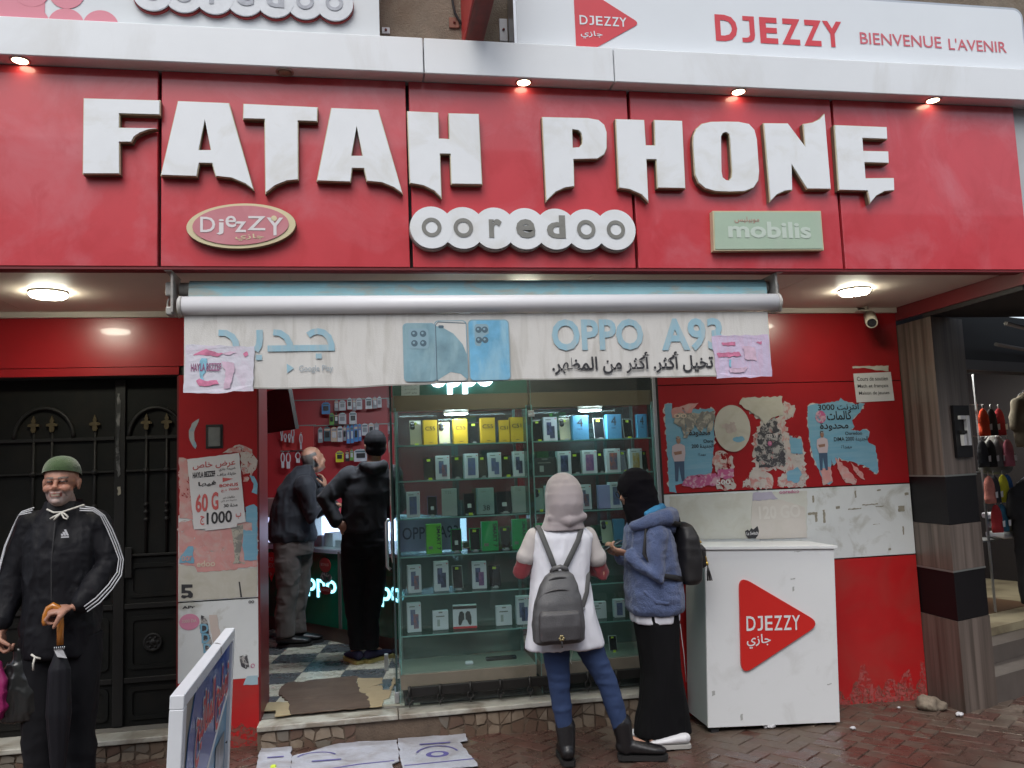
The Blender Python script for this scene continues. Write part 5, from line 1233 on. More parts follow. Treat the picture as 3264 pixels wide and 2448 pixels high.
for rk, items in HANGING.items():
    for i, (c, x0, x1, z0, z1) in enumerate(items):
        z0, z1 = min(z0, z1), max(z0, z1)
        if x1 < x0 + 0.02: x1 = x0 + 0.03
        cable = rk in ('cables', 'adaptors')
        nm = 'hanging_cable' if cable else 'blister_pack'
        t = empty(nm, ((x0 + x1) / 2, 3.2, z1), '%s %s, %s in the %s on the red back wall' % (c, 'packaged cable' if cable else 'accessory pack', ORD[i], rowname[rk]), 'cable' if cable else 'package', 'accessories hanging on the back wall')
        yy = 3.19 + 0.012 * (i % 3)
        w = x1 - x0
        if cable:
            # coiled lead in a clear sleeve: plug block and a loop
            box('plug', x0 + w * .2, x1 - w * .2, yy - 0.012, yy + 0.012, z0, z0 + (z1 - z0) * 0.4, M_PACK[c], t, bev=0.004)
            tube('lead', [((x0 + x1) / 2 + w * .38 * math.sin(a), yy, z0 + (z1 - z0) * (0.62 - 0.3 * math.cos(a))) for a in [k * math.pi / 6 for k in range(13)]], 0.006, M_PACK[c], t, n=6)
        else:
            card = [(x0, z0), (x1, z0), (x1, z1 - 0.022), ((x0 + x1) / 2 + w * .25, z1 - 0.004), ((x0 + x1) / 2 - w * .25, z1 - 0.004), (x0, z1 - 0.022)]
            card = [(p[0], p[1] - (0.018 if p[1] == z0 else 0)) for p in card]
            prism('card', card, yy, yy + 0.004, M_PACK[c], t)
            box('blister', x0 + w * .18, x1 - w * .18, yy - 0.014, yy - 0.0005, z0 + (z1 - z0) * .15, z0 + (z1 - z0) * .6, M_PACK['black' if (i * 7 + len(rk)) % 3 == 0 else ('grey' if c == 'white' else 'white')], t, bev=0.005)
            box('label_band', x0 + w * .1, x1 - w * .1, yy - 0.0018, yy - 0.0005, z0 + (z1 - z0) * .68, z0 + (z1 - z0) * .82, M_PACK[('teal', 'orange', 'grey')[i % 3]], t)
        tube('hook', [((x0 + x1) / 2, 3.315, z1 + 0.006), ((x0 + x1) / 2, yy - 0.03, z1 - 0.004), ((x0 + x1) / 2, yy - 0.035, z1 + 0.004)], 0.0025, M_GREYFR, t, n=5)
tv = empty('wall_television', (-0.7, 1.7, 2.0), 'black wall-mounted television seen edge-on above the shop counter', 'television')
tvr = Matrix.Rotation(math.radians(-62), 4, 'Z') @ Matrix.Rotation(math.radians(10), 4, 'X')
def tvbox(nm, x0, x1, y0, y1, z0, z1, m):
    v, f = box_vf(x0, x1, y0, y1, z0, z1)
    return mobj(nm, [tuple(Matrix.Translation((-0.72, 1.62, 2.10)) @ (tvr @ Vector(p))) for p in v], f, m, tv)
tvbox('screen_body', -0.30, 0.30, -0.03, 0.0, -0.17, 0.17, M_IRON)
tvbox('bezel_edge', -0.305, -0.298, -0.035, 0.004, -0.175, 0.175, mat('tv_edge', (0.16, 0.13, 0.09), rough=0.5))
tvbox('back_box', -0.16, 0.16, 0.001, 0.05, -0.12, 0.10, M_IRON)
tube('wall_arm', [(-0.72, 1.68, 2.12), (-0.95, 1.85, 2.14), (-1.2, 1.95, 2.14), (-1.6, 1.95, 2.14)], 0.018, M_IRON, tv, n=8)

# ---------------------------------------------------------------- display window: two panes, two cases of glass shelves
M_LAMPC = mat('case_lamp', (0.9, 0.9, 0.9), emit=(0.85, 0.95, 1.0), estr=26.0)
M_LAMPB = mat('case_lamp_body', (0.45, 0.43, 0.40), rough=0.4)
M_FILLSTRIP = mat('case_added_fill', (0.8, 0.9, 1.0), emit=(0.75, 0.92, 1.0), estr=12.0)
SHZ = [1.735, 1.510, 1.274, 1.038, 0.800, 0.556]
for ci, (cx0, cx1, lab) in enumerate(((0.150, 1.000, 'glass-shelved display case full of phones beside the shop door'), (1.030, 1.852, 'glass-shelved display case behind the two standing women'))):
    dc = empty('display_case', ((cx0 + cx1) / 2, 0.25, 0.13), lab, 'display case', 'window display cases')
    box('base_plank', cx0, cx1, 0.012, 0.40, 0.235, 0.326, M_PINKW, dc, bev=0.003, seg=1)
    box('plinth', cx0 + 0.02, cx1 - 0.02, 0.05, 0.38, 0.132, 0.234, M_DARK, dc)
    box('case_floor', cx0 + 0.004, cx1 - 0.004, 0.016, 0.395, 0.3265, 0.334, mat('case_floor', (0.26, 0.29, 0.25), rough=0.3), dc)
    box('header_board', cx0 - 0.01, cx1 + (0.012 if ci == 0 else 0.02), 0.012, 0.40, 1.972, 2.050, M_WOOD, dc)
    box('fascia_board', cx0 - 0.01, cx1 + (0.012 if ci == 0 else 0.02), 0.022, 0.06, 2.052, 2.326, mat('board_green', (0.01, 0.09, 0.07), rough=0.35) if ci == 0 else mat('board_dark', (0.035, 0.03, 0.035), rough=0.4), dc)
    for k, z in enumerate(SHZ):
        sh = box('shelf', cx0 + 0.008, cx1 - 0.008, 0.034, 0.36, z - 0.008, z - 0.002, M_SHELFG, dc)
        box('shelf_edge', cx0 + 0.008, cx1 - 0.008, 0.030, 0.0335, z - 0.009, z - 0.001, M_GEDGE, sh)
    for x in (cx0, cx1 - 0.006):
        box('side_glass', x, x + 0.006, 0.014, 0.40, 0.335, 1.970, M_SHELFG, dc)
        box('side_edge', x - 0.001, x + 0.007, 0.008, 0.0135, 0.327, 1.971, M_GEDGE, dc)
    for x in (cx0 + 0.012, cx1 - 0.030):
        box('upright', x, x + 0.018, 0.375, 0.394, 0.335, 1.970, mat('upright_alu', (0.22, 0.28, 0.28), rough=0.4, metal=0.5), dc)
    box('back_pane', cx0 + 0.01, cx1 - 0.01, 0.396, 0.399, 1.04, 1.969, M_BACKG, dc); box('back_pane', cx0 + 0.01, cx1 - 0.01, 0.396, 0.399, 0.336, 1.036, M_BACKL, dc)
    box('header_lip', cx0, cx1, 0.0085, 0.0118, 1.952, 2.049, M_WOOD, dc)  # lip added to hide the fill strip from the street
    box('led_strip', cx0 + 0.02, cx1 - 0.02, 0.016, 0.024, 1.962, 1.9705, M_FILLSTRIP, dc)  # hidden fill light, added to brighten the fronts of the boxes
    lx = 0.562 if ci == 0 else 1.486
    lp = revolve('lamp_body', [(0.084, 0.0), (0.084, -0.036), (0.078, -0.040)], (lx * 0.978, 0.11, 1.9715), M_LAMPB, dc, n=32)
    revolve('lamp_diffuser', [(0.077, -0.0405), (0.07, -0.045), (0.001, -0.0455)], (lx * 0.978, 0.11, 1.9715), M_LAMPC, lp, n=32)
ol = empty('glowing_sign', (0.58, 0.02, 2.06), 'glowing white lettering on the green board over the display case', 'sign')
text('oppo', (0.376, 0.79, 2.053, 2.21), mat('white_glow', (0.9, 0.9, 1), emit=(0.82, 0.86, 1.0), estr=4.0), ol, y=0.004, bold=0.04, depth=0.014)
nn_ = tag(sheet('taped_note', [(0.194, 2.05), (0.309, 2.047), (0.312, 2.135), (0.196, 2.137)], 0.012, M_PAPER), 'small white handwritten note taped to the green board', 'note')
for k, s in enumerate(('لا نبيع', 'بالقرض حتى', 'ولو كان')):
    text(s, (0.215, 0.292, 2.108 - k * 0.024, 2.121 - k * 0.024), M_BLKP, nn_, y=0.0105)
text('هذا البيت', (1.12, 1.24, 2.10, 2.14), mat('pale_script', (0.35, 0.35, 0.36)), None, y=0.0195, name='wall_script') if False else None
for nm, x0, x1, lab in (('display_glazing', 0.145, 1.022, 'large frameless glass pane before the phones beside the door'), ('display_glazing', 1.028, 1.858, 'large frameless glass pane behind the two women')):
    wp = empty(nm, ((x0 + x1) / 2, 0, 0.135), lab, 'window', 'display window panes')
    box('glass', x0, x1, -0.004, 0.003, 0.152, 2.32, M_GLASS, wp)
    box('glass_edge', x0 - 0.002, x0 - 0.0002, -0.0045, 0.0035, 0.152, 2.32, M_GEDGE, wp)
cl = empty('glass_clamp', (1.025, -0.01, 1.91), 'small steel clamp joining the two window panes', 'clamp')
box('upper_plate', 1.006, 1.046, -0.012, -0.0045, 1.915, 1.932, M_ALU, cl, bev=0.002); box('lower_plate', 1.008, 1.048, -0.012, -0.0045, 1.892, 1.911, M_ALU, cl, bev=0.002)
fp = empty('window_frame_post', (1.87, 0, 0.13), 'thin aluminium post between the window and the red wall', 'post')
box('profile', 1.860, 1.884, -0.006, 0.05, 0.132, 2.33, M_ALU, fp, bev=0.002, seg=1); box('seal', 1.8855, 1.8995, -0.003, 0.05, 0.132, 2.33, M_DARK, fp)
# door: open inward, seen nearly edge-on, with a sticker strip
gd = empty('entrance_glazing', (0.13, 0.06, FZ), 'open glass shop door seen edge-on with a printed sticker strip', 'door')
box('leaf', 0.1215, 0.1290, 0.075, 0.90, FZ + 0.02, 2.30, M_GLASS, gd)
box('leaf_edge', 0.119, 0.1315, 0.066, 0.0745, FZ + 0.02, 2.30, mat('door_edge', (0.04, 0.07, 0.07), rough=0.15), gd)
box('patch_fitting', 0.112, 0.138, 0.06, 0.2, FZ + 0.004, FZ + 0.07, M_ALU, gd, bev=0.003)
box('sticker_strip', 0.1195, 0.1209, 0.25, 0.62, 0.98, 1.78, mat('strip_white', (0.48, 0.46, 0.44), rough=0.5), gd)
for k in range(4):
    box('strip_print', 0.1178, 0.1190, 0.33, 0.54, 1.05 + k * 0.18, 1.16 + k * 0.18, M_REDPR if k in (1, 3) else M_PBLK, gd)
tube('pull_handle', [(0.105, 0.16, 0.95), (0.085, 0.16, 0.97), (0.085, 0.16, 1.25), (0.105, 0.16, 1.27)], 0.011, M_ALU, gd, n=8)
box('door_stop', 0.06, 0.09, 0.92, 0.95, FZ, FZ + 0.12, M_ALU, gd, bev=0.004)

# security grille rail with hooks under the window
gr = empty('grille_rail', (0.95, -0.03, 0.2), 'black iron rail with hanging hooks under the display window', 'rail')
box('rail', 0.205, 1.85, -0.042, -0.016, 0.205, 0.262, M_IRON, gr, bev=0.004)
for k in range(9):
    x = 0.197 + k * 0.186
    h = tube('hook', [(x, -0.05, 0.272), (x, -0.056, 0.24), (x, -0.06, 0.215)], [0.010, 0.007, 0.012], M_IRON, gr, n=8)
    tube('hook_ring', [(x + 0.018 * math.cos(a), -0.06, 0.196 + 0.02 * math.sin(a)) for a in [j * math.pi / 6 for j in range(13)]], 0.0055, M_IRON, h, n=6)
    tube('hook_spike', [(x, -0.06, 0.175), (x, -0.06, 0.15)], [0.010, 0.002], M_IRON, h, n=8)

# ---------------------------------------------------------------- phones and boxes on the shelves
BC = {'yellow': (0.56, 0.36, 0.025), 'white': (0.58, 0.60, 0.62), 'grey': (0.36, 0.39, 0.38), 'teal': (0.30, 0.38, 0.37), 'lime': (0.14, 0.50, 0.05), 'green': (0.015, 0.36, 0.10), 'blue': (0.07, 0.22, 0.38),
      'lilac': (0.34, 0.32, 0.58), 'gold': (0.42, 0.40, 0.28), 'black': (0.014, 0.014, 0.017), 'indigo': (0.06, 0.06, 0.14), 'brown': (0.05, 0.035, 0.03), 'dgreen': (0.02, 0.16, 0.03),
      'silver': (0.34, 0.36, 0.37), 'mint': (0.42, 0.46, 0.34), 'dark': (0.04, 0.042, 0.045)}
M_BOX = {k: mat('carton_' + k, c, rough=0.45, vary=0.05, vscale=12) for k, c in BC.items()}
M_PHN = {k: mat('phone_' + k, c, rough=0.15, coat=0.4) for k, c in BC.items()}
M_SCR = [mat('screen_print_%d' % i, c, rough=0.3, vary=0.5, vscale=22, stain=s, samt=0.9, sscale=20) for i, (c, s) in enumerate((((0.10, 0.14, 0.24), (0.55, 0.15, 0.08)), ((0.03, 0.03, 0.05), (0.12, 0.14, 0.3)), ((0.5, 0.30, 0.05), (0.55, 0.50, 0.40)), ((0.16, 0.08, 0.22), (0.40, 0.18, 0.30)), ((0.12, 0.14, 0.32), (0.16, 0.17, 0.24))))]
M_TAGY = mat('price_tag', (0.55, 0.68, 0.04), rough=0.5)
M_TAGW = mat('white_tag', (0.55, 0.56, 0.58), rough=0.5)
shelf_word = {'1': 'top', '2': 'second', '3': 'third', '4': 'fourth', '5': 'fifth', '6': 'lowest'}
cname = {'lime': 'lime green', 'dgreen': 'dark green', 'mint': 'pale mint', 'teal': 'grey-green'}
n_i = 0
for rk, items in SHELF_ITEMS.items():
    case = 'case by the door' if rk[0] == 'L' else 'case behind the women'
    z = SHZ[int(rk[1]) - 1] - 0.0015
    if rk == 'R6': z = 0.3345
    for i, (kind, c, x0, x1, z0, z1, s) in enumerate(items):
        n_i += 1
        h = (z1 - z0); x1 = min(x1, 0.985) if rk[0] == 'L' else min(x1, 1.838)
        if rk == 'R5': z = 0.5545
        if x1 - x0 < 0.03: continue
        col = cname.get(c, c)
        what = {'box': 'phone box', 'phone': 'display phone', 'acc': 'accessory box', 'pad': 'game controller box'}[kind]
        lab = '%s %s, %s item along the %s shelf of the %s' % (col, what, ORD[i], shelf_word[rk[1]], case)
        cx = (x0 + x1) / 2; w = x1 - x0
        t = empty({'box': 'phone_box', 'phone': 'display_phone', 'acc': 'accessory_box', 'pad': 'controller_box'}[kind], (cx, 0.08, z), lab, 'phone' if kind == 'phone' else 'box', 'phones and boxes on the display shelves')
        tw = RNG.uniform(-0.10, 0.10)
        rot = Matrix.Translation((cx * 1.012, 0.165, z)) @ Matrix.Rotation(tw, 4, 'Z')
        def bx(nm, a0, a1, b0, b1, c0, c1, m, bev=0.0):
            """box in the item's own frame"""
            o = box(nm, a0, a1, b0, b1, c0, c1, m, None, bev)
            o.matrix_basis = rot
            attach(o, t)
            return o
        def tx(s_, a0, a1, c0, c1, m, b, yy=-0.0315):
            q = [rot @ Vector(p) for p in ((a0, yy, c1), (a1, yy, c1), (a1, yy, c0), (a0, yy, c0))]
            text(s_, q, m, t, bold=b)
        def txv(s_, a0, a1, c0, c1, m, b, yy=-0.0315):
            q = [rot @ Vector(p) for p in ((a1, yy, c1), (a1, yy, c0), (a0, yy, c0), (a0, yy, c1))]
            text(s_, q, m, t, bold=b)
        hw = w / 2
        if kind == 'box':
            bx('carton', -hw, hw, -0.03, 0.025, 0, h, M_BOX[c], 0.0015)
            if c == 'white':
                k = n_i % 5
                if k == 2 or rk in ('R2',):
                    bx('screen_picture', -hw * .55, hw * .55, -0.0312, -0.0305, h * .12, h * .82, M_SCR[(n_i + 2) % 5])
                else:
                    bx('phone_back_picture', -hw * .55, hw * .15, -0.0312, -0.0305, h * .25, h * .78, M_SCR[1 if k % 2 else 4])
                    bx('phone_front_picture', -hw * .1, hw * .62, -0.0322, -0.0313, h * .12, h * .62, M_SCR[n_i % 5])
                bx('maker_mark', hw * .7, hw * .88, -0.0312, -0.0305, h * .9, h * .94, M_REDPR2)
                bx('title_print', -hw * .7, hw * .1, -0.0312, -0.0305, h * .87, h * .905, M_GREYREC)
            elif c == 'yellow':
                tx(s, -hw * .75, hw * .7, h * .58, h * .74, M_BLKP, 0.01)
                bx('small_print', -hw * .2, hw * .3, -0.0312, -0.0305, h * .1, h * .12, M_BLKP)
            elif c in ('lime', 'green') and s.startswith('SM'):
                txv(s, hw * .35, hw * .85, h * .12 if len(s) > 3 else h * .5, h * .93, M_BLKP, 0.02)
                bx('capacity_label', -hw * .75, -hw * .2, -0.0312, -0.0305, h * .16, h * .26, M_GREYREC)
            elif c == 'blue' and s:
                tx(s, -hw * .45, hw * .3, h * .55, h * .9, M_BLKP, 0.0)
                bx('bright_side', -hw - 0.0008, -hw - 0.0002, -0.028, 0.023, 0.002, h - 0.002, mat('lit_blue', (0.10, 0.45, 0.75), rough=0.4))  # side face in lighter blue: lamp light put into the colour
                tx('reno', -hw * .4, hw * .2, h * .42, h * .48, M_PHN['indigo'], 0.0)
            elif s == '38':
                tx(s, -hw * .4, hw * .45, h * .14, h * .34, M_BLKP, 0.0); tx('OPPO', -hw * .6, hw * .0, h * .84, h * .89, M_GREYREC, 0.01)
            elif s:
                tx(s, -hw * .55, hw * .3, h * .82, h * .92, M_GREYREC, 0.0)
        elif kind == 'phone':
            lean = Matrix.Rotation(math.radians(-11), 4, 'X')
            old = rot; rot = rot @ lean
            bx('phone_body', -hw * .96, hw * .96, -0.006, 0.003, 0.006, h * .98, M_PHN[c], 0.0028)
            if c in ('gold', 'mint', 'teal'):
                for zz in (.84, .70):
                    o = revolve('camera_lens', [(0.016, 0), (0.016, -0.003), (0.010, -0.004), (0.001, -0.0035)], (-hw * .5, -0.0065, h * zz), M_PHN['black'], None, n=16, axis='Y'); o.matrix_basis = rot; attach(o, t)
            else:
                bx('screen', -hw * .84, hw * .84, -0.0068, -0.0062, h * .06, h * .94, mat('phone_glass', (0.012, 0.013, 0.016), rough=0.08, coat=0.5))
            if i % 2 == 0: bx('price_sticker', -hw * .35, hw * .25, -0.0076, -0.0069, h * .80, h * .90, M_TAGY)
            else: bx('spec_sticker', -hw * .3, hw * .3, -0.0076, -0.0069, h * .30, h * .48, M_TAGW)
            rot = old
            bx('stand_foot', -hw * .5, hw * .5, -0.030, 0.035, 0, 0.006, M_PHN['silver'])
            bx('stand_lip', -hw * .3, hw * .3, -0.034, -0.0305, 0, 0.014, M_TAGY if i % 3 == 0 else M_PHN['silver'])
        elif kind == 'pad':
            bx('carton', -hw, hw, -0.03, 0.03, 0, h, M_BOX['white'], 0.002); bx('red_band', -hw * .99, hw * .99, -0.0312, -0.0305, 0.001, h * .10, M_REDPR); bx('top_band', -hw * .99, hw * .99, -0.0312, -0.0305, h * .86, h * .99, M_BOX['brown'])
            for sx in (-1, 1):
                q = prism('controller_print', [(sx * hw * u, h * v) for u, v in ((.05, .40), (.18, .36), (.32, .18), (.45, .14), (.55, .22), (.54, .52), (.42, .74), (.2, .76), (.05, .66))], -0.0325, -0.0315, M_PHN['dark'], None); q.matrix_basis = rot; attach(q, t)
        else:
            bx('carton', -hw, hw, -0.02, 0.02, 0, h, M_BOX[c], 0.002); bx('product_print', -hw * .45, -hw * .1, -0.0212, -0.0205, h * .2, h * .55, M_PHN['grey'] if 'grey' in M_PHN else M_GREYREC)
            bx('hang_hole', -hw * .25, hw * .25, -0.0212, -0.0205, h * .88, h * .95, M_GREYREC); bx('text_print', -hw * .6, hw * .5, -0.0212, -0.0205, h * .68, h * .74, M_GREYREC)
# loose things on the case floor
for nm, x, y, w, d, h, m, lab in (('phone_cradle', 0.80, 0.18, 0.20, 0.05, 0.02, M_PHN['black'], 'black angled phone cradle on the floor of the case by the door'), ('earbud_case', 0.585, 0.12, 0.05, 0.035, 0.02, M_BOX['white'], 'tiny white earbud case on the floor of the case by the door')):
    o = box(nm, x - w / 2, x + w / 2, y - d / 2, y + d / 2, 0.3345, 0.3345 + h, m, None, 0.006); tag(o, lab, 'accessory')
# advert card with large characters behind the fourth shelf
ad = tag(box('advert_card', 0.175, 0.57, 0.30, 0.305, 1.042, 1.250, mat('lilac_card', (0.30, 0.30, 0.52), rough=0.35, vary=0.1), None), 'large lilac advert card behind the green boxes in the display case', 'card')
text('OPPO A93', (0.19, 0.56, 1.12, 1.20), M_PHN['indigo'], ad, y=0.2985, bold=0.01)

# stock on a rack behind the cases, glimpsed through the glass
rk_ = empty('stock_rack', (1.3, 1.0, FZ), 'tall metal stock rack standing behind the display cases', 'rack')
for x in (0.62, 1.78):
    box('rack_post', x, x + 0.02, 0.93, 0.95, FZ, 2.2, M_GREYFR, rk_); box('rack_post', x, x + 0.02, 1.21, 1.23, FZ, 2.2, M_GREYFR, rk_)
rgs = random.Random(12)
ri = 0
for z in (0.55, 0.90, 1.22, 1.50, 1.78):
    box('rack_board', 0.60, 1.82, 0.92, 1.24, z - 0.015, z - 0.001, M_GREYFR, rk_)
    x = 0.66; k = 0
    while x < 1.70 and k < 9:
        w = rgs.uniform(0.07, 0.14); h = rgs.uniform(0.10, 0.22)
        c = rgs.choice(('white', 'grey', 'lime', 'blue', 'yellow', 'black', 'brown', 'silver', 'green', 'white'))
        o = box('stock_carton', x, x + w, 0.95, 0.95 + rgs.uniform(0.1, 0.2), z, z + h, M_BOX[c], None, 0.003)
        tag(o, '%s stock carton, %s along the %s board of the rack behind the cases' % (cname.get(c, c), ORD[k], ('bottom', 'second', 'middle', 'fourth', 'uppermost')[ri]), 'carton', 'cartons on the stock rack')
        box('carton_label', x + w * .2, x + w * .8, 0.9485, 0.9495, z + h * .3, z + h * .6, M_BOX[rgs.choice(('white', 'grey', 'blue', 'black'))], o)
        x += w + rgs.uniform(0.01, 0.05); k += 1
    ri += 1
# ================================================================ people: pieces are lofts and ellipsoids fused into one surface
def ball(c, r, rot=None, n=14, m=10):
    """ellipsoid piece; rot: 3x3 matrix"""
    V = []; Fc = []
    R3 = rot or Matrix.Identity(3)
    c = Vector(c); r = r if isinstance(r, (tuple, list)) else (r, r, r)
    for i in range(m + 1):
        th = math.pi * i / m
        for k in range(n):
            ph = 2 * math.pi * k / n
            V.append(c + R3 @ Vector((r[0] * math.sin(th) * math.cos(ph), r[1] * math.sin(th) * math.sin(ph), r[2] * math.cos(th))))
    for i in range(m):
        for k in range(n):
            a = i * n + k; b = i * n + (k + 1) % n
            Fc.append((a, a + n, b + n, b))
    return V, Fc

def limb(pts, rad, n=14, up=(0, 1, 0)):
    """loft with rounded ends"""
    V, Fc = tube_vf(pts, rad, n, up)
    out = [(V, Fc)]
    for e in (0, -1):
        r = rad[e] if isinstance(rad, (list, tuple)) else rad
        if isinstance(r, (tuple, list)): r = min(r)
        out.append(ball(pts[e], r * 0.98, n=12, m=8))
    return out

def slab(rings, n=28):
    """horizontal loft: rings of (cx, cy, z, rx, ry[, yaw[, squareness]])"""
    V, Fc = [], []
    for q in rings:
        cx, cy, z, rx, ry = q[:5]
        yw = q[5] if len(q) > 5 else 0.0
        e = q[6] if len(q) > 6 else 0.85
        for k in range(n):
            a = 2 * math.pi * k / n
            c, s = math.cos(a), math.sin(a)
            x = rx * math.copysign(abs(c) ** e, c); y = ry * math.copysign(abs(s) ** e, s)
            V.append(Vector((cx + x * math.cos(yw) - y * math.sin(yw), cy + x * math.sin(yw) + y * math.cos(yw), z)))
    for i in range(len(rings) - 1):
        for k in range(n):
            a = i * n + k; b = i * n + (k + 1) % n
            Fc.append((a, b, b + n, a + n))
    Fc.append(tuple(reversed(range(n)))); Fc.append(tuple((len(rings) - 1) * n + k for k in range(n)))
    return V, Fc

def blob(name, pieces, vox, m, parent, smooth=4, fold=None, colfn=None, sm_fac=0.5):
    """fuse closed pieces into one continuous skin, relax it, press folds into it"""
    flat_ = []
    for p in pieces:
        if isinstance(p, list): flat_ += p
        else: flat_.append(p)
    V, Fc = join_vf(flat_)
    me = bpy.data.meshes.new(name)
    me.from_pydata(V, [], Fc)
    bm = bmesh.new(); bm.from_mesh(me)
    bmesh.ops.recalc_face_normals(bm, faces=bm.faces[:])
    bm.to_mesh(me); bm.free()
    o = bpy.data.objects.new(name, me); COL.objects.link(o)
    r = o.modifiers.new('r', 'REMESH'); r.mode = 'VOXEL'; r.voxel_size = vox; r.adaptivity = 0
    s = o.modifiers.new('s', 'SMOOTH'); s.factor = sm_fac; s.iterations = smooth
    bpy.context.view_layer.update()
    ev = o.evaluated_get(bpy.context.evaluated_depsgraph_get())
    new = bpy.data.meshes.new_from_object(ev)
    o.modifiers.clear(); o.data = new; bpy.data.meshes.remove(me)
    new.name = name
    n = len(new.vertices)
    co = np.empty(n * 3); new.vertices.foreach_get('co', co); co = co.reshape(-1, 3)
    if fold:
        no = np.empty(n * 3); new.vertex_normals.foreach_get('vector', no); no = no.reshape(-1, 3)
        d = np.zeros(n)
        for amp, fr, seed in fold:
            q = co * np.array(fr)
            q = q + 0.35 * np.stack([vnoise(q * 0.7, seed + 5), vnoise(q * 0.7, seed + 6), vnoise(q * 0.7, seed + 7)], 1)
            v = vnoise(q, seed)
            d += amp * (1 - 2.2 * np.abs(v))
        co = co + no * d[:, None]
        new.vertices.foreach_set('co', co.ravel())
    if colfn:
        ca = new.color_attributes.new('tint', 'FLOAT_COLOR', 'POINT')
        c = colfn(co)
        ca.data.foreach_set('color', np.hstack([c, np.ones((n, 1))]).astype(np.float32).ravel())
    new.materials.clear(); new.materials.append(m)
    new.polygons.foreach_set('use_smooth', [True] * len(new.polygons))
    new.update()
    if parent: attach(o, parent)
    return o

def hand(w, f, nrm, s, curl=35, scale=1.0, spread=0.0):
    """five-fingered hand: wrist w, forward f, palm faces nrm, thumb side s"""
    w = Vector(w); f = Vector(f).normalized(); nrm = Vector(nrm); nrm = (nrm - f * nrm.dot(f)).normalized()
    s = Vector(s); s = (s - f * s.dot(f) - nrm * s.dot(nrm)).normalized()
    k = scale
    rot = Matrix((f, s, nrm)).transposed()
    out = [ball(w + f * 0.048 * k, (0.052 * k, 0.041 * k, 0.017 * k), rot), ball(w + f * 0.075 * k, (0.022 * k, 0.040 * k, 0.014 * k), rot)]
    for j, (o_, L_, r) in enumerate(((0.030, 0.072, 0.0088), (0.010, 0.080, 0.0092), (-0.011, 0.074, 0.0088), (-0.030, 0.058, 0.0078))):
        p = w + f * 0.082 * k + s * o_ * k
        pts = [p - f * 0.02 * k, p]
        a = 0
        for q, seg in enumerate((0.45, 0.32, 0.24)):
            a += math.radians(curl * (0.8, 1.15, 0.9)[q])
            d = f * math.cos(a) + nrm * math.sin(a) + s * (spread * (1.5 - j) * 0.1)
            p = p + d * L_ * seg * k
            pts.append(p)
        out += limb(pts, [r * k, r * k, r * .95 * k, r * .9 * k, r * .78 * k], 10)
    t0 = w + f * 0.022 * k + s * 0.030 * k
    d1 = (s * 0.75 + f * 0.7 + nrm * 0.35).normalized(); d2 = (s * 0.15 + f * 0.75 + nrm * (0.3 + curl / 70)).normalized()
    out += limb([t0 - s * 0.012 * k, t0 + d1 * 0.034 * k, t0 + d1 * 0.034 * k + d2 * 0.03 * k, t0 + d1 * 0.034 * k + d2 * 0.05 * k], [0.013 * k, 0.0115 * k, 0.010 * k, 0.008 * k], 10)
    return out

def head_frame(c, yaw, pitch=0, roll=0):
    """local axes of a head: x to its left, y backward, z up; yaw 0 faces -Y"""
    return Matrix.Translation(c) @ (Matrix.Rotation(yaw, 4, 'Z') @ Matrix.Rotation(pitch, 4, 'X') @ Matrix.Rotation(roll, 4, 'Y'))

def head(Mh, k=1.0, smile=0.0):
    """skull, jaw, brow, nose, lips, ears: about 0.23 m chin to crown, centred between the eyes' level"""
    def T(p): return Mh @ (Vector(p) * k)
    R3 = Mh.to_3x3()
    def B(c, r, rx=0, rz=0): return ball(T(c), tuple(q * k for q in r), R3 @ Matrix.Rotation(rx, 3, 'X') @ Matrix.Rotation(rz, 3, 'Z'))
    p = [B((0, 0.018, 0.035), (0.077, 0.096, 0.090)), B((0, -0.012, -0.045), (0.062, 0.070, 0.072)), B((0, -0.042, -0.082), (0.038, 0.036, 0.033)),
         B((0, -0.068, 0.022), (0.052, 0.020, 0.012)), B((0.036, -0.058, -0.028), (0.028, 0.026, 0.024)), B((-0.036, -0.058, -0.028), (0.028, 0.026, 0.024)),
         B((0, -0.079, -0.052), (0.026, 0.013, 0.012)), B((0, -0.076, -0.068), (0.022, 0.012, 0.009)), B((0, -0.074, -0.092), (0.020, 0.014, 0.014))]
    p += [tube_vf([T((0, -0.070, 0.020)), T((0, -0.082, 0.000)), T((0, -0.098, -0.024)), T((0, -0.092, -0.034))], [0.009 * k, 0.010 * k, 0.013 * k, 0.009 * k], 10),
          B((0.011, -0.086, -0.030), (0.009, 0.011, 0.008)), B((-0.011, -0.086, -0.030), (0.009, 0.011, 0.008))]
    for s in (-1, 1):
        p.append(B((s * 0.030, -0.072, 0.004), (0.015, 0.012, 0.009)))
        p.append(B((s * 0.078, 0.018, -0.004), (0.009, 0.019, 0.031), rx=0.2))
        p.append(B((s * 0.083, 0.026, 0.008), (0.007, 0.016, 0.020)))
    return p

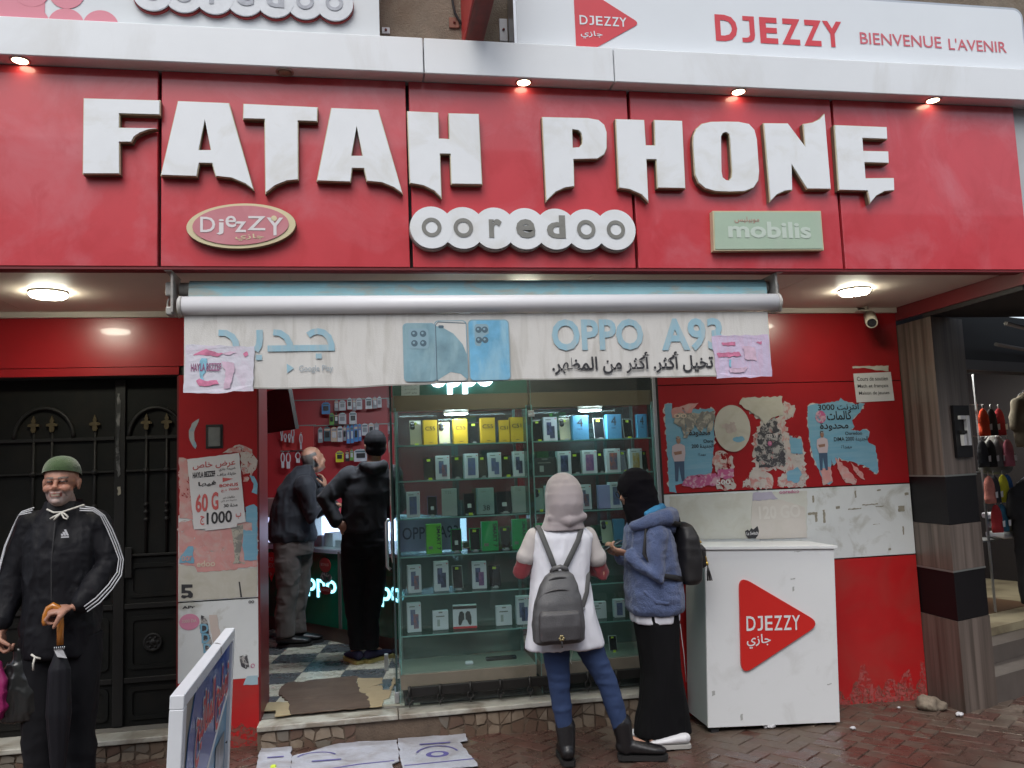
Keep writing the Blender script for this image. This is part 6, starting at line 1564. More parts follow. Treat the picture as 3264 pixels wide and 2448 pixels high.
M_SKIN = mat('skin', (0.42, 0.24, 0.17), rough=0.5, attr='tint', vary=0.06, vscale=30, bump=0.08, bscale=300)
M_BLKCL = mat('black_nylon', (0.0055, 0.0055, 0.008), rough=0.62, vary=0.15, vscale=10, bump=0.12, bscale=180, spec=0.22)
M_BLKTR = mat('black_trouser', (0.006, 0.006, 0.008), rough=0.9, vary=0.15, spec=0.25)
M_NAVYTR = mat('navy_trouser', (0.012, 0.014, 0.022), rough=0.8, vary=0.15, sheen=0.05)
M_NAVYJ = mat('navy_jacket', (0.013, 0.015, 0.022), rough=0.8, vary=0.12, sheen=0.04)
M_GREYTR = mat('grey_brown_trouser', (0.085, 0.070, 0.065), rough=0.85, vary=0.1, vscale=8, bump=0.1, bscale=400, sheen=0.05)
M_WHITECORD = mat('white_cord', (0.62, 0.60, 0.54), rough=0.8)
M_STRIPE = mat('white_stripe', (0.50, 0.51, 0.54), rough=0.6)
M_SHOEB = mat('black_leather', (0.010, 0.009, 0.010), rough=0.38, vary=0.2, vscale=14, bump=0.15, bscale=90)
M_CAPG = mat('green_knit_cap', (0.040, 0.078, 0.024), rough=0.95, vary=0.2, vscale=60, bump=0.5, bscale=220, sheen=0.4)

def lathe_path(p0, p1, k): return tuple(Vector(p0).lerp(Vector(p1), k))

# ---------------------------------------------------------------- smiling man in a black track jacket by the gate
g1 = gz(-1.55)
MX, MY = -1.548, -0.72
man = empty('person', (MX, MY, g1), 'smiling man in black striped jacket and green cap holding an umbrella by the gate', 'person')
Mh = head_frame((MX, MY - 0.01, 1.578), 0.06, -0.05, 0.0)
Mi = Mh.inverted()
def col_man(co):
    l = np.c_[co, np.ones(len(co))] @ np.array(Mi).T
    x, y, z = l[:, 0], l[:, 1], l[:, 2]
    c = np.tile(np.array((0.38, 0.195, 0.135)), (len(co), 1))
    c *= (1 + 0.10 * vnoise(co * 55, 3))[:, None]
    hd = z > -0.16
    front = (y < 0.0) & hd
    # cheeks and nose a little redder
    red = np.exp(-((np.abs(x) - 0.036) ** 2 + (z + 0.022) ** 2) / 0.0006) * front + np.exp(-(x ** 2 / 0.0003 + (z + 0.02) ** 2 / 0.0008)) * front
    c = c * (1 - 0.35 * red[:, None]) + np.array((0.46, 0.17, 0.11)) * 0.35 * red[:, None]
    # clipped white beard along jaw and chin
    jaw = hd & (z < -0.040 - 0.20 * np.maximum(0, 0.055 - np.abs(x)) * (np.abs(x) < 0.055)) & (y < 0.055) & (z > -0.135)
    chin = hd & (z < -0.082) & (y < 0.02) & (z > -0.14)
    must = front & (np.abs(x) < 0.034) & (z < -0.036) & (z > -0.050) & (y < -0.06)
    w = (0.75 * (jaw | chin) + 0.35 * must) * (0.75 + 0.25 * vnoise(co * 160, 8))
    w = np.clip(w, 0, 1)
    c = c * (1 - w[:, None]) + np.array((0.36, 0.34, 0.34)) * w[:, None]
    # grey eyebrows, dark eye slits and crow's feet
    ax = np.abs(x)
    brow = front & (ax > 0.012) & (ax < 0.050) & (np.abs(z - 0.024 - 0.10 * (ax - 0.03)) < 0.0055) & (y < -0.05)
    c[brow] = (0.13, 0.10, 0.085)
    eye = front & (ax > 0.014) & (ax < 0.046) & (np.abs(z - 0.005 - 2.2 * (ax - 0.03) ** 2 * 10 * 0.2) < 0.0042) & (y < -0.05)
    c[eye] = (0.035, 0.020, 0.018)
    bag = front & (ax > 0.014) & (ax < 0.046) & (np.abs(z + 0.008) < 0.004) & (y < -0.05)
    c[bag] *= 0.62
    # smile: dark mouth corner line, teeth
    sm = z + 0.061 - 5.5 * x ** 2
    lips = front & (ax < 0.028) & (np.abs(sm) < 0.0090) & (y < -0.06)
    c[lips] = (0.26, 0.075, 0.06)
    teeth = front & (ax < 0.020) & (np.abs(sm) < 0.0042) & (y < -0.06)
    c[teeth] = (0.50, 0.44, 0.34)
    fold_ = front & (np.abs(ax - (0.032 + (-0.034 - z) * 0.42)) < 0.0032) & (z < -0.034) & (z > -0.066) & (y < -0.045)
    c[fold_] *= 0.6
    return c
bp = head(Mh, 1.0)
bp += limb([(MX, MY + 0.03, 1.50), (MX, MY + 0.045, 1.40)], [0.056, 0.065])
bp += [slab([(MX, MY + 0.05, 0.86, 0.14, 0.09), (MX, MY + 0.05, 1.05, 0.14, 0.09), (MX, MY + 0.05, 1.25, 0.15, 0.09), (MX, MY + 0.05, 1.40, 0.13, 0.07), (MX, MY + 0.05, 1.44, 0.06, 0.05)])]
SR, ER, WR = (MX + 0.150, MY + 0.045, 1.375), (MX + 0.224, MY + 0.03, 1.165), (MX + 0.125, MY - 0.13, 0.985)     # arm on the umbrella
SL, EL, WL = (MX - 0.150, MY + 0.045, 1.375), (MX - 0.228, MY + 0.05, 1.13), (MX - 0.245, MY - 0.04, 0.885)     # arm with the bags
bp += limb([SR, ER, WR], [0.045, 0.036, 0.027]) + limb([SL, EL, WL], [0.045, 0.036, 0.027])
HR = (MX + 0.105, MY - 0.145, 0.980)
bp += hand(HR, (-0.92, -0.20, -0.10), (-0.1, 0.25, -1), (-0.2, -1, -0.15), curl=62, scale=1.08)
bp += hand(WL, (0.02, -0.05, -1), (1, 0.05, 0), (0.05, -1, 0), curl=60, scale=1.05)
for s in (-1, 1):
    bp += limb([(MX + s * 0.085, MY + 0.05, 0.90), (MX + s * 0.085, MY + 0.03, 0.50), (MX + s * 0.085, MY + 0.05, g1 + 0.09)], [0.075, 0.050, 0.036])
    bp += limb([(MX + s * 0.085, MY + 0.07, g1 + 0.05), (MX + s * 0.10, MY - 0.08, g1 + 0.045)], [0.035, 0.032])
body = blob('body', bp, 0.0044, M_SKIN, man, smooth=3, colfn=col_man)
# cap: a knitted dome pulled to the forehead
capT = lambda p: tuple(Mh @ Vector(p))
_V, _Fc = [], []
for i in range(13):
    t = i / 12
    for k in range(40):
        a = 2 * math.pi * k / 40
        rim = 0.040 + 0.022 * math.sin(a) * -1 if False else 0.046 - 0.016 * math.sin(a)
        zz = rim + (0.140 - rim) * math.sin(t * math.pi / 2)
        rr = math.cos(t * math.pi / 2) ** 0.80
        _V.append(capT((0.088 * rr * math.cos(a), 0.020 + 0.107 * rr * math.sin(a), zz)))
for i in range(12):
    for k in range(40):
        a = i * 40 + k; b = i * 40 + (k + 1) % 40
        _Fc.append((a, b, b + 40, a + 40))
mobj('cap', _V, _Fc, M_CAPG, man, smooth=True)
# jacket
jp = [slab([(MX, MY + 0.04, 0.735, 0.172, 0.130), (MX - 0.005, MY + 0.04, 0.80, 0.178, 0.134), (MX, MY + 0.04, 1.00, 0.172, 0.130), (MX, MY + 0.04, 1.20, 0.174, 0.130), (MX, MY + 0.045, 1.33, 0.172, 0.115), (MX, MY + 0.05, 1.405, 0.140, 0.095), (MX, MY + 0.05, 1.455, 0.095, 0.085), (MX, MY + 0.045, 1.487, 0.082, 0.082)])]
jp += limb([SR, ER, (WR[0] + 0.02, WR[1] + 0.022, WR[2] + 0.012)], [0.066, 0.060, 0.046], 18) + limb([SL, EL, (WL[0], WL[1] + 0.01, WL[2] + 0.035)], [0.066, 0.060, 0.046], 18)
jp += [ball((MX + 0.128, MY + 0.05, 1.372), 0.072), ball((MX - 0.128, MY + 0.05, 1.372), 0.072)]
blob('jacket', jp, 0.0075, M_BLKCL, man, smooth=5, fold=[(0.009, (8, 8, 5), 1), (0.005, (19, 19, 12), 2), (0.002, (45, 45, 28), 3)])
# collar opening: dark neck lining
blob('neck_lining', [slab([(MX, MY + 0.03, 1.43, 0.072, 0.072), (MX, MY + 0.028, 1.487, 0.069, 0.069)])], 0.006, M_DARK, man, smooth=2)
# three stripes down each sleeve
def stripes(pts, off, nrm_, parent):
    for j in (-1, 0, 1):
        P3 = [tuple(Vector(p) + Vector(off) * 0 + Vector(nrm_) * 0.0 + Vector(q) * j * 0.0145) for p, q in pts]
        tube('sleeve_stripe', P3, 0.0033, M_STRIPE, parent, n=6)
stripes([((MX + 0.105, MY - 0.055, 1.452), (0.2, -0.5, -0.8)), ((MX + 0.165, MY - 0.040, 1.442), (0.1, -0.8, -0.5)), ((MX + 0.200, MY - 0.014, 1.408), (-0.35, -0.9, 0)), ((MX + 0.232, MY - 0.006, 1.34), (-0.55, -0.8, 0)), ((MX + 0.262, MY + 0.000, 1.26), (-0.55, -0.8, 0)), ((MX + 0.285, MY + 0.006, 1.185), (-0.5, -0.8, 0.2)),
         ((MX + 0.284, MY - 0.020, 1.115), (-0.6, -0.4, 0.6)), ((MX + 0.258, MY - 0.074, 1.058), (-0.5, -0.4, 0.8)), ((MX + 0.215, MY - 0.118, 1.003), (-0.5, -0.3, 0.9)), ((MX + 0.170, MY - 0.150, 0.968), (-0.4, -0.3, 0.9))], (0, 0, 0), (0, 0, 0), man)
stripes([((MX - 0.11, MY - 0.055, 1.452), (-0.2, -0.5, -0.8)), ((MX - 0.172, MY - 0.040, 1.438), (-0.1, -0.8, -0.5)), ((MX - 0.204, MY - 0.012, 1.398), (0.35, -0.9, 0)), ((MX - 0.252, MY - 0.003, 1.28), (0.5, -0.8, 0)), ((MX - 0.291, MY + 0.010, 1.13), (0.5, -0.8, 0)), ((MX - 0.285, MY - 0.04, 1.02), (0.4, -0.8, 0)), ((MX - 0.276, MY - 0.06, 0.94), (0.5, -0.8, 0))], (0, 0, 0), (0, 0, 0), man)
def chest_y(x, z): return MY - 0.101 + (x - MX) ** 2 * 0.9 + max(0, z - 1.36) * 0.55
cord = [(MX - 0.050, chest_y(MX - .05, 1.445) + 0.012, 1.452), (MX - 0.01, chest_y(MX, 1.43) - 0.004, 1.436), (MX + 0.028, chest_y(MX + .03, 1.432) - 0.006, 1.436), (MX + 0.075, chest_y(MX + .07, 1.45), 1.452), (MX + 0.125, MY - 0.05, 1.467)]
tube('neck_cord', cord, 0.0048, M_WHITECORD, man, n=8)
kx, kz = MX + 0.026, 1.434; ky = chest_y(kx, kz) - 0.012
tube('cord_bow', [(kx, ky, kz), (kx + 0.018, ky - 0.006, kz - 0.006), (kx + 0.034, ky - 0.006, kz - 0.022), (kx + 0.030, ky - 0.006, kz - 0.033), (kx + 0.014, ky - 0.004, kz - 0.027), (kx, ky, kz)], 0.0045, M_WHITECORD, man, n=8)
tube('cord_end', [(kx, ky, kz), (kx - 0.018, ky - 0.006, kz - 0.020), (kx - 0.030, ky - 0.006, kz - 0.034)], 0.005, M_WHITECORD, man, n=8)
tube('cord_end', [(kx - 0.004, ky, kz - 0.004), (kx - 0.03, ky - 0.006, kz - 0.018), (kx - 0.048, ky - 0.004, kz - 0.028)], 0.0045, M_WHITECORD, man, n=8)
tube('hem_cord', [(MX - 0.085, MY - 0.105, 0.765), (MX - 0.065, MY - 0.108, 0.75), (MX - 0.042, MY - 0.107, 0.742)], 0.005, M_WHITECORD, man, n=8)
tube('hem_cord', [(MX - 0.068, MY - 0.108, 0.75), (MX - 0.075, MY - 0.108, 0.72), (MX - 0.074, MY - 0.106, 0.69)], 0.005, M_WHITECORD, man, n=8)
for j, (u, h) in enumerate(((0, 0.010), (0.012, 0.019), (0.024, 0.030))):
    x0 = MX + 0.042 + u
    yy = chest_y(x0, 1.33) - 0.003
    mobj('chest_mark', [(x0 - 0.003, yy, 1.322), (x0 + 0.007, yy, 1.322), (x0 + 0.010 - h * 0.55, yy, 1.322 + h), (x0 + 0.000 - h * 0.55, yy, 1.322 + h)], [(0, 1, 2, 3)], M_STRIPE, man)
box('chest_mark', MX + 0.038, MX + 0.074, chest_y(MX + .05, 1.32) - 0.004, chest_y(MX + .05, 1.32) - 0.003, 1.312, 1.3185, M_STRIPE, man)
tube('zip', [(MX, chest_y(MX, 1.42) + 0.002, 1.425), (MX - 0.004, MY - 0.101, 1.2), (MX, MY - 0.100, 0.95), (MX + 0.003, MY - 0.098, 0.75)], 0.004, M_DARK, man, n=6)
for s in (-1, 1):
    lp_ = [slab([(MX + s * 0.088, MY + 0.045, 0.83, 0.098, 0.105), (MX + s * 0.088, MY + 0.035, 0.62, 0.088, 0.092), (MX + s * 0.088, MY + 0.03, 0.45, 0.078, 0.080), (MX + s * 0.090, MY + 0.04, 0.22, 0.072, 0.078), (MX + s * 0.090, MY + 0.03, g1 + 0.05, 0.070, 0.092)])]
    blob('trouser_leg', lp_, 0.0085, M_BLKTR, man, smooth=4, fold=[(0.006, (10, 10, 6), 4 + s), (0.003, (24, 24, 14), 9)])
def shoe(parent, heel, toe, w, h, m, ms, ank=None, name='shoe', sole_h=0.018):
    """shoe from heel to toe on the ground with its own sole"""
    a, b = Vector(heel), Vector(toe)
    d = (b - a); L_ = d.length; d.normalize()
    up = Vector((0, 0, 1))
    pts = [a + d * L_ * t + up * (sole_h + hh * 0.5) for t, hh in ((0.08, h), (0.3, h * 0.95), (0.55, h * 0.72), (0.8, h * 0.55), (0.94, h * 0.42))]
    rad = [(w * .42, h * .5), (w * .44, h * .48), (w * .48, h * .38), (w * .5, h * .29), (w * .38, h * .21)]
    ps = limb([tuple(p) for p in pts], rad, 16, up=(0, 0, 1))
    if ank: ps += limb([tuple(a + d * L_ * 0.16 + up * (sole_h + h * .4)), ank], [w * .47, w * .62], 16)
    sh = blob(name, ps, 0.006, m, parent, smooth=4)
    sd = d.cross(up)
    out = []
    for t, ww in ((-0.02, .30), (0.05, .42), (0.25, .44), (0.5, .46), (0.72, .53), (0.88, .47), (0.99, .28), (1.02, .08)):
        out.append((t, ww))
    ring = [a + d * L_ * t + sd * ww * w for t, ww in out] + [a + d * L_ * t - sd * ww * w for t, ww in reversed(out)]
    n = len(ring)
    V = [tuple(p + up * sole_h) for p in ring] + [tuple(p) for p in ring]
    Fc = [tuple(range(n)), tuple(reversed(range(n, 2 * n)))] + [(i + n, (i + 1) % n + n, (i + 1) % n, i) for i in range(n)]
    o = mobj('sole', V, Fc, ms, sh)
    bm = bmesh.new(); bm.from_mesh(o.data); bmesh.ops.recalc_face_normals(bm, faces=bm.faces[:]); bm.to_mesh(o.data); bm.free()
    return sh
for s in (-1, 1):
    shoe(man, (MX + s * 0.088, MY + 0.10, g1), (MX + s * 0.11, MY - 0.15, g1), 0.09, 0.07, mat('dark_blue_shoe', (0.02, 0.025, 0.04), rough=0.5), M_DARK)
# umbrella with a bent wooden handle, and two carrier bags
um = empty('umbrella', (MX + 0.063, MY - 0.165, 0.95), 'folded black umbrella with bent wooden handle held by the man in the green cap', 'umbrella')
M_HANDLE = mat('varnished_wood', (0.42, 0.15, 0.02), rough=0.22, coat=0.6, vary=0.15, vscale=14)
ux, uy = MX + 0.064, MY - 0.168
tube('handle', [(ux, uy, 0.812), (ux, uy, 0.90), (ux - 0.002, uy, 0.955), (ux - 0.012, uy, 0.985), (ux - 0.032, uy, 0.998), (ux - 0.053, uy, 0.985), (ux - 0.064, uy, 0.955), (ux - 0.067, uy, 0.925), (ux - 0.066, uy, 0.908)], [0.0155, 0.0155, 0.0158, 0.016, 0.016, 0.016, 0.016, 0.016, 0.014], M_HANDLE, um, n=14, up=(0, 1, 0))
_pl = []
for k in range(9): _pl.append(tube_vf([(ux + 0.010 * math.cos(k * .7), uy + 0.010 * math.sin(k * .7), 0.79), (ux + 0.034 * math.cos(k * .7), uy + 0.030 * math.sin(k * .7), 0.70), (ux + 0.040 * math.cos(k * .7), uy + 0.034 * math.sin(k * .7), 0.50), (ux + 0.016 * math.cos(k * .7 + .3), uy + 0.016 * math.sin(k * .7 + .3), 0.16)], [0.008, 0.016, 0.018, 0.010], 8))
blob('folded_canopy', _pl + [tube_vf([(ux, uy, 0.80), (ux, uy, 0.66), (ux, uy, 0.45), (ux, uy, 0.14)], [0.018, 0.042, 0.045, 0.016], 12)], 0.006, mat('umbrella_cloth', (0.007, 0.007, 0.010), rough=0.6, spec=0.25, vary=0.2), um, smooth=3)
mobj('pale_lining', [(ux - 0.016, uy - 0.030, 0.795), (ux + 0.02, uy - 0.030, 0.80), (ux + 0.045, uy - 0.040, 0.755), (ux + 0.005, uy - 0.046, 0.765)], [(0, 1, 2, 3)], mat('lining_grey', (0.32, 0.32, 0.33), rough=0.6), um)
for k in range(6): tube('rib_tip', [(ux - 0.012 + k * 0.008, uy - 0.034, 0.796), (ux - 0.012 + k * 0.009, uy - 0.036, 0.810)], 0.0022, M_ALU, um, n=5)
tube('ferrule', [(ux, uy, 0.15), (ux, uy, 0.085)], [0.006, 0.004], M_ALU, um, n=8)
hx, hy, hz = WL[0], WL[1] - 0.01, WL[2] - 0.10
def carrier(name, cx, cy, zt, zb, w, m, label, seed):
    t = empty(name, (cx, cy, zb), label, 'bag')
    ps = [slab([(cx, cy, zb + 0.004, w * .7, w * .34), (cx + 0.004, cy, zb + 0.05, w, w * .48), (cx, cy, zb + 0.16, w * .95, w * .45), (cx + 0.002, cy, zb + 0.26, w * .6, w * .28), (cx, cy, zt - 0.06, w * .28, w * .18), (cx, cy, zt, w * .15, w * .12)])]
    blob('sack', ps, 0.007, m, t, smooth=3, fold=[(0.010, (14, 14, 6), seed), (0.005, (34, 34, 16), seed + 1)])
    tube('handle_loop', [(cx - 0.01, cy, zt - 0.015), (hx - 0.012, hy - 0.012, hz + 0.03), (hx, hy - 0.006, hz + 0.042), (hx + 0.012, hy, hz + 0.03), (cx + 0.01, cy, zt - 0.015)], 0.006, m, t, n=6)
carrier('carrier_bag', hx - 0.045, hy - 0.02, 0.80, 0.47, 0.085, mat('magenta_plastic', (0.30, 0.02, 0.12), rough=0.35, vary=0.15, coat=0.2), 'magenta plastic carrier bag held by the man by the gate', 11)
carrier('carrier_bag', hx + 0.075, hy + 0.03, 0.78, 0.44, 0.10, mat('black_plastic', (0.014, 0.015, 0.015), rough=0.28, vary=0.2, coat=0.2), 'black plastic carrier bag held by the man by the gate', 21)

# ---------------------------------------------------------------- woman in white tunic with grey backpack, seen from behind
W1Y = -0.68
gw = gz(1.1)
wa = empty('person', (1.12, W1Y, gw), 'woman in grey headscarf and white tunic with grey backpack before the window', 'person')
skin_c = lambda co: np.tile(np.array((0.36, 0.20, 0.14)), (len(co), 1))
Hc = (1.062, W1Y + 0.03, 1.408)
Mw = head_frame(Hc, math.pi - 0.15, -0.12)
wb = head(Mw, 0.94) + limb([(1.06, W1Y + 0.02, 1.34), (1.05, W1Y + 0.0, 1.22)], [0.045, 0.05])
wb += [slab([(1.03, W1Y, 0.70, 0.12, 0.09), (1.03, W1Y, 0.95, 0.11, 0.08), (1.04, W1Y, 1.15, 0.13, 0.08), (1.045, W1Y, 1.24, 0.10, 0.06)])]
aL = [(0.885, W1Y + 0.01, 1.185), (0.805, W1Y + 0.02, 0.995), (0.905, W1Y + 0.20, 1.005)]
aR = [(1.195, W1Y + 0.01, 1.175), (1.270, W1Y + 0.02, 0.960), (1.165, W1Y + 0.20, 1.005)]
wb += limb(aL, [0.036, 0.030, 0.022]) + limb(aR, [0.036, 0.030, 0.022])
wb += hand(aL[2], (0.8, 0.5, 0.1), (0, -0.3, 1), (0, 1, 0.2), 40, 0.9) + hand(aR[2], (-0.8, 0.5, 0.1), (0, -0.3, 1), (0, 1, 0.2), 40, 0.9)
lL = [(0.975, W1Y, 0.66), (0.990, W1Y - 0.01, 0.345), (1.020, W1Y + 0.02, 0.07)]
lR = [(1.125, W1Y, 0.66), (1.262, W1Y - 0.01, 0.360), (1.345, W1Y + 0.0, 0.06)]
wb += limb(lL, [0.07, 0.045, 0.03]) + limb(lR, [0.07, 0.045, 0.03]) + limb([lL[2], (1.02, W1Y + 0.10, gw + 0.045)], [0.03, 0.026]) + limb([lR[2], (1.47, W1Y - 0.03, gw + 0.045)], [0.03, 0.026])
blob('body', wb, 0.007, M_SKIN, wa, smooth=3, colfn=skin_c)
M_HIJ = mat('grey_scarf', (0.34, 0.30, 0.31), rough=0.85, vary=0.06, vscale=9, bump=0.06, bscale=400, sheen=0.3)
hp = [ball((1.062, W1Y + 0.012, 1.428), (0.102, 0.114, 0.103)), slab([(1.045, W1Y - 0.005, 1.215, 0.128, 0.105), (1.05, W1Y - 0.008, 1.262, 0.108, 0.100), (1.055, W1Y - 0.012, 1.30, 0.101, 0.108), (1.060, W1Y - 0.012, 1.36, 0.103, 0.120), (1.062, W1Y + 0.0, 1.41, 0.104, 0.118), (1.062, W1Y + 0.008, 1.46, 0.093, 0.105), (1.062, W1Y + 0.01, 1.505, 0.055, 0.07)])]
hp += limb([(0.972, W1Y - 0.06, 1.285), (1.06, W1Y - 0.112, 1.265), (1.15, W1Y - 0.065, 1.285)], [0.024, 0.028, 0.024])
blob('headscarf', hp, 0.0065, M_HIJ, wa, smooth=4, fold=[(0.0035, (4, 4, 6), 31), (0.0010, (16, 16, 30), 33)])
M_TUNIC = mat('white_tunic', (0.70, 0.71, 0.77), rough=0.8, vary=0.03, bump=0.04, bscale=500)
tp = [slab([(1.028, W1Y, 0.580, 0.222, 0.150), (1.028, W1Y, 0.66, 0.205, 0.145), (1.02, W1Y, 0.80, 0.180, 0.132), (1.02, W1Y, 0.95, 0.160, 0.118), (1.03, W1Y, 1.08, 0.168, 0.112), (1.04, W1Y + 0.002, 1.17, 0.176, 0.100), (1.042, W1Y + 0.005, 1.215, 0.140, 0.082), (1.045, W1Y + 0.008, 1.25, 0.082, 0.065)])]
tp += [ball((0.905, W1Y + 0.01, 1.175), (0.052, 0.06, 0.055)), ball((1.178, W1Y + 0.01, 1.165), (0.052, 0.06, 0.055))]
blob('tunic', tp, 0.008, M_TUNIC, wa, smooth=4, fold=[(0.006, (10, 10, 3), 41), (0.0035, (20, 20, 7), 43), (0.0015, (42, 42, 18), 45)])
M_SLV = mat('grey_sleeve', (0.48, 0.45, 0.44), rough=0.85, vary=0.04)
M_REDSL = mat('dark_red_sleeve', (0.16, 0.015, 0.022), rough=0.85, vary=0.1, sheen=0.3)
for arm in (aL, aR):
    m1 = lathe_path(arm[0], arm[1], 0.60)
    blob('short_sleeve', limb([arm[0], lathe_path(arm[0], arm[1], 0.4), m1], [0.046, 0.050, 0.057], 18), 0.007, M_SLV, wa, smooth=3, fold=[(0.003, (16, 16, 10), 51)])
    blob('long_sleeve', limb([lathe_path(arm[0], arm[1], 0.5), arm[1], lathe_path(arm[1], arm[2], 0.85)], [0.045, 0.046, 0.036], 16), 0.007, M_REDSL, wa, smooth=3, fold=[(0.0035, (26, 26, 30), 52)])
M_JEAN = mat('blue_jeans', (0.022, 0.045, 0.120), rough=0.85, vary=0.15, vscale=9, stain=(0.038, 0.068, 0.165), samt=0.5, sscale=5, bump=0.15, bscale=500)
for leg, sd in ((lL, 61), (lR, 64)):
    pts = [leg[0], lathe_path(leg[0], leg[1], 0.5), leg[1], lathe_path(leg[1], leg[2], 0.35), lathe_path(leg[1], leg[2], 0.75), (leg[2][0], leg[2][1], leg[2][2] + 0.01)]
    blob('jeans_leg', limb(pts, [0.085, 0.069, 0.054, 0.054, 0.045, 0.047], 18), 0.007, M_JEAN, wa, smooth=3, fold=[(0.0028, (8, 8, 18), sd), (0.0012, (24, 24, 50), sd + 1)])
M_SOLE = mat('rubber_sole', (0.012, 0.011, 0.011), rough=0.7, vary=0.2)
shoe(wa, (1.012, W1Y - 0.055, gw), (1.035, W1Y + 0.19, gw), 0.092, 0.085, M_SHOEB, M_SOLE, ank=(1.018, W1Y + 0.018, 0.150), name='ankle_boot', sole_h=0.024)
shoe(wa, (1.305, W1Y - 0.005, gw - 0.004), (1.565, W1Y - 0.06, gw - 0.008), 0.092, 0.085, M_SHOEB, M_SOLE, ank=(1.332, W1Y + 0.0, 0.145), name='ankle_boot', sole_h=0.024)
# grey backpack on her back
bk = empty('backpack', (0.955, W1Y - 0.17, 0.64), 'grey leather backpack with a clover badge on the woman in white', 'backpack')
M_BAGG = mat('grey_leather', (0.082, 0.082, 0.086), rough=0.5, vary=0.14, vscale=20, bump=0.2, bscale=160)
M_BAGD = mat('grey_leather_dark', (0.060, 0.058, 0.062), rough=0.5, vary=0.14, vscale=20, bump=0.2, bscale=160)
by = W1Y - 0.185
def bagslab(rings): return slab([(x, by + dy, z, rx, ry, 0.0, 0.6) for x, dy, z, rx, ry in rings], 32)
blob('bag_body', [bagslab([(0.955, 0.0, 0.640, 0.115, 0.05), (0.955, -0.005, 0.655, 0.136, 0.066), (0.957, -0.008, 0.75, 0.140, 0.072), (0.962, -0.004, 0.85, 0.126, 0.066), (0.970, 0.008, 0.93, 0.102, 0.054), (0.977, 0.018, 0.985, 0.076, 0.042), (0.980, 0.024, 1.008, 0.045, 0.028)])], 0.0055, M_BAGG, bk, smooth=4, fold=[(0.003, (12, 12, 12), 71)])
blob('front_pocket', [bagslab([(0.952, -0.062, 0.657, 0.095, 0.02), (0.952, -0.068, 0.668, 0.112, 0.032), (0.953, -0.072, 0.74, 0.114, 0.036), (0.954, -0.066, 0.80, 0.110, 0.030), (0.954, -0.06, 0.818, 0.10, 0.02)])], 0.005, M_BAGD, bk, smooth=4, fold=[(0.002, (16, 16, 16), 73)])
tube('zip_seam', [(0.955 + 0.118 * math.cos(a), by - 0.055 + 0.028 * abs(math.cos(a)) ** 2, 0.835 + 0.088 * math.sin(a)) for a in [math.radians(t) for t in range(-5, 186, 12)]], 0.0045, M_BAGD, bk, n=6)
tube('zip_seam', [(0.97 + 0.085 * math.cos(a), by - 0.028 + 0.02 * abs(math.cos(a)) ** 2, 0.925 + 0.055 * math.sin(a)) for a in [math.radians(t) for t in range(-5, 186, 12)]], 0.006, M_DARK, bk, n=6)
tube('grab_handle', [(0.935, by + 0.02, 1.005), (0.945, by + 0.0, 1.025), (0.98, by - 0.008, 1.034), (1.015, by + 0.0, 1.020), (1.025, by + 0.02, 0.998)], [(0.008, 0.013)] * 5, M_BAGG, bk, n=10)
M_STRAP = mat('strap_grey', (0.07, 0.072, 0.072), rough=0.7)
def strap(pts, w=0.015): tube('shoulder_strap', pts, [(w, 0.005)] * len(pts), M_STRAP, bk, n=10, up=(0, 1, 0))
strap([(0.965, by + 0.03, 1.005), (0.945, W1Y - 0.128, 1.08), (0.918, W1Y - 0.113, 1.16), (0.903, W1Y - 0.075, 1.222), (0.90, W1Y - 0.02, 1.242), (0.90, W1Y + 0.05, 1.21)])
strap([(1.005, by + 0.03, 1.005), (1.055, W1Y - 0.128, 1.08), (1.105, W1Y - 0.113, 1.16), (1.135, W1Y - 0.075, 1.218), (1.14, W1Y - 0.02, 1.236), (1.142, W1Y + 0.05, 1.205)])
strap([(1.075, by + 0.03, 0.735), (1.108, W1Y - 0.122, 0.80), (1.140, W1Y - 0.115, 0.88), (1.160, W1Y - 0.085, 0.96), (1.172, W1Y - 0.03, 1.00)], 0.013)
box('strap_buckle', 1.098, 1.122, W1Y - 0.140, W1Y - 0.128, 0.790, 0.802, M_ALU, bk, bev=0.002)
M_BRASS = mat('dull_brass', (0.40, 0.33, 0.18), rough=0.35, metal=0.8)
cx_, cz_ = 0.948, 0.685; cy_ = by - 0.112
cb2 = None
for a in (90, 210, 330):
    for s in (-1, 1):
        q = revolve('clover_badge', [(0.0065, 0), (0.0065, -0.003), (0.003, -0.005)], (cx_ + 0.0095 * math.cos(math.radians(a)) + s * 0.004 * math.sin(math.radians(a)), cy_, cz_ + 0.0095 * math.sin(math.radians(a)) - s * 0.004 * math.cos(math.radians(a))), M_BRASS, bk, n=12, axis='Y')
tube('zip_pull', [(cx_, cy_ + 0.004, cz_ - 0.012), (cx_ + 0.002, cy_ + 0.006, cz_ - 0.03), (cx_ + 0.003, cy_ + 0.01, cz_ - 0.05)], 0.004, M_BAGD, bk, n=6)
tube('loose_thread', [(1.05, W1Y - 0.10, 0.57), (1.045, W1Y - 0.085, 0.54), (1.04, W1Y - 0.08, 0.51), (1.046, W1Y - 0.08, 0.50)], 0.0016, M_WHITECORD, wa, n=5)

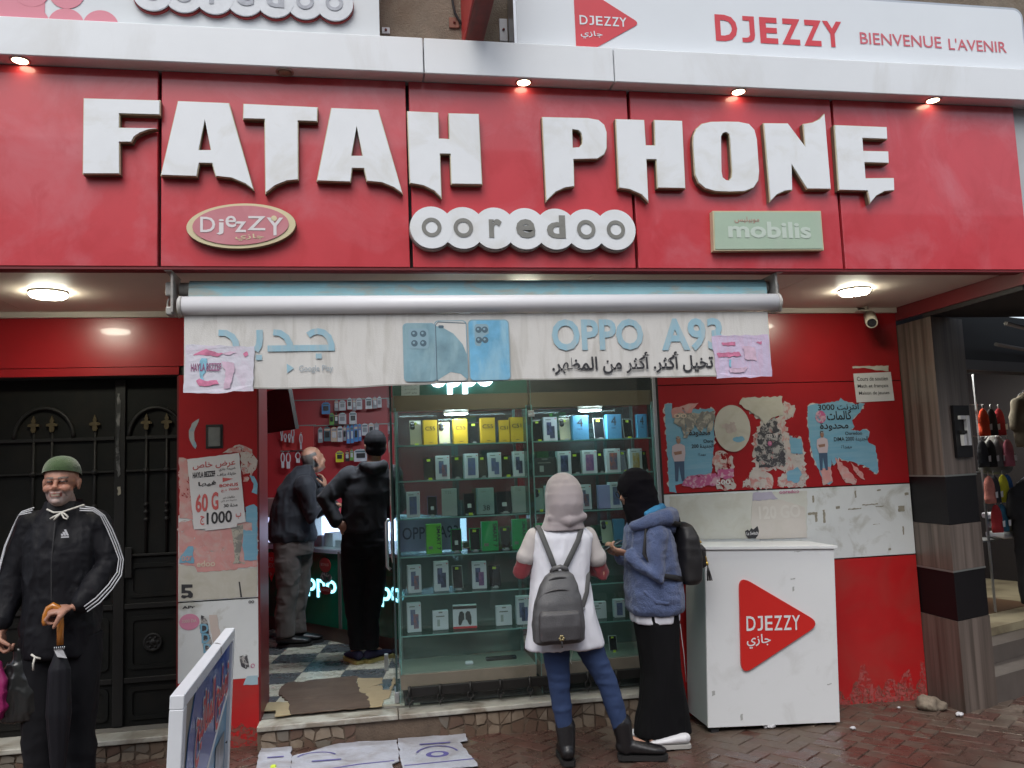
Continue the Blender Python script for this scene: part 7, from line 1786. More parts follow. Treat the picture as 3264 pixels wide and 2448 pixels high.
# ---------------------------------------------------------------- woman in blue fleece coat, side-on, reading her phone
W2Y = -0.47
g2 = gz(1.62)
wb_ = empty('person', (1.64, W2Y, g2), 'woman in black headscarf and blue fleece coat looking down at her phone', 'person')
M2h = head_frame((1.535, W2Y + 0.01, 1.405), -1.20, 0.28)
pb_ = head(M2h, 0.95) + limb([(1.57, W2Y, 1.34), (1.61, W2Y, 1.20)], [0.045, 0.05])
pb_ += [slab([(1.64, W2Y, 0.70, 0.09, 0.10), (1.64, W2Y, 0.95, 0.10, 0.11), (1.63, W2Y, 1.12, 0.10, 0.13), (1.62, W2Y, 1.22, 0.07, 0.10)])]
cL = [(1.615, W2Y - 0.15, 1.155), (1.585, W2Y - 0.18, 0.925), (1.455, W2Y - 0.09, 1.045)]
cR = [(1.60, W2Y + 0.15, 1.155), (1.575, W2Y + 0.18, 0.935), (1.45, W2Y + 0.06, 1.035)]
pb_ += limb(cL, [0.036, 0.030, 0.022]) + limb(cR, [0.036, 0.030, 0.022])
pb_ += hand(cL[2], (-0.85, 0.25, 0.25), (0.1, 0.5, 0.9), (0.0, 1, -0.2), 45, 0.92) + hand(cR[2], (-0.85, -0.25, 0.25), (0.1, -0.5, 0.9), (0, -1, -0.2), 45, 0.92)
for s in (-1, 1):
    pb_ += limb([(1.645, W2Y + s * 0.06, 0.66), (1.645, W2Y + s * 0.06, 0.36), (1.66, W2Y + s * 0.08, g2 + 0.08)], [0.045, 0.035, 0.028])
    pb_ += limb([(1.66, W2Y + s * 0.08, g2 + 0.06), (1.55, W2Y + s * 0.08, g2 + 0.045)], [0.03, 0.026])
blob('body', pb_, 0.007, M_SKIN, wb_, smooth=3, colfn=skin_c)
M_HIJB = mat('black_scarf', (0.006, 0.005, 0.008), rough=0.95, vary=0.1, spec=0.2)
hq = [ball((1.555, W2Y + 0.0, 1.435), (0.108, 0.098, 0.105)), slab([(1.615, W2Y, 1.19, 0.105, 0.125), (1.605, W2Y, 1.24, 0.105, 0.105), (1.59, W2Y, 1.29, 0.105, 0.098), (1.575, W2Y, 1.35, 0.108, 0.098), (1.56, W2Y, 1.42, 0.112, 0.099), (1.557, W2Y, 1.47, 0.100, 0.092), (1.556, W2Y, 1.518, 0.065, 0.06)])]
blob('headscarf', hq, 0.0065, M_HIJB, wb_, smooth=4, fold=[(0.005, (8, 8, 14), 81), (0.0022, (18, 18, 36), 83)])
# glasses
gl_ = [tuple(M2h @ Vector(p)) for p in ((0.045, -0.088, 0.004), (0.072, -0.062, 0.010), (0.080, 0.0, 0.012))]
tube('glasses_arm', gl_, 0.0032, M_DARK, wb_, n=6)
tube('glasses_rim', [tuple(M2h @ Vector((0.034 + 0.023 * math.cos(a), -0.092 + 0.006 * (1 + math.cos(a)), 0.002 + 0.019 * math.sin(a)))) for a in [j * math.pi / 7 for j in range(15)]], 0.0028, M_DARK, wb_, n=6)
tube('glasses_rim', [tuple(M2h @ Vector((-0.034 + 0.023 * math.cos(a), -0.092 + 0.006 * (1 - math.cos(a)), 0.002 + 0.019 * math.sin(a)))) for a in [j * math.pi / 7 for j in range(15)]], 0.0028, M_DARK, wb_, n=6)
M_FLEECE = mat('blue_fleece', (0.070, 0.100, 0.205), rough=0.95, vary=0.18, vscale=14, stain=(0.105, 0.135, 0.25), samt=0.6, sscale=9, bump=0.7, bscale=130, sheen=0.25)
cp = [slab([(1.632, W2Y, 0.690, 0.150, 0.165), (1.630, W2Y, 0.72, 0.166, 0.178), (1.630, W2Y, 0.80, 0.168, 0.182), (1.628, W2Y, 0.95, 0.152, 0.172), (1.618, W2Y, 1.08, 0.148, 0.178), (1.612, W2Y, 1.17, 0.130, 0.170), (1.612, W2Y, 1.225, 0.098, 0.125)])]
cp += limb([cL[0], cL[1], lathe_path(cL[1], cL[2], 0.85)], [0.066, 0.060, 0.046], 18) + limb([cR[0], cR[1], lathe_path(cR[1], cR[2], 0.85)], [0.066, 0.060, 0.046], 18)
blob('fleece_coat', cp, 0.008, M_FLEECE, wb_, smooth=4, fold=[(0.006, (9, 9, 9), 91), (0.004, (20, 20, 20), 93), (0.002, (60, 60, 60), 94)])
# thrown-back hood: a thick open collar with a bright lining
hd_ = limb([(1.50, W2Y - 0.115, 1.205), (1.58, W2Y - 0.165, 1.235), (1.68, W2Y - 0.135, 1.245), (1.745, W2Y - 0.05, 1.245), (1.745, W2Y + 0.06, 1.245), (1.66, W2Y + 0.14, 1.245)], [0.032, 0.042, 0.050, 0.052, 0.050, 0.04], 14)
hd_ += limb([(1.72, W2Y - 0.06, 1.20), (1.735, W2Y, 1.165), (1.72, W2Y + 0.06, 1.20)], [0.05, 0.06, 0.05], 14)
blob('hood', hd_, 0.007, M_FLEECE, wb_, smooth=3, fold=[(0.006, (12, 12, 12), 95)])
blob('hood_lining', limb([(1.575, W2Y - 0.125, 1.268), (1.655, W2Y - 0.092, 1.290), (1.70, W2Y - 0.02, 1.292), (1.69, W2Y + 0.05, 1.29)], [0.020, 0.030, 0.032, 0.03], 12), 0.006, mat('cyan_lining', (0.03, 0.20, 0.40), rough=0.7, vary=0.1), wb_, smooth=3, fold=[(0.003, (20, 20, 20), 96)])
pk_ = limb([(1.53, W2Y - 0.155, 0.83), (1.585, W2Y - 0.178, 0.775), (1.65, W2Y - 0.178, 0.765)], [0.014, 0.016, 0.014], 10)
blob('coat_pocket', pk_, 0.006, M_FLEECE, wb_, smooth=3)
blob('white_shirt_hem', [slab([(1.632, W2Y, 0.640, 0.140, 0.150), (1.632, W2Y, 0.72, 0.142, 0.155)])], 0.008, M_TUNIC, wb_, smooth=2, fold=[(0.004, (18, 18, 4), 97)])
M_SKIRT = mat('black_flared_cloth', (0.005, 0.005, 0.006), rough=0.95, vary=0.1, spec=0.2)
sk = [slab([(1.632, W2Y, 0.70, 0.130, 0.145), (1.640, W2Y, 0.52, 0.118, 0.140), (1.650, W2Y, 0.34, 0.112, 0.140), (1.648, W2Y - 0.0, 0.16, 0.130, 0.135), (1.640, W2Y + 0.0, 0.03, 0.160, 0.130), (1.640, W2Y + 0.0, g2 + 0.05, 0.166, 0.125)])]
blob('flared_trousers', sk, 0.0085, M_SKIRT, wb_, smooth=3, fold=[(0.010, (11, 11, 2.2), 101), (0.004, (24, 24, 5), 103)])
tube('side_seam', [(1.745, W2Y - 0.105, 0.63), (1.758, W2Y - 0.105, 0.45), (1.762, W2Y - 0.105, 0.30)], 0.0025, mat('seam_grey', (0.25, 0.25, 0.26)), wb_, n=5)
M_WSOLE = mat('worn_white_sole', (0.34, 0.33, 0.31), rough=0.7, vary=0.15)
M_WSHOE = mat('white_shoe', (0.62, 0.62, 0.64), rough=0.5, vary=0.06, bump=0.1, bscale=60)
shoe(wb_, (1.755, W2Y - 0.120, g2 - 0.001), (1.525, W2Y - 0.085, g2 + 0.002), 0.082, 0.058, M_WSHOE, M_WSOLE, name='white_shoe', sole_h=0.02)
shoe(wb_, (1.64, W2Y + 0.05, g2), (1.395, W2Y + 0.085, g2 + 0.002), 0.082, 0.058, M_WSHOE, M_WSOLE, name='white_shoe', sole_h=0.02)
ph = empty('mobile_phone', (1.375, W2Y - 0.02, 1.07), 'dark mobile phone in the hands of the woman in blue', 'phone')
_R = Matrix.Translation((1.372, W2Y - 0.015, 1.088)) @ Matrix.Rotation(math.radians(-25), 4, 'Y')
for nm, q, m in (('phone_body', (-0.075, 0.075, -0.036, 0.036, -0.004, 0.004), M_PHN['black']), ('screen', (-0.070, 0.070, -0.032, 0.032, 0.0042, 0.0048), MATS['phone_glass'])):
    o = box(nm, *q, m, None, 0.003 if nm == 'phone_body' else 0); o.matrix_basis = _R; attach(o, ph)
rb = empty('backpack', (1.80, W2Y - 0.02, 0.84), 'black backpack with brass zips and a tassel on the woman in blue', 'backpack')
M_BAGK = mat('black_faux_leather', (0.012, 0.011, 0.012), rough=0.5, vary=0.2, bump=0.15, bscale=150)
blob('bag_body', [slab([(1.835, W2Y - 0.01, 0.850, 0.050, 0.12, 0.0, 0.6), (1.838, W2Y - 0.01, 0.875, 0.066, 0.138, 0.0, 0.6), (1.842, W2Y - 0.01, 1.00, 0.070, 0.142, 0.0, 0.6), (1.838, W2Y - 0.01, 1.12, 0.062, 0.130, 0.0, 0.6), (1.825, W2Y - 0.01, 1.185, 0.045, 0.10, 0.0, 0.6), (1.815, W2Y - 0.01, 1.205, 0.025, 0.06, 0.0, 0.7)])], 0.006, M_BAGK, rb, smooth=4, fold=[(0.003, (14, 14, 14), 111)])
blob('side_pocket', [slab([(1.898, W2Y - 0.02, 0.935, 0.02, 0.08, 0, 0.6), (1.905, W2Y - 0.02, 0.95, 0.034, 0.098, 0, 0.6), (1.906, W2Y - 0.02, 1.05, 0.034, 0.098, 0, 0.6), (1.898, W2Y - 0.02, 1.075, 0.02, 0.085, 0, 0.6)])], 0.006, M_BAGK, rb, smooth=3)
tube('grab_handle', [(1.80, W2Y - 0.05, 1.195), (1.795, W2Y - 0.045, 1.235), (1.795, W2Y + 0.02, 1.24), (1.80, W2Y + 0.03, 1.195)], 0.009, M_BAGK, rb, n=8)
for s in (-1, 1):
    tube('shoulder_strap', [(1.80, W2Y + s * 0.07, 1.19), (1.72, W2Y + s * 0.14, 1.215), (1.63, W2Y + s * 0.165, 1.232), (1.555, W2Y + s * 0.165, 1.19), (1.53, W2Y + s * 0.17, 1.05), (1.60, W2Y + s * 0.205, 0.93), (1.72, W2Y + s * 0.17, 0.90), (1.79, W2Y + s * 0.10, 0.88)], [(0.016, 0.006)] * 8, M_BAGK, rb, n=8, up=(0, 1, 0))
M_GOLD = mat('gold_fitting', (0.62, 0.42, 0.10), rough=0.3, metal=0.9)
tx_, ty_ = 1.925, W2Y - 0.105
tube('tassel_chain', [(tx_ - 0.005, ty_, 1.02), (tx_, ty_ - 0.006, 1.0), (tx_ + 0.004, ty_ - 0.006, 0.972)], 0.005, M_GOLD, rb, n=6)
tube('tassel_cap', [(tx_ + 0.004, ty_ - 0.006, 0.975), (tx_ + 0.007, ty_ - 0.006, 0.955)], [0.007, 0.008], M_GOLD, rb, n=8)
for k in range(7):
    tube('tassel', [(tx_ + 0.007, ty_ - 0.006, 0.956), (tx_ + 0.010 + 0.003 * (k - 3), ty_ - 0.006 + 0.003 * (k % 3 - 1), 0.91), (tx_ + 0.014 + 0.005 * (k - 3), ty_ - 0.006 + 0.004 * (k % 3 - 1), 0.865)], 0.003, M_BAGK, rb, n=5)
tube('zip_pull', [(1.897, W2Y - 0.10, 1.098), (1.903, W2Y - 0.106, 1.085)], 0.006, M_GOLD, rb, n=6)
tube('zip_pull', [(1.922, W2Y - 0.085, 1.058), (1.926, W2Y - 0.09, 1.046)], 0.004, M_GOLD, rb, n=6)

# ---------------------------------------------------------------- balding man bent over the counter
M2Y = 2.08
mb2 = empty('person', (-0.68, M2Y, FZ), 'balding man in dark navy jacket and grey trousers leaning at the shop counter', 'person')
Hm = head_frame((-0.495, M2Y + 0.05, 1.695), math.radians(128), -0.32)
Hmi = Hm.inverted()
def col_m2(co):
    l = np.c_[co, np.ones(len(co))] @ np.array(Hmi).T
    x, y, z = l[:, 0], l[:, 1], l[:, 2]
    c = np.tile(np.array((0.34, 0.18, 0.12)), (len(co), 1))
    hair = (y > 0.005) & (z > -0.055) & (z < 0.075) & (z > -0.12) & (~((np.abs(x) > 0.07) & (np.abs(z) < 0.045) & (y < 0.05)))
    c[hair] = (0.10, 0.09, 0.085)
    return c
mp = head(Hm, 1.0) + limb([(-0.53, M2Y + 0.03, 1.66), (-0.585, M2Y, 1.53)], [0.055, 0.062])
mp += [slab([(-0.70, M2Y, 0.95, 0.12, 0.11), (-0.69, M2Y, 1.2, 0.12, 0.12), (-0.62, M2Y, 1.45, 0.12, 0.13), (-0.59, M2Y, 1.55, 0.08, 0.09)])]
dR = [(-0.56, M2Y - 0.16, 1.48), (-0.50, M2Y - 0.19, 1.22), (-0.40, M2Y - 0.05, 1.44)]
dL = [(-0.50, M2Y + 0.16, 1.48), (-0.44, M2Y + 0.22, 1.22), (-0.32, M2Y + 0.12, 1.30)]
mp += limb(dR, [0.045, 0.037, 0.028]) + limb(dL, [0.045, 0.037, 0.028])
mp += hand(dR[2], (-0.05, 0.25, 1), (-1, 0.2, 0), (0, -1, 0.2), 30, 1.05) + hand(dL[2], (1, 0.1, -0.1), (0, 0, -1), (0, -1, 0), 30, 1.05)
for x in (-0.735, -0.655):
    mp += limb([(x + 0.015, M2Y + (-0.04 if x < -.7 else 0.05), 0.95), (x + 0.01, M2Y + (-0.05 if x < -.7 else 0.06), 0.55), (x, M2Y + (-0.05 if x < -.7 else 0.06), FZ + 0.08)], [0.06, 0.045, 0.032])
    mp += limb([(x, M2Y + (-0.05 if x < -.7 else 0.06), FZ + 0.06), (x + 0.10, M2Y + (-0.05 if x < -.7 else 0.06), FZ + 0.055)], [0.028, 0.022])
blob('body', mp, 0.0065, M_SKIN, mb2, smooth=3, colfn=col_m2)
jq = [slab([(-0.672, M2Y, 1.015, 0.185, 0.16), (-0.678, M2Y, 1.06, 0.20, 0.175), (-0.685, M2Y, 1.15, 0.190, 0.170), (-0.665, M2Y, 1.32, 0.178, 0.175), (-0.620, M2Y, 1.48, 0.165, 0.170), (-0.60, M2Y, 1.56, 0.125, 0.125), (-0.585, M2Y + 0.01, 1.625, 0.085, 0.085), (-0.575, M2Y + 0.015, 1.648, 0.078, 0.08)])]
jq += limb([dR[0], dR[1], lathe_path(dR[1], dR[2], 0.9)], [0.088, 0.07, 0.05], 18) + limb([dL[0], dL[1], lathe_path(dL[1], dL[2], 0.85)], [0.088, 0.07, 0.05], 18)
blob('jacket', jq, 0.009, M_NAVYJ, mb2, smooth=4, fold=[(0.008, (9, 9, 6), 121), (0.004, (20, 20, 14), 123)])
_tr = [slab([(-0.665, M2Y, 0.90, 0.15, 0.145), (-0.668, M2Y, 1.0, 0.16, 0.15), (-0.672, M2Y, 1.08, 0.15, 0.14)])]
for x, dy in ((-0.735, -0.05), (-0.650, 0.06)):
    _tr.append(slab([(x + 0.02, M2Y + dy * .6, 1.02, 0.115, 0.12), (x + 0.02, M2Y + dy, 0.85, 0.105, 0.11), (x + 0.02, M2Y + dy, 0.62, 0.088, 0.092), (x - 0.01, M2Y + dy, 0.40, 0.076, 0.082), (x - 0.005, M2Y + dy, FZ + 0.09, 0.072, 0.08)]))
    shoe(mb2, (x - 0.07, M2Y + dy, FZ + 0.001), (x + 0.21, M2Y + dy, FZ + 0.001), 0.10, 0.085, M_SHOEB, M_SOLE, sole_h=0.022)
blob('trousers', _tr, 0.009, M_GREYTR, mb2, smooth=3, fold=[(0.006, (9, 9, 12), 131), (0.003, (20, 20, 26), 132)])

# ---------------------------------------------------------------- man in black cap with a hand on his hip
M3Y = 1.26
mc = empty('person', (-0.06, M3Y, FZ), 'man in black cap and black hoodie standing with a hand on his hip', 'person')
Hk = head_frame((0.026, M3Y + 0.03, 1.765), math.pi + 0.25, -0.05)
kp = head(Hk, 1.0) + limb([(0.022, M3Y + 0.02, 1.72), (0.01, M3Y, 1.60)], [0.052, 0.058])
kp += [slab([(-0.07, M3Y, 1.0, 0.13, 0.09), (-0.05, M3Y, 1.25, 0.13, 0.09), (-0.02, M3Y, 1.5, 0.15, 0.09), (0.0, M3Y, 1.60, 0.08, 0.06)])]
eL = [(-0.165, M3Y, 1.545), (-0.352, M3Y - 0.03, 1.375), (-0.262, M3Y - 0.07, 1.185)]
eR = [(0.150, M3Y, 1.54), (0.20, M3Y + 0.03, 1.30), (0.12, M3Y + 0.20, 1.22)]
kp += limb(eL, [0.045, 0.037, 0.028]) + limb(eR, [0.045, 0.037, 0.028])
kp += hand(eL[2], (0.82, -0.10, -0.22), (0.0, 0.95, 0.1), (0.1, 0.1, -1), 22, 1.05) + hand(eR[2], (0, 1, 0), (0, 0, -1), (-1, 0, 0), 30, 1.0)
for x in (-0.145, 0.005):
    kp += limb([(x, M3Y, 0.98), (x, M3Y, 0.6), (x + (0.01 if x < -.1 else -0.035), M3Y, FZ + 0.10)], [0.05, 0.042, 0.028])
    kp += limb([(x + (0.01 if x < -.1 else -0.035), M3Y, FZ + 0.10), (x + (-0.03 if x < -.1 else 0.03), M3Y + 0.06, FZ + 0.06)], [0.026, 0.022])
blob('body', kp, 0.0065, M_SKIN, mc, smooth=3, colfn=skin_c)
M_HOOD = mat('black_hoodie', (0.011, 0.011, 0.015), rough=0.9, vary=0.12, sheen=0.04)
kj = [slab([(-0.072, M3Y, 1.105, 0.150, 0.115), (-0.072, M3Y, 1.13, 0.172, 0.13), (-0.065, M3Y, 1.25, 0.172, 0.125), (-0.045, M3Y, 1.40, 0.182, 0.125), (-0.02, M3Y, 1.53, 0.182, 0.112), (0.0, M3Y, 1.60, 0.130, 0.095), (0.012, M3Y + 0.005, 1.65, 0.085, 0.08)])]
kj += limb([eL[0], eL[1], lathe_path(eL[1], eL[2], 0.88)], [0.085, 0.068, 0.046], 18) + limb([eR[0], eR[1], lathe_path(eR[1], eR[2], 0.9)], [0.085, 0.068, 0.046], 18)
kj += limb([(-0.07, M3Y - 0.075, 1.625), (0.01, M3Y - 0.105, 1.60), (0.09, M3Y - 0.075, 1.625)], [0.032, 0.045, 0.032])
blob('hoodie', kj, 0.009, M_HOOD, mc, smooth=4, fold=[(0.008, (8, 8, 6), 141), (0.004, (18, 18, 16), 143)])
kc = [ball(tuple(Hk @ Vector((0, 0.015, 0.045))), (0.088, 0.106, 0.094), Hk.to_3x3()), ball(tuple(Hk @ Vector((0, 0.03, -0.015))), (0.083, 0.080, 0.060), Hk.to_3x3())]
blob('knit_cap', kc, 0.006, M_BLKTR, mc, smooth=3)
_tr = [slab([(-0.07, M3Y, 0.93, 0.155, 0.115), (-0.07, M3Y, 1.05, 0.165, 0.122), (-0.07, M3Y, 1.15, 0.16, 0.115)])]
for x, x2 in ((-0.150, -0.135), (0.005, -0.03)):
    _tr.append(slab([(x + 0.005, M3Y, 1.05, 0.095, 0.115), (x, M3Y, 0.90, 0.092, 0.105), (x - 0.005, M3Y, 0.66, 0.076, 0.086), (x2 - 0.01, M3Y, 0.45, 0.066, 0.075), (x2, M3Y, FZ + 0.10, 0.055, 0.062)]))
blob('trousers', _tr, 0.009, M_BLKTR, mc, smooth=3, fold=[(0.005, (9, 9, 12), 151), (0.003, (20, 20, 26), 152)])
M_SLIP = mat('navy_canvas', (0.018, 0.018, 0.055), rough=0.85, vary=0.15, bump=0.2, bscale=300)
M_YSOLE = mat('cream_sole', (0.40, 0.34, 0.12), rough=0.6, vary=0.1)
shoe(mc, (-0.115, M3Y - 0.06, FZ + 0.001), (-0.22, M3Y + 0.17, FZ + 0.001), 0.095, 0.07, M_SLIP, M_YSOLE, name='slip_on_shoe', sole_h=0.024)
shoe(mc, (-0.075, M3Y - 0.04, FZ + 0.001), (0.125, M3Y + 0.13, FZ + 0.001), 0.095, 0.07, M_SLIP, M_YSOLE, name='slip_on_shoe', sole_h=0.024)
# ================================================================ iron gate in the dark doorway beside the pillar
M_GATE = mat('gate_black', (0.006, 0.0065, 0.006), rough=0.7, spec=0.2, vary=0.3, vscale=8, stain=(0.012, 0.010, 0.008), samt=0.6, sscale=6)
M_GATEB = mat('gate_bar', (0.010, 0.0095, 0.009), rough=0.55, spec=0.3, vary=0.2)
M_GILT = mat('dull_gilt', (0.075, 0.055, 0.025), rough=0.5, metal=0.4, vary=0.3, vscale=30)
gt = empty('iron_gate', (-1.75, 0.12, 0.13), 'dark double-leaf iron gate with gilt spear points in the doorway', 'gate')
GY = 0.12
box('door_leaf', -2.36, -1.507, GY, GY + 0.04, 0.132, 2.204, M_GATE, gt, bev=0.003, seg=1)
box('door_leaf', -1.500, -1.148, GY, GY + 0.04, 0.132, 2.204, M_GATE, gt, bev=0.003, seg=1)
box('meeting_stile', -1.535, -1.475, GY - 0.022, GY - 0.001, 0.14, 2.195, M_GATEB, gt, bev=0.004)
for x0, x1 in ((-2.36, -1.537), (-1.473, -1.150)):
    for z, h in ((1.838, 0.022), (1.637, 0.012), (1.13, 0.014), (0.83, 0.03), (0.40, 0.03)):
        box('rail', x0, x1, GY - 0.018, GY - 0.001, z - h / 2, z + h / 2, M_GATEB, gt, bev=0.002, seg=1)
def fleur(x, z, par):
    b = tube('bar', [(x, GY - 0.010, 1.14), (x, GY - 0.010, z - 0.04)], 0.0085, M_GATEB, par, n=8)
    o = prism('spear_point', [(x, z + 0.055), (x + 0.012, z + 0.022), (x + 0.007, z + 0.012), (x + 0.030, z + 0.004), (x + 0.032, z - 0.008), (x + 0.012, z - 0.010), (x + 0.014, z - 0.030), (x + 0.008, z - 0.045),
                              (x - 0.008, z - 0.045), (x - 0.014, z - 0.030), (x - 0.012, z - 0.010), (x - 0.032, z - 0.008), (x - 0.030, z + 0.004), (x - 0.007, z + 0.012), (x - 0.012, z + 0.022)], GY - 0.024, GY - 0.012, M_GILT, b)
    revolve('knuckle', [(0.009, -0.018), (0.019, -0.008), (0.019, 0.008), (0.009, 0.018)], (x, GY - 0.012, 1.637), M_GATEB, b, n=12)
    for zz in (1.34, 1.385, 1.43):
        revolve('baluster_ring', [(0.010, -0.014), (0.017, 0), (0.010, 0.014)], (x, GY - 0.012, zz), M_GATEB, b, n=12)
for x in (-2.24, -1.992, -1.89, -1.649, -1.355, -1.237): fleur(x, 1.93, gt)
for cx, r in ((-1.935, 0.165), (-1.30, 0.155)):
    tube('arch', [(cx + r * math.cos(a), GY - 0.012, 1.85 + r * 1.1 * math.sin(a)) for a in [math.pi * k / 20 for k in range(21)]], 0.012, M_GATEB, gt, n=8)
for x0, x1 in ((-2.33, -1.94), (-1.90, -1.56), (-1.45, -1.17)):
    for z0, z1 in ((0.46, 0.77), (0.88, 1.08), (0.17, 0.36)):
        p_ = prism('raised_panel', rrect(x0, x1, z0, z1, 0.03), GY - 0.010, GY - 0.001, M_GATE, gt, holes=[rrect(x0 + 0.025, x1 - 0.025, z0 + 0.025, z1 - 0.025, 0.02)])
for cx in (-1.312, -1.73):
    r_ = revolve('rosette', [(0.055, 0), (0.055, -0.006), (0.045, -0.010), (0.040, -0.005), (0.018, -0.006), (0.012, -0.014), (0.002, -0.015)], (cx, GY - 0.011, 0.612), M_GILT if False else M_GATEB, gt, n=24, axis='Y')
    for k in range(6):
        revolve('rosette_petal', [(0.010, 0), (0.008, -0.004), (0.002, -0.005)], (cx + 0.029 * math.cos(k * math.pi / 3), GY - 0.017, 0.612 + 0.029 * math.sin(k * math.pi / 3)), M_GATEB, r_, n=8, axis='Y')
box('lock_plate', -1.47, -1.43, GY - 0.030, GY - 0.019, 1.0, 1.18, M_GATEB, gt, bev=0.003)
tp_ = tag(sheet('tape_strip', ragged([(-1.520, 2.11), (-1.508, 2.11), (-1.500, 2.03), (-1.508, 1.88), (-1.506, 1.75), (-1.498, 1.62), (-1.512, 1.60), (-1.524, 1.70), (-1.522, 1.88), (-1.526, 2.02)], 0.004, 0.015, 2), GY - 0.026, mat('peeling_tape', (0.13, 0.13, 0.13), rough=0.5, stain=(0.010, 0.010, 0.010), samt=1.0, sscale=10, slo=0.40, shi=0.55), None), 'peeling whitish tape strip down the middle of the dark gate', 'tape')
sheet('tape_end', ragged([(-1.515, 1.545), (-1.498, 1.545), (-1.496, 1.50), (-1.512, 1.49)], 0.003, 0.01, 3), GY - 0.026, M_GLUE, tp_)
box('gate_recess_wall', -2.38, -2.362, 0.02, 0.4, 0.1, 2.205, M_SEAM, bld)

# ================================================================ white promotion counter
M_CTR = mat('counter_white', (0.68, 0.70, 0.71), rough=0.42, vary=0.025, vscale=3, stain=(0.42, 0.42, 0.40), samt=0.35, sscale=5, slo=0.55, shi=0.75)
M_CTRS = mat('counter_side', (0.36, 0.40, 0.40), rough=0.45, vary=0.04, vscale=3)
M_REDV = mat('red_vinyl', (0.55, 0.022, 0.018), rough=0.35, vary=0.03)
pc2 = empty('promotion_counter', (2.38, -0.19, gz(2.4)), 'white upright counter with a red rounded triangle standing against the wall', 'counter')
# it stands a little skewed and leans as the pavement falls
Rc = Matrix.Translation((2.385, -0.385, -0.066)) @ Matrix.Rotation(math.radians(2.6), 4, 'Y') @ Matrix.Rotation(math.radians(-0.8), 4, 'Z')
def ctr(o):
    o.matrix_basis = Rc; attach(o, pc2); return o
ctr(box('front_board', -0.428, 0.428, 0.0, 0.018, 0.015, 1.068, M_CTR, None, 0.002, 1))
ctr(box('side_board', -0.426, -0.408, 0.0185, 0.34, 0.018, 1.066, M_CTRS, None, 0.002, 1))
ctr(box('side_board', 0.408, 0.426, 0.0185, 0.34, 0.018, 1.066, M_CTRS, None, 0.002, 1))
ctr(box('base_board', -0.405, 0.405, 0.02, 0.33, 0.02, 0.035, M_CTRS, None))
ctr(box('top_board', -0.44, 0.446, -0.012, 0.345, 1.069, 1.089, M_CTR, None, 0.003))
for x in (-0.40, 0.36):
    ctr(box('foot', x, x + 0.05, 0.02, 0.07, -0.03, 0.0195, M_DARK, None, 0.003))
tri = ctr(prism('triangle_emblem', rtri(-0.215, 0.315, 0.315, 0.915, 0.085), -0.014, -0.0005, M_REDV, None))
_q = lambda x0, x1, z0, z1: [Rc @ Vector(p) for p in ((x0, -0.0155, z1), (x1, -0.0155, z1), (x1, -0.0155, z0), (x0, -0.0155, z0))]
djezzy([Vector(v) for v in _q(-0.176, 0.176, 0.580, 0.668)], M_CTR, tri, 0.012)
text('جازي', _q(-0.176, -0.02, 0.475, 0.56), M_CTR, tri, bold=0.012)
for i, (x, z, w, h) in enumerate(((0.13, 0.88, .03, .012), (0.14, 0.81, .012, .03), (0.16, 1.05, .05, .008), (-0.40, 0.20, .02, .03), (0.35, 0.24, .03, .01), (-0.22, 0.05, .015, .04))):
    ctr(sheet('scuff', ragged([(x, z), (x + w, z + .006), (x + w, z + h), (x, z + h - .003)], 0.003, 0.01, i), -0.0012, mat('grey_scuff', (0.36, 0.37, 0.36), rough=0.6), None))

# ================================================================ grain-clad column at the end of the wall
def grain_mat(name, c1, c2):
    m = bpy.data.materials.new(name); m.use_nodes = True
    nt = m.node_tree; b = nt.nodes['Principled BSDF']; N = nt.nodes.new; L = nt.links.new
    tc = N('ShaderNodeTexCoord'); mp = N('ShaderNodeMapping'); mp.inputs['Scale'].default_value = (26, 26, 0.7)
    n = N('ShaderNodeTexNoise'); n.inputs['Scale'].default_value = 1.0; n.inputs['Detail'].default_value = 5; n.inputs['Distortion'].default_value = 0.4
    L(tc.outputs['Object'], mp.inputs['Vector']); L(mp.outputs[0], n.inputs['Vector'])
    cr = N('ShaderNodeValToRGB'); cr.color_ramp.elements[0].position = 0.32; cr.color_ramp.elements[0].color = (*c1, 1); cr.color_ramp.elements[1].position = 0.70; cr.color_ramp.elements[1].color = (*c2, 1)
    L(n.outputs['Fac'], cr.inputs[0]); L(cr.outputs[0], b.inputs['Base Color']); b.inputs['Roughness'].default_value = 0.42
    return m
M_GRAIN = grain_mat('column_grain', (0.055, 0.042, 0.034), (0.17, 0.135, 0.115))
M_BLKT = mat('column_black', (0.006, 0.005, 0.006), rough=0.45, spec=0.25)
clm = empty('clad_column', (3.86, -0.15, gz(3.86)), 'grey-brown wood-grain column with two black bands at the end of the wall', 'column')
def colseg(name, z0, z1, m, grow=0.0):
    c = [(3.709 - grow, 0.06), (3.709 - grow, -0.36 - grow), (4.045 + grow, -0.235 - grow), (4.045 + grow, 0.10)]
    V = [(x, y, z0) for x, y in c] + [(x, y, z1) for x, y in c]
    return mobj(name, V, list(_BF), m, clm)
colseg('grain_panel', -0.25, 0.468, M_GRAIN); colseg('black_band', 0.470, 0.778, M_BLKT, -0.003); colseg('metal_strip', 0.779, 0.789, M_GREYFR, 0.003)
colseg('grain_panel', 0.790, 1.084, M_GRAIN); colseg('black_band', 1.086, 1.398, M_BLKT, -0.003); colseg('metal_strip', 1.399, 1.409, M_GREYFR, 0.003); colseg('grain_panel', 1.410, 2.470, M_GRAIN)
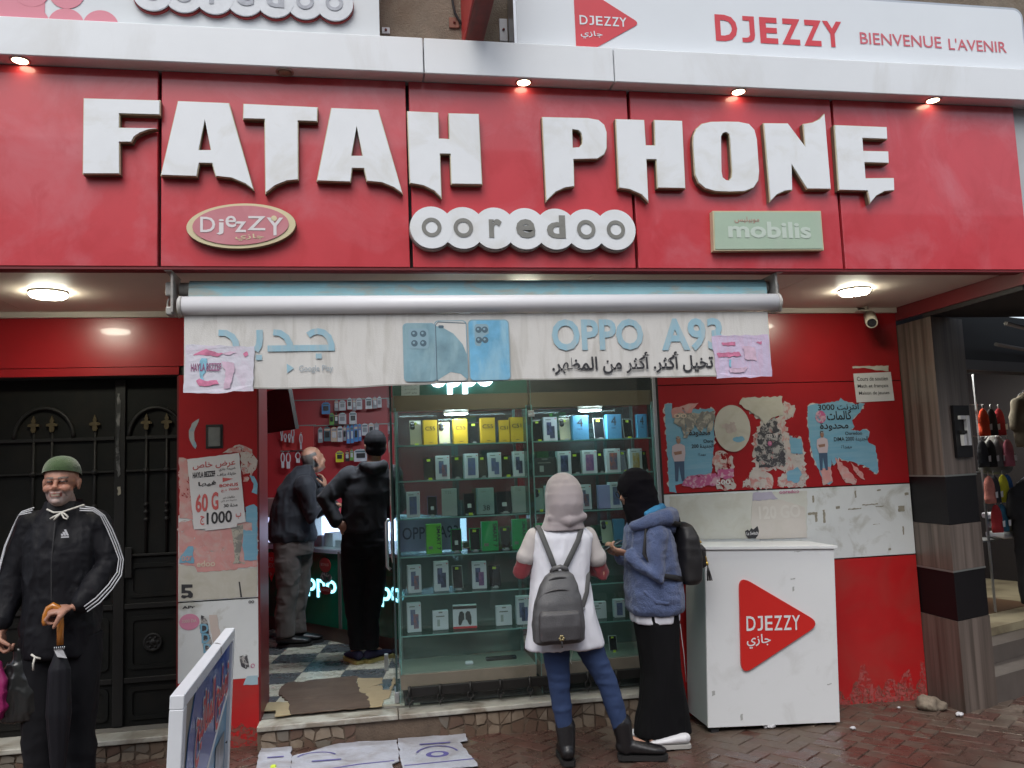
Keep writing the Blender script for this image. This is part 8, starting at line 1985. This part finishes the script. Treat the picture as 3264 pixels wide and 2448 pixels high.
# wall plate with a handle on the column's inner face
hpz = empty('shutter_switch', (3.9, -0.31, 1.6), 'black switch plate with white handle on the wood-grain column', 'switch')
_d = Vector((0.336, 0.125, 0)).normalized(); _n = Vector((0.125, -0.336, 0)).normalized()
def fpt(s, o, z): p = Vector((3.709, -0.36, 0)) + _d * s + _n * o; return (p.x, p.y, z)
def fbox(nm, s0, s1, o0, o1, z0, z1, m):
    c = [fpt(s0, o1, z0), fpt(s1, o1, z0), fpt(s1, o0, z0), fpt(s0, o0, z0)]
    return mobj(nm, c + [(p[0], p[1], z1 + 0) for p in c], list(_BF), m, hpz)
fbox('plate', 0.13, 0.31, 0.001, 0.02, 1.52, 1.87, M_BLKT); fbox('handle_upright', 0.235, 0.265, 0.021, 0.045, 1.60, 1.80, mat('handle_white', (0.55, 0.55, 0.55), rough=0.4))
fbox('handle_bar', 0.17, 0.234, 0.021, 0.04, 1.775, 1.80, MATS['handle_white']); fbox('handle_bar', 0.17, 0.234, 0.021, 0.04, 1.68, 1.70, M_IRON); fbox('handle_foot', 0.18, 0.21, 0.021, 0.045, 1.60, 1.672, MATS['handle_white'])

# ================================================================ neighbouring shop beyond the column
NO = Vector((4.045, -0.235, 0)); NU = Vector((0.937, 0.349, 0)); NV = Vector((-0.349, 0.937, 0))
def npt(u, v, z): p = NO + NU * u + NV * v; return (p.x, p.y, z)
nb = empty('neighbour_shop', (5.0, 0.6, 0), 'neighbouring clothes shop with dark canopy and lit interior beyond the column', 'building')
def nbox(nm, u0, u1, v0, v1, z0, z1, m, parent=None):
    c = [npt(u0, v0, z0), npt(u1, v0, z0), npt(u1, v1, z0), npt(u0, v1, z0)]
    return mobj(nm, c + [(p[0], p[1], z1) for p in c], list(_BF), m, nb if parent is None else (parent or None))
M_NSTEP = mat('neighbour_step', (0.10, 0.085, 0.075), rough=0.5, vary=0.2, vscale=6)
M_NTILE = mat('neighbour_tile', (0.34, 0.30, 0.20), rough=0.35, vary=0.15, vscale=5, stain=(0.10, 0.07, 0.04), samt=0.8, sscale=2.5)
nbox('front_step', 0.0, 3.0, 0.02, 0.5, -0.3, 0.055, M_NSTEP); nbox('front_step', 0.0, 3.0, 0.22, 3.5, 0.056, 0.175, M_NSTEP); nbox('shop_floor', 0.0, 3.0, 0.40, 3.5, 0.176, 0.235, M_NTILE)
nbox('dark_floor_tile', 0.2, 0.9, 0.55, 0.95, 0.236, 0.240, mat('brown_tile', (0.12, 0.07, 0.04), rough=0.35)); nbox('dark_floor_tile', 1.1, 1.9, 0.7, 1.3, 0.236, 0.240, MATS['brown_tile'])
M_NDARK = mat('neighbour_dark', (0.015, 0.013, 0.013), rough=0.6); M_PURPLE = mat('purple_cloth_wall', (0.10, 0.045, 0.22), rough=0.8, vary=0.2, vscale=4)
nbox('back_wall', 0.0, 3.2, 2.4, 2.5, 0.2, 2.6, M_PURPLE); nbox('side_wall', -0.06, -0.002, 0.35, 2.4, 0.2, 2.45, M_NDARK); nbox('side_wall', 3.0, 3.1, 0.0, 2.4, -0.2, 2.6, M_NDARK)
nbox('ceiling', -0.06, 3.1, 0.1, 2.5, 2.45, 2.55, M_NDARK)
nbox('shutter_box', -0.02, 3.1, 0.02, 0.35, 2.15, 2.46, M_NDARK); nbox('shutter_lip', 0.0, 3.1, 0.0, 0.018, 2.12, 2.19, mat('lip_grey', (0.09, 0.085, 0.085), rough=0.5))
# canopy beam side over the column and the dark awning arms
mobj('canopy_side', box_vf(3.708, 3.745, -1.17, 0.02, 2.505, 2.66)[0], list(_BF), mat('canopy_red', (0.15, 0.015, 0.018), rough=0.5), nb)
mobj('awning_box', box_vf(3.712, 6.5, -1.15, -0.28, 2.475, 2.503)[0], list(_BF), M_NDARK, nb)
mobj('canopy_front', box_vf(3.757, 6.5, -1.20, -1.152, 2.44, 2.62)[0], list(_BF), M_NDARK, nb)
for z, v, u0, u1 in ((2.395, -0.28, 0.02, 1.6), (2.30, -0.05, 0.30, 2.4)):
    nb_ = tube('awning_arm', [npt(u0, v, z), npt(u1, v + 0.10, z - 0.10)], 0.014, mat('arm_grey', (0.26, 0.24, 0.24), rough=0.4), nb, n=8)
nbl = empty('neighbour_lamp', npt(1.4, 1.2, 2.43), 'white strip lamp on the ceiling of the neighbouring shop', 'ceiling lamp')
o = nbox('tube_light', 0.5, 2.2, 1.1, 1.25, 2.41, 2.448, mat('neighbour_led', (0.9, 0.9, 0.9), emit=(1.0, 0.96, 0.88), estr=30.0), nbl)
nbw = nbox('amber_lamp', 0.62, 0.72, 2.2, 2.26, 1.96, 2.10, mat('amber_glow', (1, 0.6, 0.1), emit=(1.0, 0.5, 0.08), estr=6.0), False)
tag(nbw, 'small amber lit lamp deep inside the neighbouring shop', 'lamp')
# knitted hats hanging in rows, each with a paper tag
HATC = {'orange': (0.70, 0.07, 0.02), 'black': (0.012, 0.012, 0.014), 'dark red': (0.28, 0.012, 0.02), 'grey': (0.16, 0.16, 0.17), 'rose': (0.40, 0.12, 0.17), 'salmon': (0.58, 0.22, 0.18), 'yellow': (0.55, 0.52, 0.03), 'blue': (0.03, 0.10, 0.28), 'red': (0.32, 0.02, 0.025), 'teal blue': (0.02, 0.10, 0.17), 'olive': (0.07, 0.07, 0.05), 'charcoal': (0.03, 0.032, 0.04)}
rg = random.Random(5)
hat_rows = [(1.79, ((0, 'orange'), (0.105, 'black'), (0.205, 'dark red'))), (1.53, ((-0.03, 'charcoal'), (0.055, 'black'), (0.15, 'grey'), (0.225, 'rose'))), (1.235, ((-0.02, 'salmon'), (0.075, 'charcoal'), (0.165, 'yellow'), (0.235, 'blue'))), (1.00, ((0.01, 'red'), (0.105, 'teal blue'), (0.19, 'olive')))]
rown = ('top', 'second', 'third', 'lowest')
for ri, (zc, row) in enumerate(hat_rows):
    for du, c in row:
        x, y = 5.01 + du * 1.02, 0.80 + du * 0.3 + 0.03 * rg.uniform(-1, 1)
        t = empty('knitted_hat', (x, y, zc - 0.11), '%s knitted hat in the %s hanging row of the neighbouring shop' % (c, rown[ri]), 'hat', 'hats hanging in the neighbouring shop')
        m = mat('knit_' + c.replace(' ', '_'), HATC[c], rough=0.9, vary=0.15, vscale=30, bump=0.6, bscale=160)
        rr = [(0.042, -0.112), (0.050, -0.108), (0.051, -0.06), (0.048, -0.058), (0.049, 0.0), (0.043, 0.055), (0.030, 0.092), (0.012, 0.112), (0.003, 0.115)]
        o = revolve('crown', [(r, h) for r, h in rr], (x, y, zc), m, t, n=20)
        for v in o.data.vertices: v.co.y = y + (v.co.y - y) * 0.55
        o.location.y += 0
        sheet('price_tag', [(x - 0.012 + 0.03, zc - 0.02), (x + 0.012 + 0.03, zc - 0.015), (x + 0.010 + 0.03, zc - 0.065), (x - 0.010 + 0.03, zc - 0.065)], y - 0.04, M_PAPER, t)
        tube('hook', [(x, y, zc + 0.112), (x, y + 0.005, zc + 0.14), (x + 0.008, y + 0.008, zc + 0.15)], 0.003, M_ALU, t, n=5)
nbox('hat_rail', 0.85, 1.5, 0.76, 0.78, 1.945, 1.953, M_ALU); nbox('hat_rail', 0.85, 1.5, 0.76, 0.78, 1.675, 1.683, M_ALU); nbox('hat_rail', 0.85, 1.5, 0.76, 0.78, 1.375, 1.383, M_ALU); nbox('rack_post', 1.285, 1.30, 0.70, 0.715, 0.2, 2.2, M_ALU)
# hanging jackets and a mannequin deeper in
for (x, y, zt, zb, w, c, lab) in ((5.36, 0.72, 2.02, 1.58, 0.13, (0.16, 0.14, 0.10), 'olive padded jacket hanging near the street in the neighbouring shop'), (5.20, 0.95, 1.68, 1.36, 0.10, (0.17, 0.18, 0.17), 'pale grey jacket hanging below the olive one in the neighbouring shop'),
                                  (5.32, 0.78, 1.30, 0.30, 0.14, (0.010, 0.010, 0.012), 'long black coat on a stand at the edge of the neighbouring shop'), (4.83, 1.15, 2.05, 1.2, 0.09, (0.012, 0.012, 0.012), 'long dark garment beside the column in the neighbouring shop')):
    t = empty('hanging_jacket', (x, y, zb), lab, 'jacket')
    blob('jacket_body', [slab([(x, y, zb, w, 0.06), (x, y, zb + (zt - zb) * .5, w * 1.05, 0.075), (x, y, zt - 0.08, w, 0.06), (x, y, zt, w * .35, 0.03)])] + limb([(x - w * .8, y, zt - 0.09), (x - w * 1.15, y, zt - 0.28)], [0.05, 0.035]) + limb([(x + w * .8, y, zt - 0.09), (x + w * 1.15, y, zt - 0.28)], [0.05, 0.035]), 0.014, mat('cloth_%d' % int(x * 100 + zt * 10), c, rough=0.85, vary=0.15), t, smooth=3, fold=[(0.008, (9, 9, 9), int(x * 10))])
    tube('hanger', [(x - 0.08, y, zt - 0.02), (x, y, zt + 0.03), (x + 0.08, y, zt - 0.02)], 0.004, M_ALU, t, n=5)
for k, (x, z, c) in enumerate(((5.14, 0.98, 'white'), (5.18, 0.90, 'silver'), (5.16, 0.82, 'white'))):
    o = box('folded_cloth', x, x + 0.16, 0.88, 1.1, z, z + 0.05, M_BOX[c], None, 0.015); tag(o, '%s folded cloth on the rack shelf of the neighbouring shop' % ('top', 'middle', 'bottom')[k], 'cloth', 'folded cloths in the neighbouring shop')
nbox('rack_shelf', 1.2, 1.55, 0.75, 1.05, 0.80, 0.812, M_ALU)

# a rail of coloured garments along the back of that shop
for k, (c, cn) in enumerate((((0.10, 0.05, 0.24), 'purple'), ((0.30, 0.02, 0.03), 'crimson'), ((0.03, 0.09, 0.26), 'navy blue'), ((0.40, 0.33, 0.22), 'beige'), ((0.02, 0.10, 0.09), 'bottle green'), ((0.42, 0.10, 0.20), 'pink'), ((0.36, 0.37, 0.40), 'pale grey'), ((0.45, 0.20, 0.04), 'mustard'))):
    for ri, zt in enumerate((2.12, 1.55)):
        if ri and k % 2: continue
        px = npt(0.42 + 0.20 * k + 0.07 * ri, 1.75 - 0.25 * ri, 0)
        x, y = px[0], px[1]
        t = empty('hanging_shirt', (x, y, zt - 0.5), '%s shirt on the %s rail at the back of the neighbouring shop' % (cn, 'lower' if ri else 'upper'), 'shirt', 'shirts on the rails of the neighbouring shop')
        prism('shirt_body', [(x - 0.07, zt - 0.5), (x + 0.07, zt - 0.5), (x + 0.075, zt - 0.14), (x + 0.10, zt - 0.26), (x + 0.13, zt - 0.24), (x + 0.085, zt - 0.04), (x + 0.03, zt), (x - 0.03, zt), (x - 0.085, zt - 0.04), (x - 0.13, zt - 0.24), (x - 0.10, zt - 0.26), (x - 0.075, zt - 0.14)], y - 0.02, y + 0.02, mat('shirt_' + cn.replace(' ', '_'), c, rough=0.85, vary=0.2, vscale=8), t)
        tube('hanger_hook', [(x, y, zt), (x, y, zt + 0.05), (x + 0.012, y, zt + 0.06)], 0.003, M_ALU, t, n=5)
nbox('garment_rail', 0.3, 2.2, 1.745, 1.76, 2.178, 2.19, M_ALU); nbox('garment_rail', 0.3, 2.2, 1.495, 1.51, 1.608, 1.62, M_ALU)

# ================================================================ rock, litter and sheets on the pavement
M_ROCK = mat('rough_stone', (0.20, 0.165, 0.125), rough=0.9, vary=0.25, vscale=12, bump=0.5, bscale=60, stain=(0.10, 0.075, 0.055), samt=0.6, sscale=8)
rk = blob('loose_stone', [ball((3.555, -0.235, -0.068), (0.085, 0.055, 0.046), Matrix.Rotation(0.35, 3, 'Z')), ball((3.52, -0.225, -0.060), (0.05, 0.045, 0.048)), ball((3.60, -0.25, -0.078), (0.05, 0.04, 0.03))], 0.006, M_ROCK, None, smooth=2, fold=[(0.010, (14, 14, 14), 201), (0.004, (40, 40, 40), 202)])
tag(rk, 'loose grey-brown stone at the foot of the wood-grain column', 'stone')
M_LITTER = mat('litter_white', (0.50, 0.50, 0.52), rough=0.6)
for x, y, s, lab in ((3.63, -0.40, 0.022, 'crumpled white scrap on the pavement by the wood-grain column'), (2.83, -0.50, 0.018, 'small white scrap on the pavement beside the white counter'), (2.36, -0.36, 0.035, 'crumpled clear wrapper under the front of the white counter'), (3.36, -0.18, 0.012, 'tiny white scrap at the foot of the red wall'), (-0.56, -0.42, 0.018, 'yellow scrap beside the printed sheets on the pavement')):
    o = blob('litter_scrap', [ball((x, y, gz(x) + s * .35), (s, s * .7, s * .35))], 0.004, M_LITTER if 'yellow' not in lab else M_TAGY, None, smooth=1, fold=[(s * .3, (90, 90, 90), int(x * 10) + 300)])
    tag(o, lab, 'litter')
M_SACK = mat('printed_sack', (0.40, 0.41, 0.47), rough=0.55, vary=0.12, vscale=10, stain=(0.20, 0.17, 0.15), samt=0.6, sscale=5, bump=0.5, bscale=30)
M_PURP = mat('purple_print', (0.10, 0.09, 0.28), rough=0.6, vary=0.2, vscale=20)
def sheet_on_ground(pts, lab, seed):
    p2 = [(x, min(y, 0.03) - 0.115) for x, y in pts]
    o = flat('printed_sheet', p2, lambda x, y: gz(x) + 0.001, M_SACK, None, 0.005, seed, 0.006)
    return tag(o, lab, 'sheet')
sA = sheet_on_ground(SHEET_A, 'smallest printed white sheet lying by the pillar on the wet pavement', 1)
sB = sheet_on_ground(SHEET_B, 'wide crumpled printed white sheet lying before the doorway', 2)
sC = sheet_on_ground(SHEET_C, 'printed white sheet with a purple oval lying below the window', 3)
def gline(pts, w, m, parent, z=0.0085):
    st_ = stroke([(p[0], p[1]) for p in pts], w)
    k = len(pts)
    V = [(x, y, gz(x) + z) for x, y in st_]
    return mobj('sheet_print', V, [(i, i + 1, 2 * k - 2 - i, 2 * k - 1 - i) for i in range(k - 1)], m, parent)
gline([(-0.64, -0.50), (-0.55, -0.51), (-0.47, -0.515)], 0.012, M_PURP, sA); gline([(-0.44, -0.50), (-0.25, -0.52), (-0.1, -0.485), (0.09, -0.47)], 0.014, M_PURP, sB); gline([(0.14, -0.56), (0.3, -0.55), (0.52, -0.535)], 0.014, M_PURP, sC)
gline([(-0.34 + 0.11 * math.cos(a), -0.32 + 0.08 * math.sin(a)) for a in [math.radians(t) for t in range(20, 161, 14)]], 0.012, M_PURP, sB)
gline([(0.33 + 0.12 * math.cos(a), -0.42 + 0.14 * math.sin(a)) for a in [math.radians(t) for t in range(15, 166, 12)]], 0.012, M_PURP, sC)
def gdisc(cx, cy, rx, ry, m, par, z):
    e = ell(cx, cy, rx, ry, 28)
    return mobj('sheet_print', [(x, y, gz(x) + z) for x, y in e], [tuple(range(28))], m, par)
gdisc(0.33, -0.42, 0.065, 0.05, M_PURP, sC, 0.0088); gdisc(0.33, -0.42, 0.035, 0.028, M_SACK, sC, 0.0096)
for par, x0, x1, y0, y1, s_ in ((sB, -0.36, -0.20, -0.40, -0.37, 'WESTPOINT'), (sA, -0.61, -0.52, -0.28, -0.26, 'CONDOR'), (sC, 0.24, 0.42, -0.25, -0.22, 'Midea Air')):
    text('. . .' if False else 'ooo', [(x1, y0, gz(x1) + 0.0090), (x0, y0, gz(x0) + 0.0090), (x0, y1, gz(x0) + 0.0090), (x1, y1, gz(x1) + 0.0090)], M_PURP, par, name='sheet_lettering') if False else None
    gline([(x0, (y0 + y1) / 2), ((x0 + x1) / 2, (y0 + y1) / 2), (x1, (y0 + y1) / 2)], 0.018, M_PURP, par, 0.0092)

# ================================================================ pavement board near the camera
ab = empty('pavement_board', (-0.55, -2.2, gz(-0.55)), 'worn white-framed pavement board with blue printed poster and red Arabic lettering', 'board')
M_ABW = mat('chipped_white_paint', (0.66, 0.68, 0.71), rough=0.45, vary=0.05, stain=(0.05, 0.04, 0.035), samt=1.0, sscale=16, slo=0.655, shi=0.68)
Ra = Matrix.Translation((-0.553, -2.25, 0.985)) @ Matrix.Rotation(math.radians(1.3), 4, 'Z') @ Matrix.Rotation(math.radians(2.6), 4, 'Y')
# local frame: y along the board, z up from the top edge, +x is the printed face
def ab_box(nm, x0, x1, y0, y1, z0, z1, m, bev=0.002, par=None):
    o = box(nm, x0, x1, y0, y1, z0, z1, m, None, bev, 1); o.matrix_basis = Ra; return attach(o, par or ab)
ab_box('top_rail', -0.019, 0.019, -0.50, 0.50, -0.038, 0.0, M_ABW)
ab_box('end_post', -0.019, 0.019, -0.50, -0.452, -0.985, -0.0385, M_ABW); ab_box('end_post', -0.019, 0.019, 0.452, 0.50, -0.985, -0.0385, M_ABW)
ab_box('bottom_rail', -0.018, 0.018, -0.451, 0.451, -0.84, -0.80, M_ABW)
ab_box('panel', -0.012, 0.004, -0.451, 0.451, -0.80, -0.039, mat('panel_grey_card', (0.30, 0.27, 0.23), rough=0.6, vary=0.15), 0)
M_ABB = mat('board_blue', (0.025, 0.07, 0.32), rough=0.3, vary=0.06, coat=0.2); M_ABC = mat('board_cyan', (0.05, 0.25, 0.45), rough=0.3, vary=0.2, vscale=5, stain=(0.10, 0.10, 0.12), samt=0.8, sscale=6); M_ABPH = mat('board_photo', (0.08, 0.09, 0.11), rough=0.3, vary=0.5, vscale=9, stain=(0.40, 0.42, 0.46), samt=0.9, sscale=7)
def ab_poly(nm, pts, x, m, par=None):
    """polygon in (y,z) on the printed face"""
    V, Fc, nf = prism_vf(pts, (), 0, 1)
    n = len(pts)
    o = mobj(nm, [(x, p[0], p[1]) for p in pts] + [(x - 0.0008, p[0], p[1]) for p in pts], Fc, m, None); o.matrix_basis = Ra; return attach(o, par or ab)
po = ab_poly('poster', [(-0.40, -0.42), (-0.34, -0.16), (-0.25, -0.042), (0.448, -0.042), (0.448, -0.79), (-0.448, -0.79), (-0.448, -0.60)], 0.0062, M_ABC)
arc = [(-0.448, -0.60)] + [(-0.40 + 0.85 * t, -0.55 + 0.33 * t ** 0.8) for t in [k / 10 for k in range(11)]]
ab_poly('blue_field', [(-0.40, -0.42), (-0.34, -0.16), (-0.25, -0.042), (0.447, -0.042)] + [(y, z) for y, z in reversed(arc)], 0.0082, M_ABB, po)
ab_poly('white_swoosh', [(y, z) for y, z in arc] + [(y, z - 0.022) for y, z in reversed(arc)], 0.0094, M_ABW, po)
for y0, y1, z0, z1 in ((-0.40, -0.30, -0.78, -0.64), (-0.24, -0.16, -0.78, -0.60), (0.02, 0.14, -0.78, -0.50), (0.20, 0.40, -0.70, -0.36)):
    ab_poly('appliance_photo', [(y0, z0), (y1, z0), (y1, z1), (y0, z1)], 0.0090, M_ABPH, po)
_qa = lambda y0, y1, z0, z1, x=0.0105: [Ra @ Vector(p) for p in ((x, y0, z1), (x, y1, z1), (x, y1, z0), (x, y0, z0))]
text('تصليح المفاتيح', _qa(-0.24, 0.43, -0.30, -0.085, 0.0098), M_ABW, po, bold=0.055)
text('تصليح المفاتيح', _qa(-0.232, 0.424, -0.293, -0.093, 0.0112), M_REDPR, po, bold=0.02)
for nm, a, b in (('torn_edge', -0.448, -0.36),):
    ab_poly(nm, ragged([(-0.448, -0.60), (-0.448, -0.05), (-0.40, -0.05), (-0.39, -0.25), (-0.42, -0.42)], 0.008, 0.03, 5), 0.0072, mat('bare_foil', (0.42, 0.40, 0.38), rough=0.25, metal=0.4, vary=0.3, vscale=10), po)
mobj('upper_facade', box_vf(4.605, 9.5, -1.14, -0.92, 2.625, 6.2)[0], list(_BF), MATS['pilaster_grey'], nb)
mobj('far_wall', box_vf(7.0, 9.5, -1.0, 4.0, -0.6, 2.62)[0], list(_BF), MATS['neighbour_dark'], nb)
# ================================================================ the street behind the camera: road, kerb and the row of buildings opposite
M_ASPH = mat('asphalt', (0.05, 0.05, 0.052), rough=0.6, vary=0.2, vscale=3, bump=0.3, bscale=120)
road = mobj('road', [(-60, -14, gz(-60) - 0.008), (60, -14, gz(60) - 0.008), (60, -3.3, gz(60) - 0.008), (-60, -3.3, gz(-60) - 0.008)], [(0, 1, 2, 3)], M_ASPH)
tag(road, kind='structure')
kb = mobj('kerb', [(x, y, gz(x) + z) for x in (-60, 60) for y, z in ((-3.3, -0.02), (-3.3, 0.03), (-3.16, 0.03), (-3.16, -0.02))], [(0, 1, 5, 4), (1, 2, 6, 5), (2, 3, 7, 6)], mat('kerb_stone', (0.22, 0.21, 0.19), rough=0.8, vary=0.15))
tag(kb, kind='structure')
M_OPW = mat('opposite_plaster', (0.30, 0.27, 0.22), rough=0.85, vary=0.15, vscale=0.8)
M_OPS = mat('opposite_shutter', (0.10, 0.11, 0.12), rough=0.5, vary=0.1)
M_OPG = mat('opposite_window', (0.03, 0.035, 0.04), rough=0.1)
M_OPT = mat('opposite_trim', (0.42, 0.40, 0.36), rough=0.8)
for bi, (x0, x1, h, lab) in enumerate(((-30, -9, 7.5, 'plain plaster building across the street towards the gate side'), (-8.6, 7.4, 9.5, 'three-storey plaster building across the street facing the shop'), (7.8, 30, 8.0, 'plain plaster building across the street towards the column side'))):
    ob = empty('opposite_building', ((x0 + x1) / 2, -17, 0), lab, 'building', 'buildings across the street')
    box('wall', x0, x1, -22, -17, -1, h, M_OPW, ob)
    box('cornice', x0 - 0.1, x1 + 0.1, -17.2, -16.99, h - 0.3, h + 0.1, M_OPT, ob)
    x = x0 + 1.2
    while x < x1 - 2:
        box('roller_shutter', x, x + 2.0, -17.03, -16.995, -0.8, 2.4, M_OPS, ob)
        for z in (3.6, 6.2):
            if z + 1.6 < h:
                w_ = box('window', x + 0.4, x + 1.5, -17.03, -16.99, z, z + 1.4, M_OPG, ob)
                box('window_sill', x + 0.3, x + 1.6, -17.06, -16.98, z - 0.12, z - 0.02, M_OPT, w_)
        x += 3.1
flush_texts()
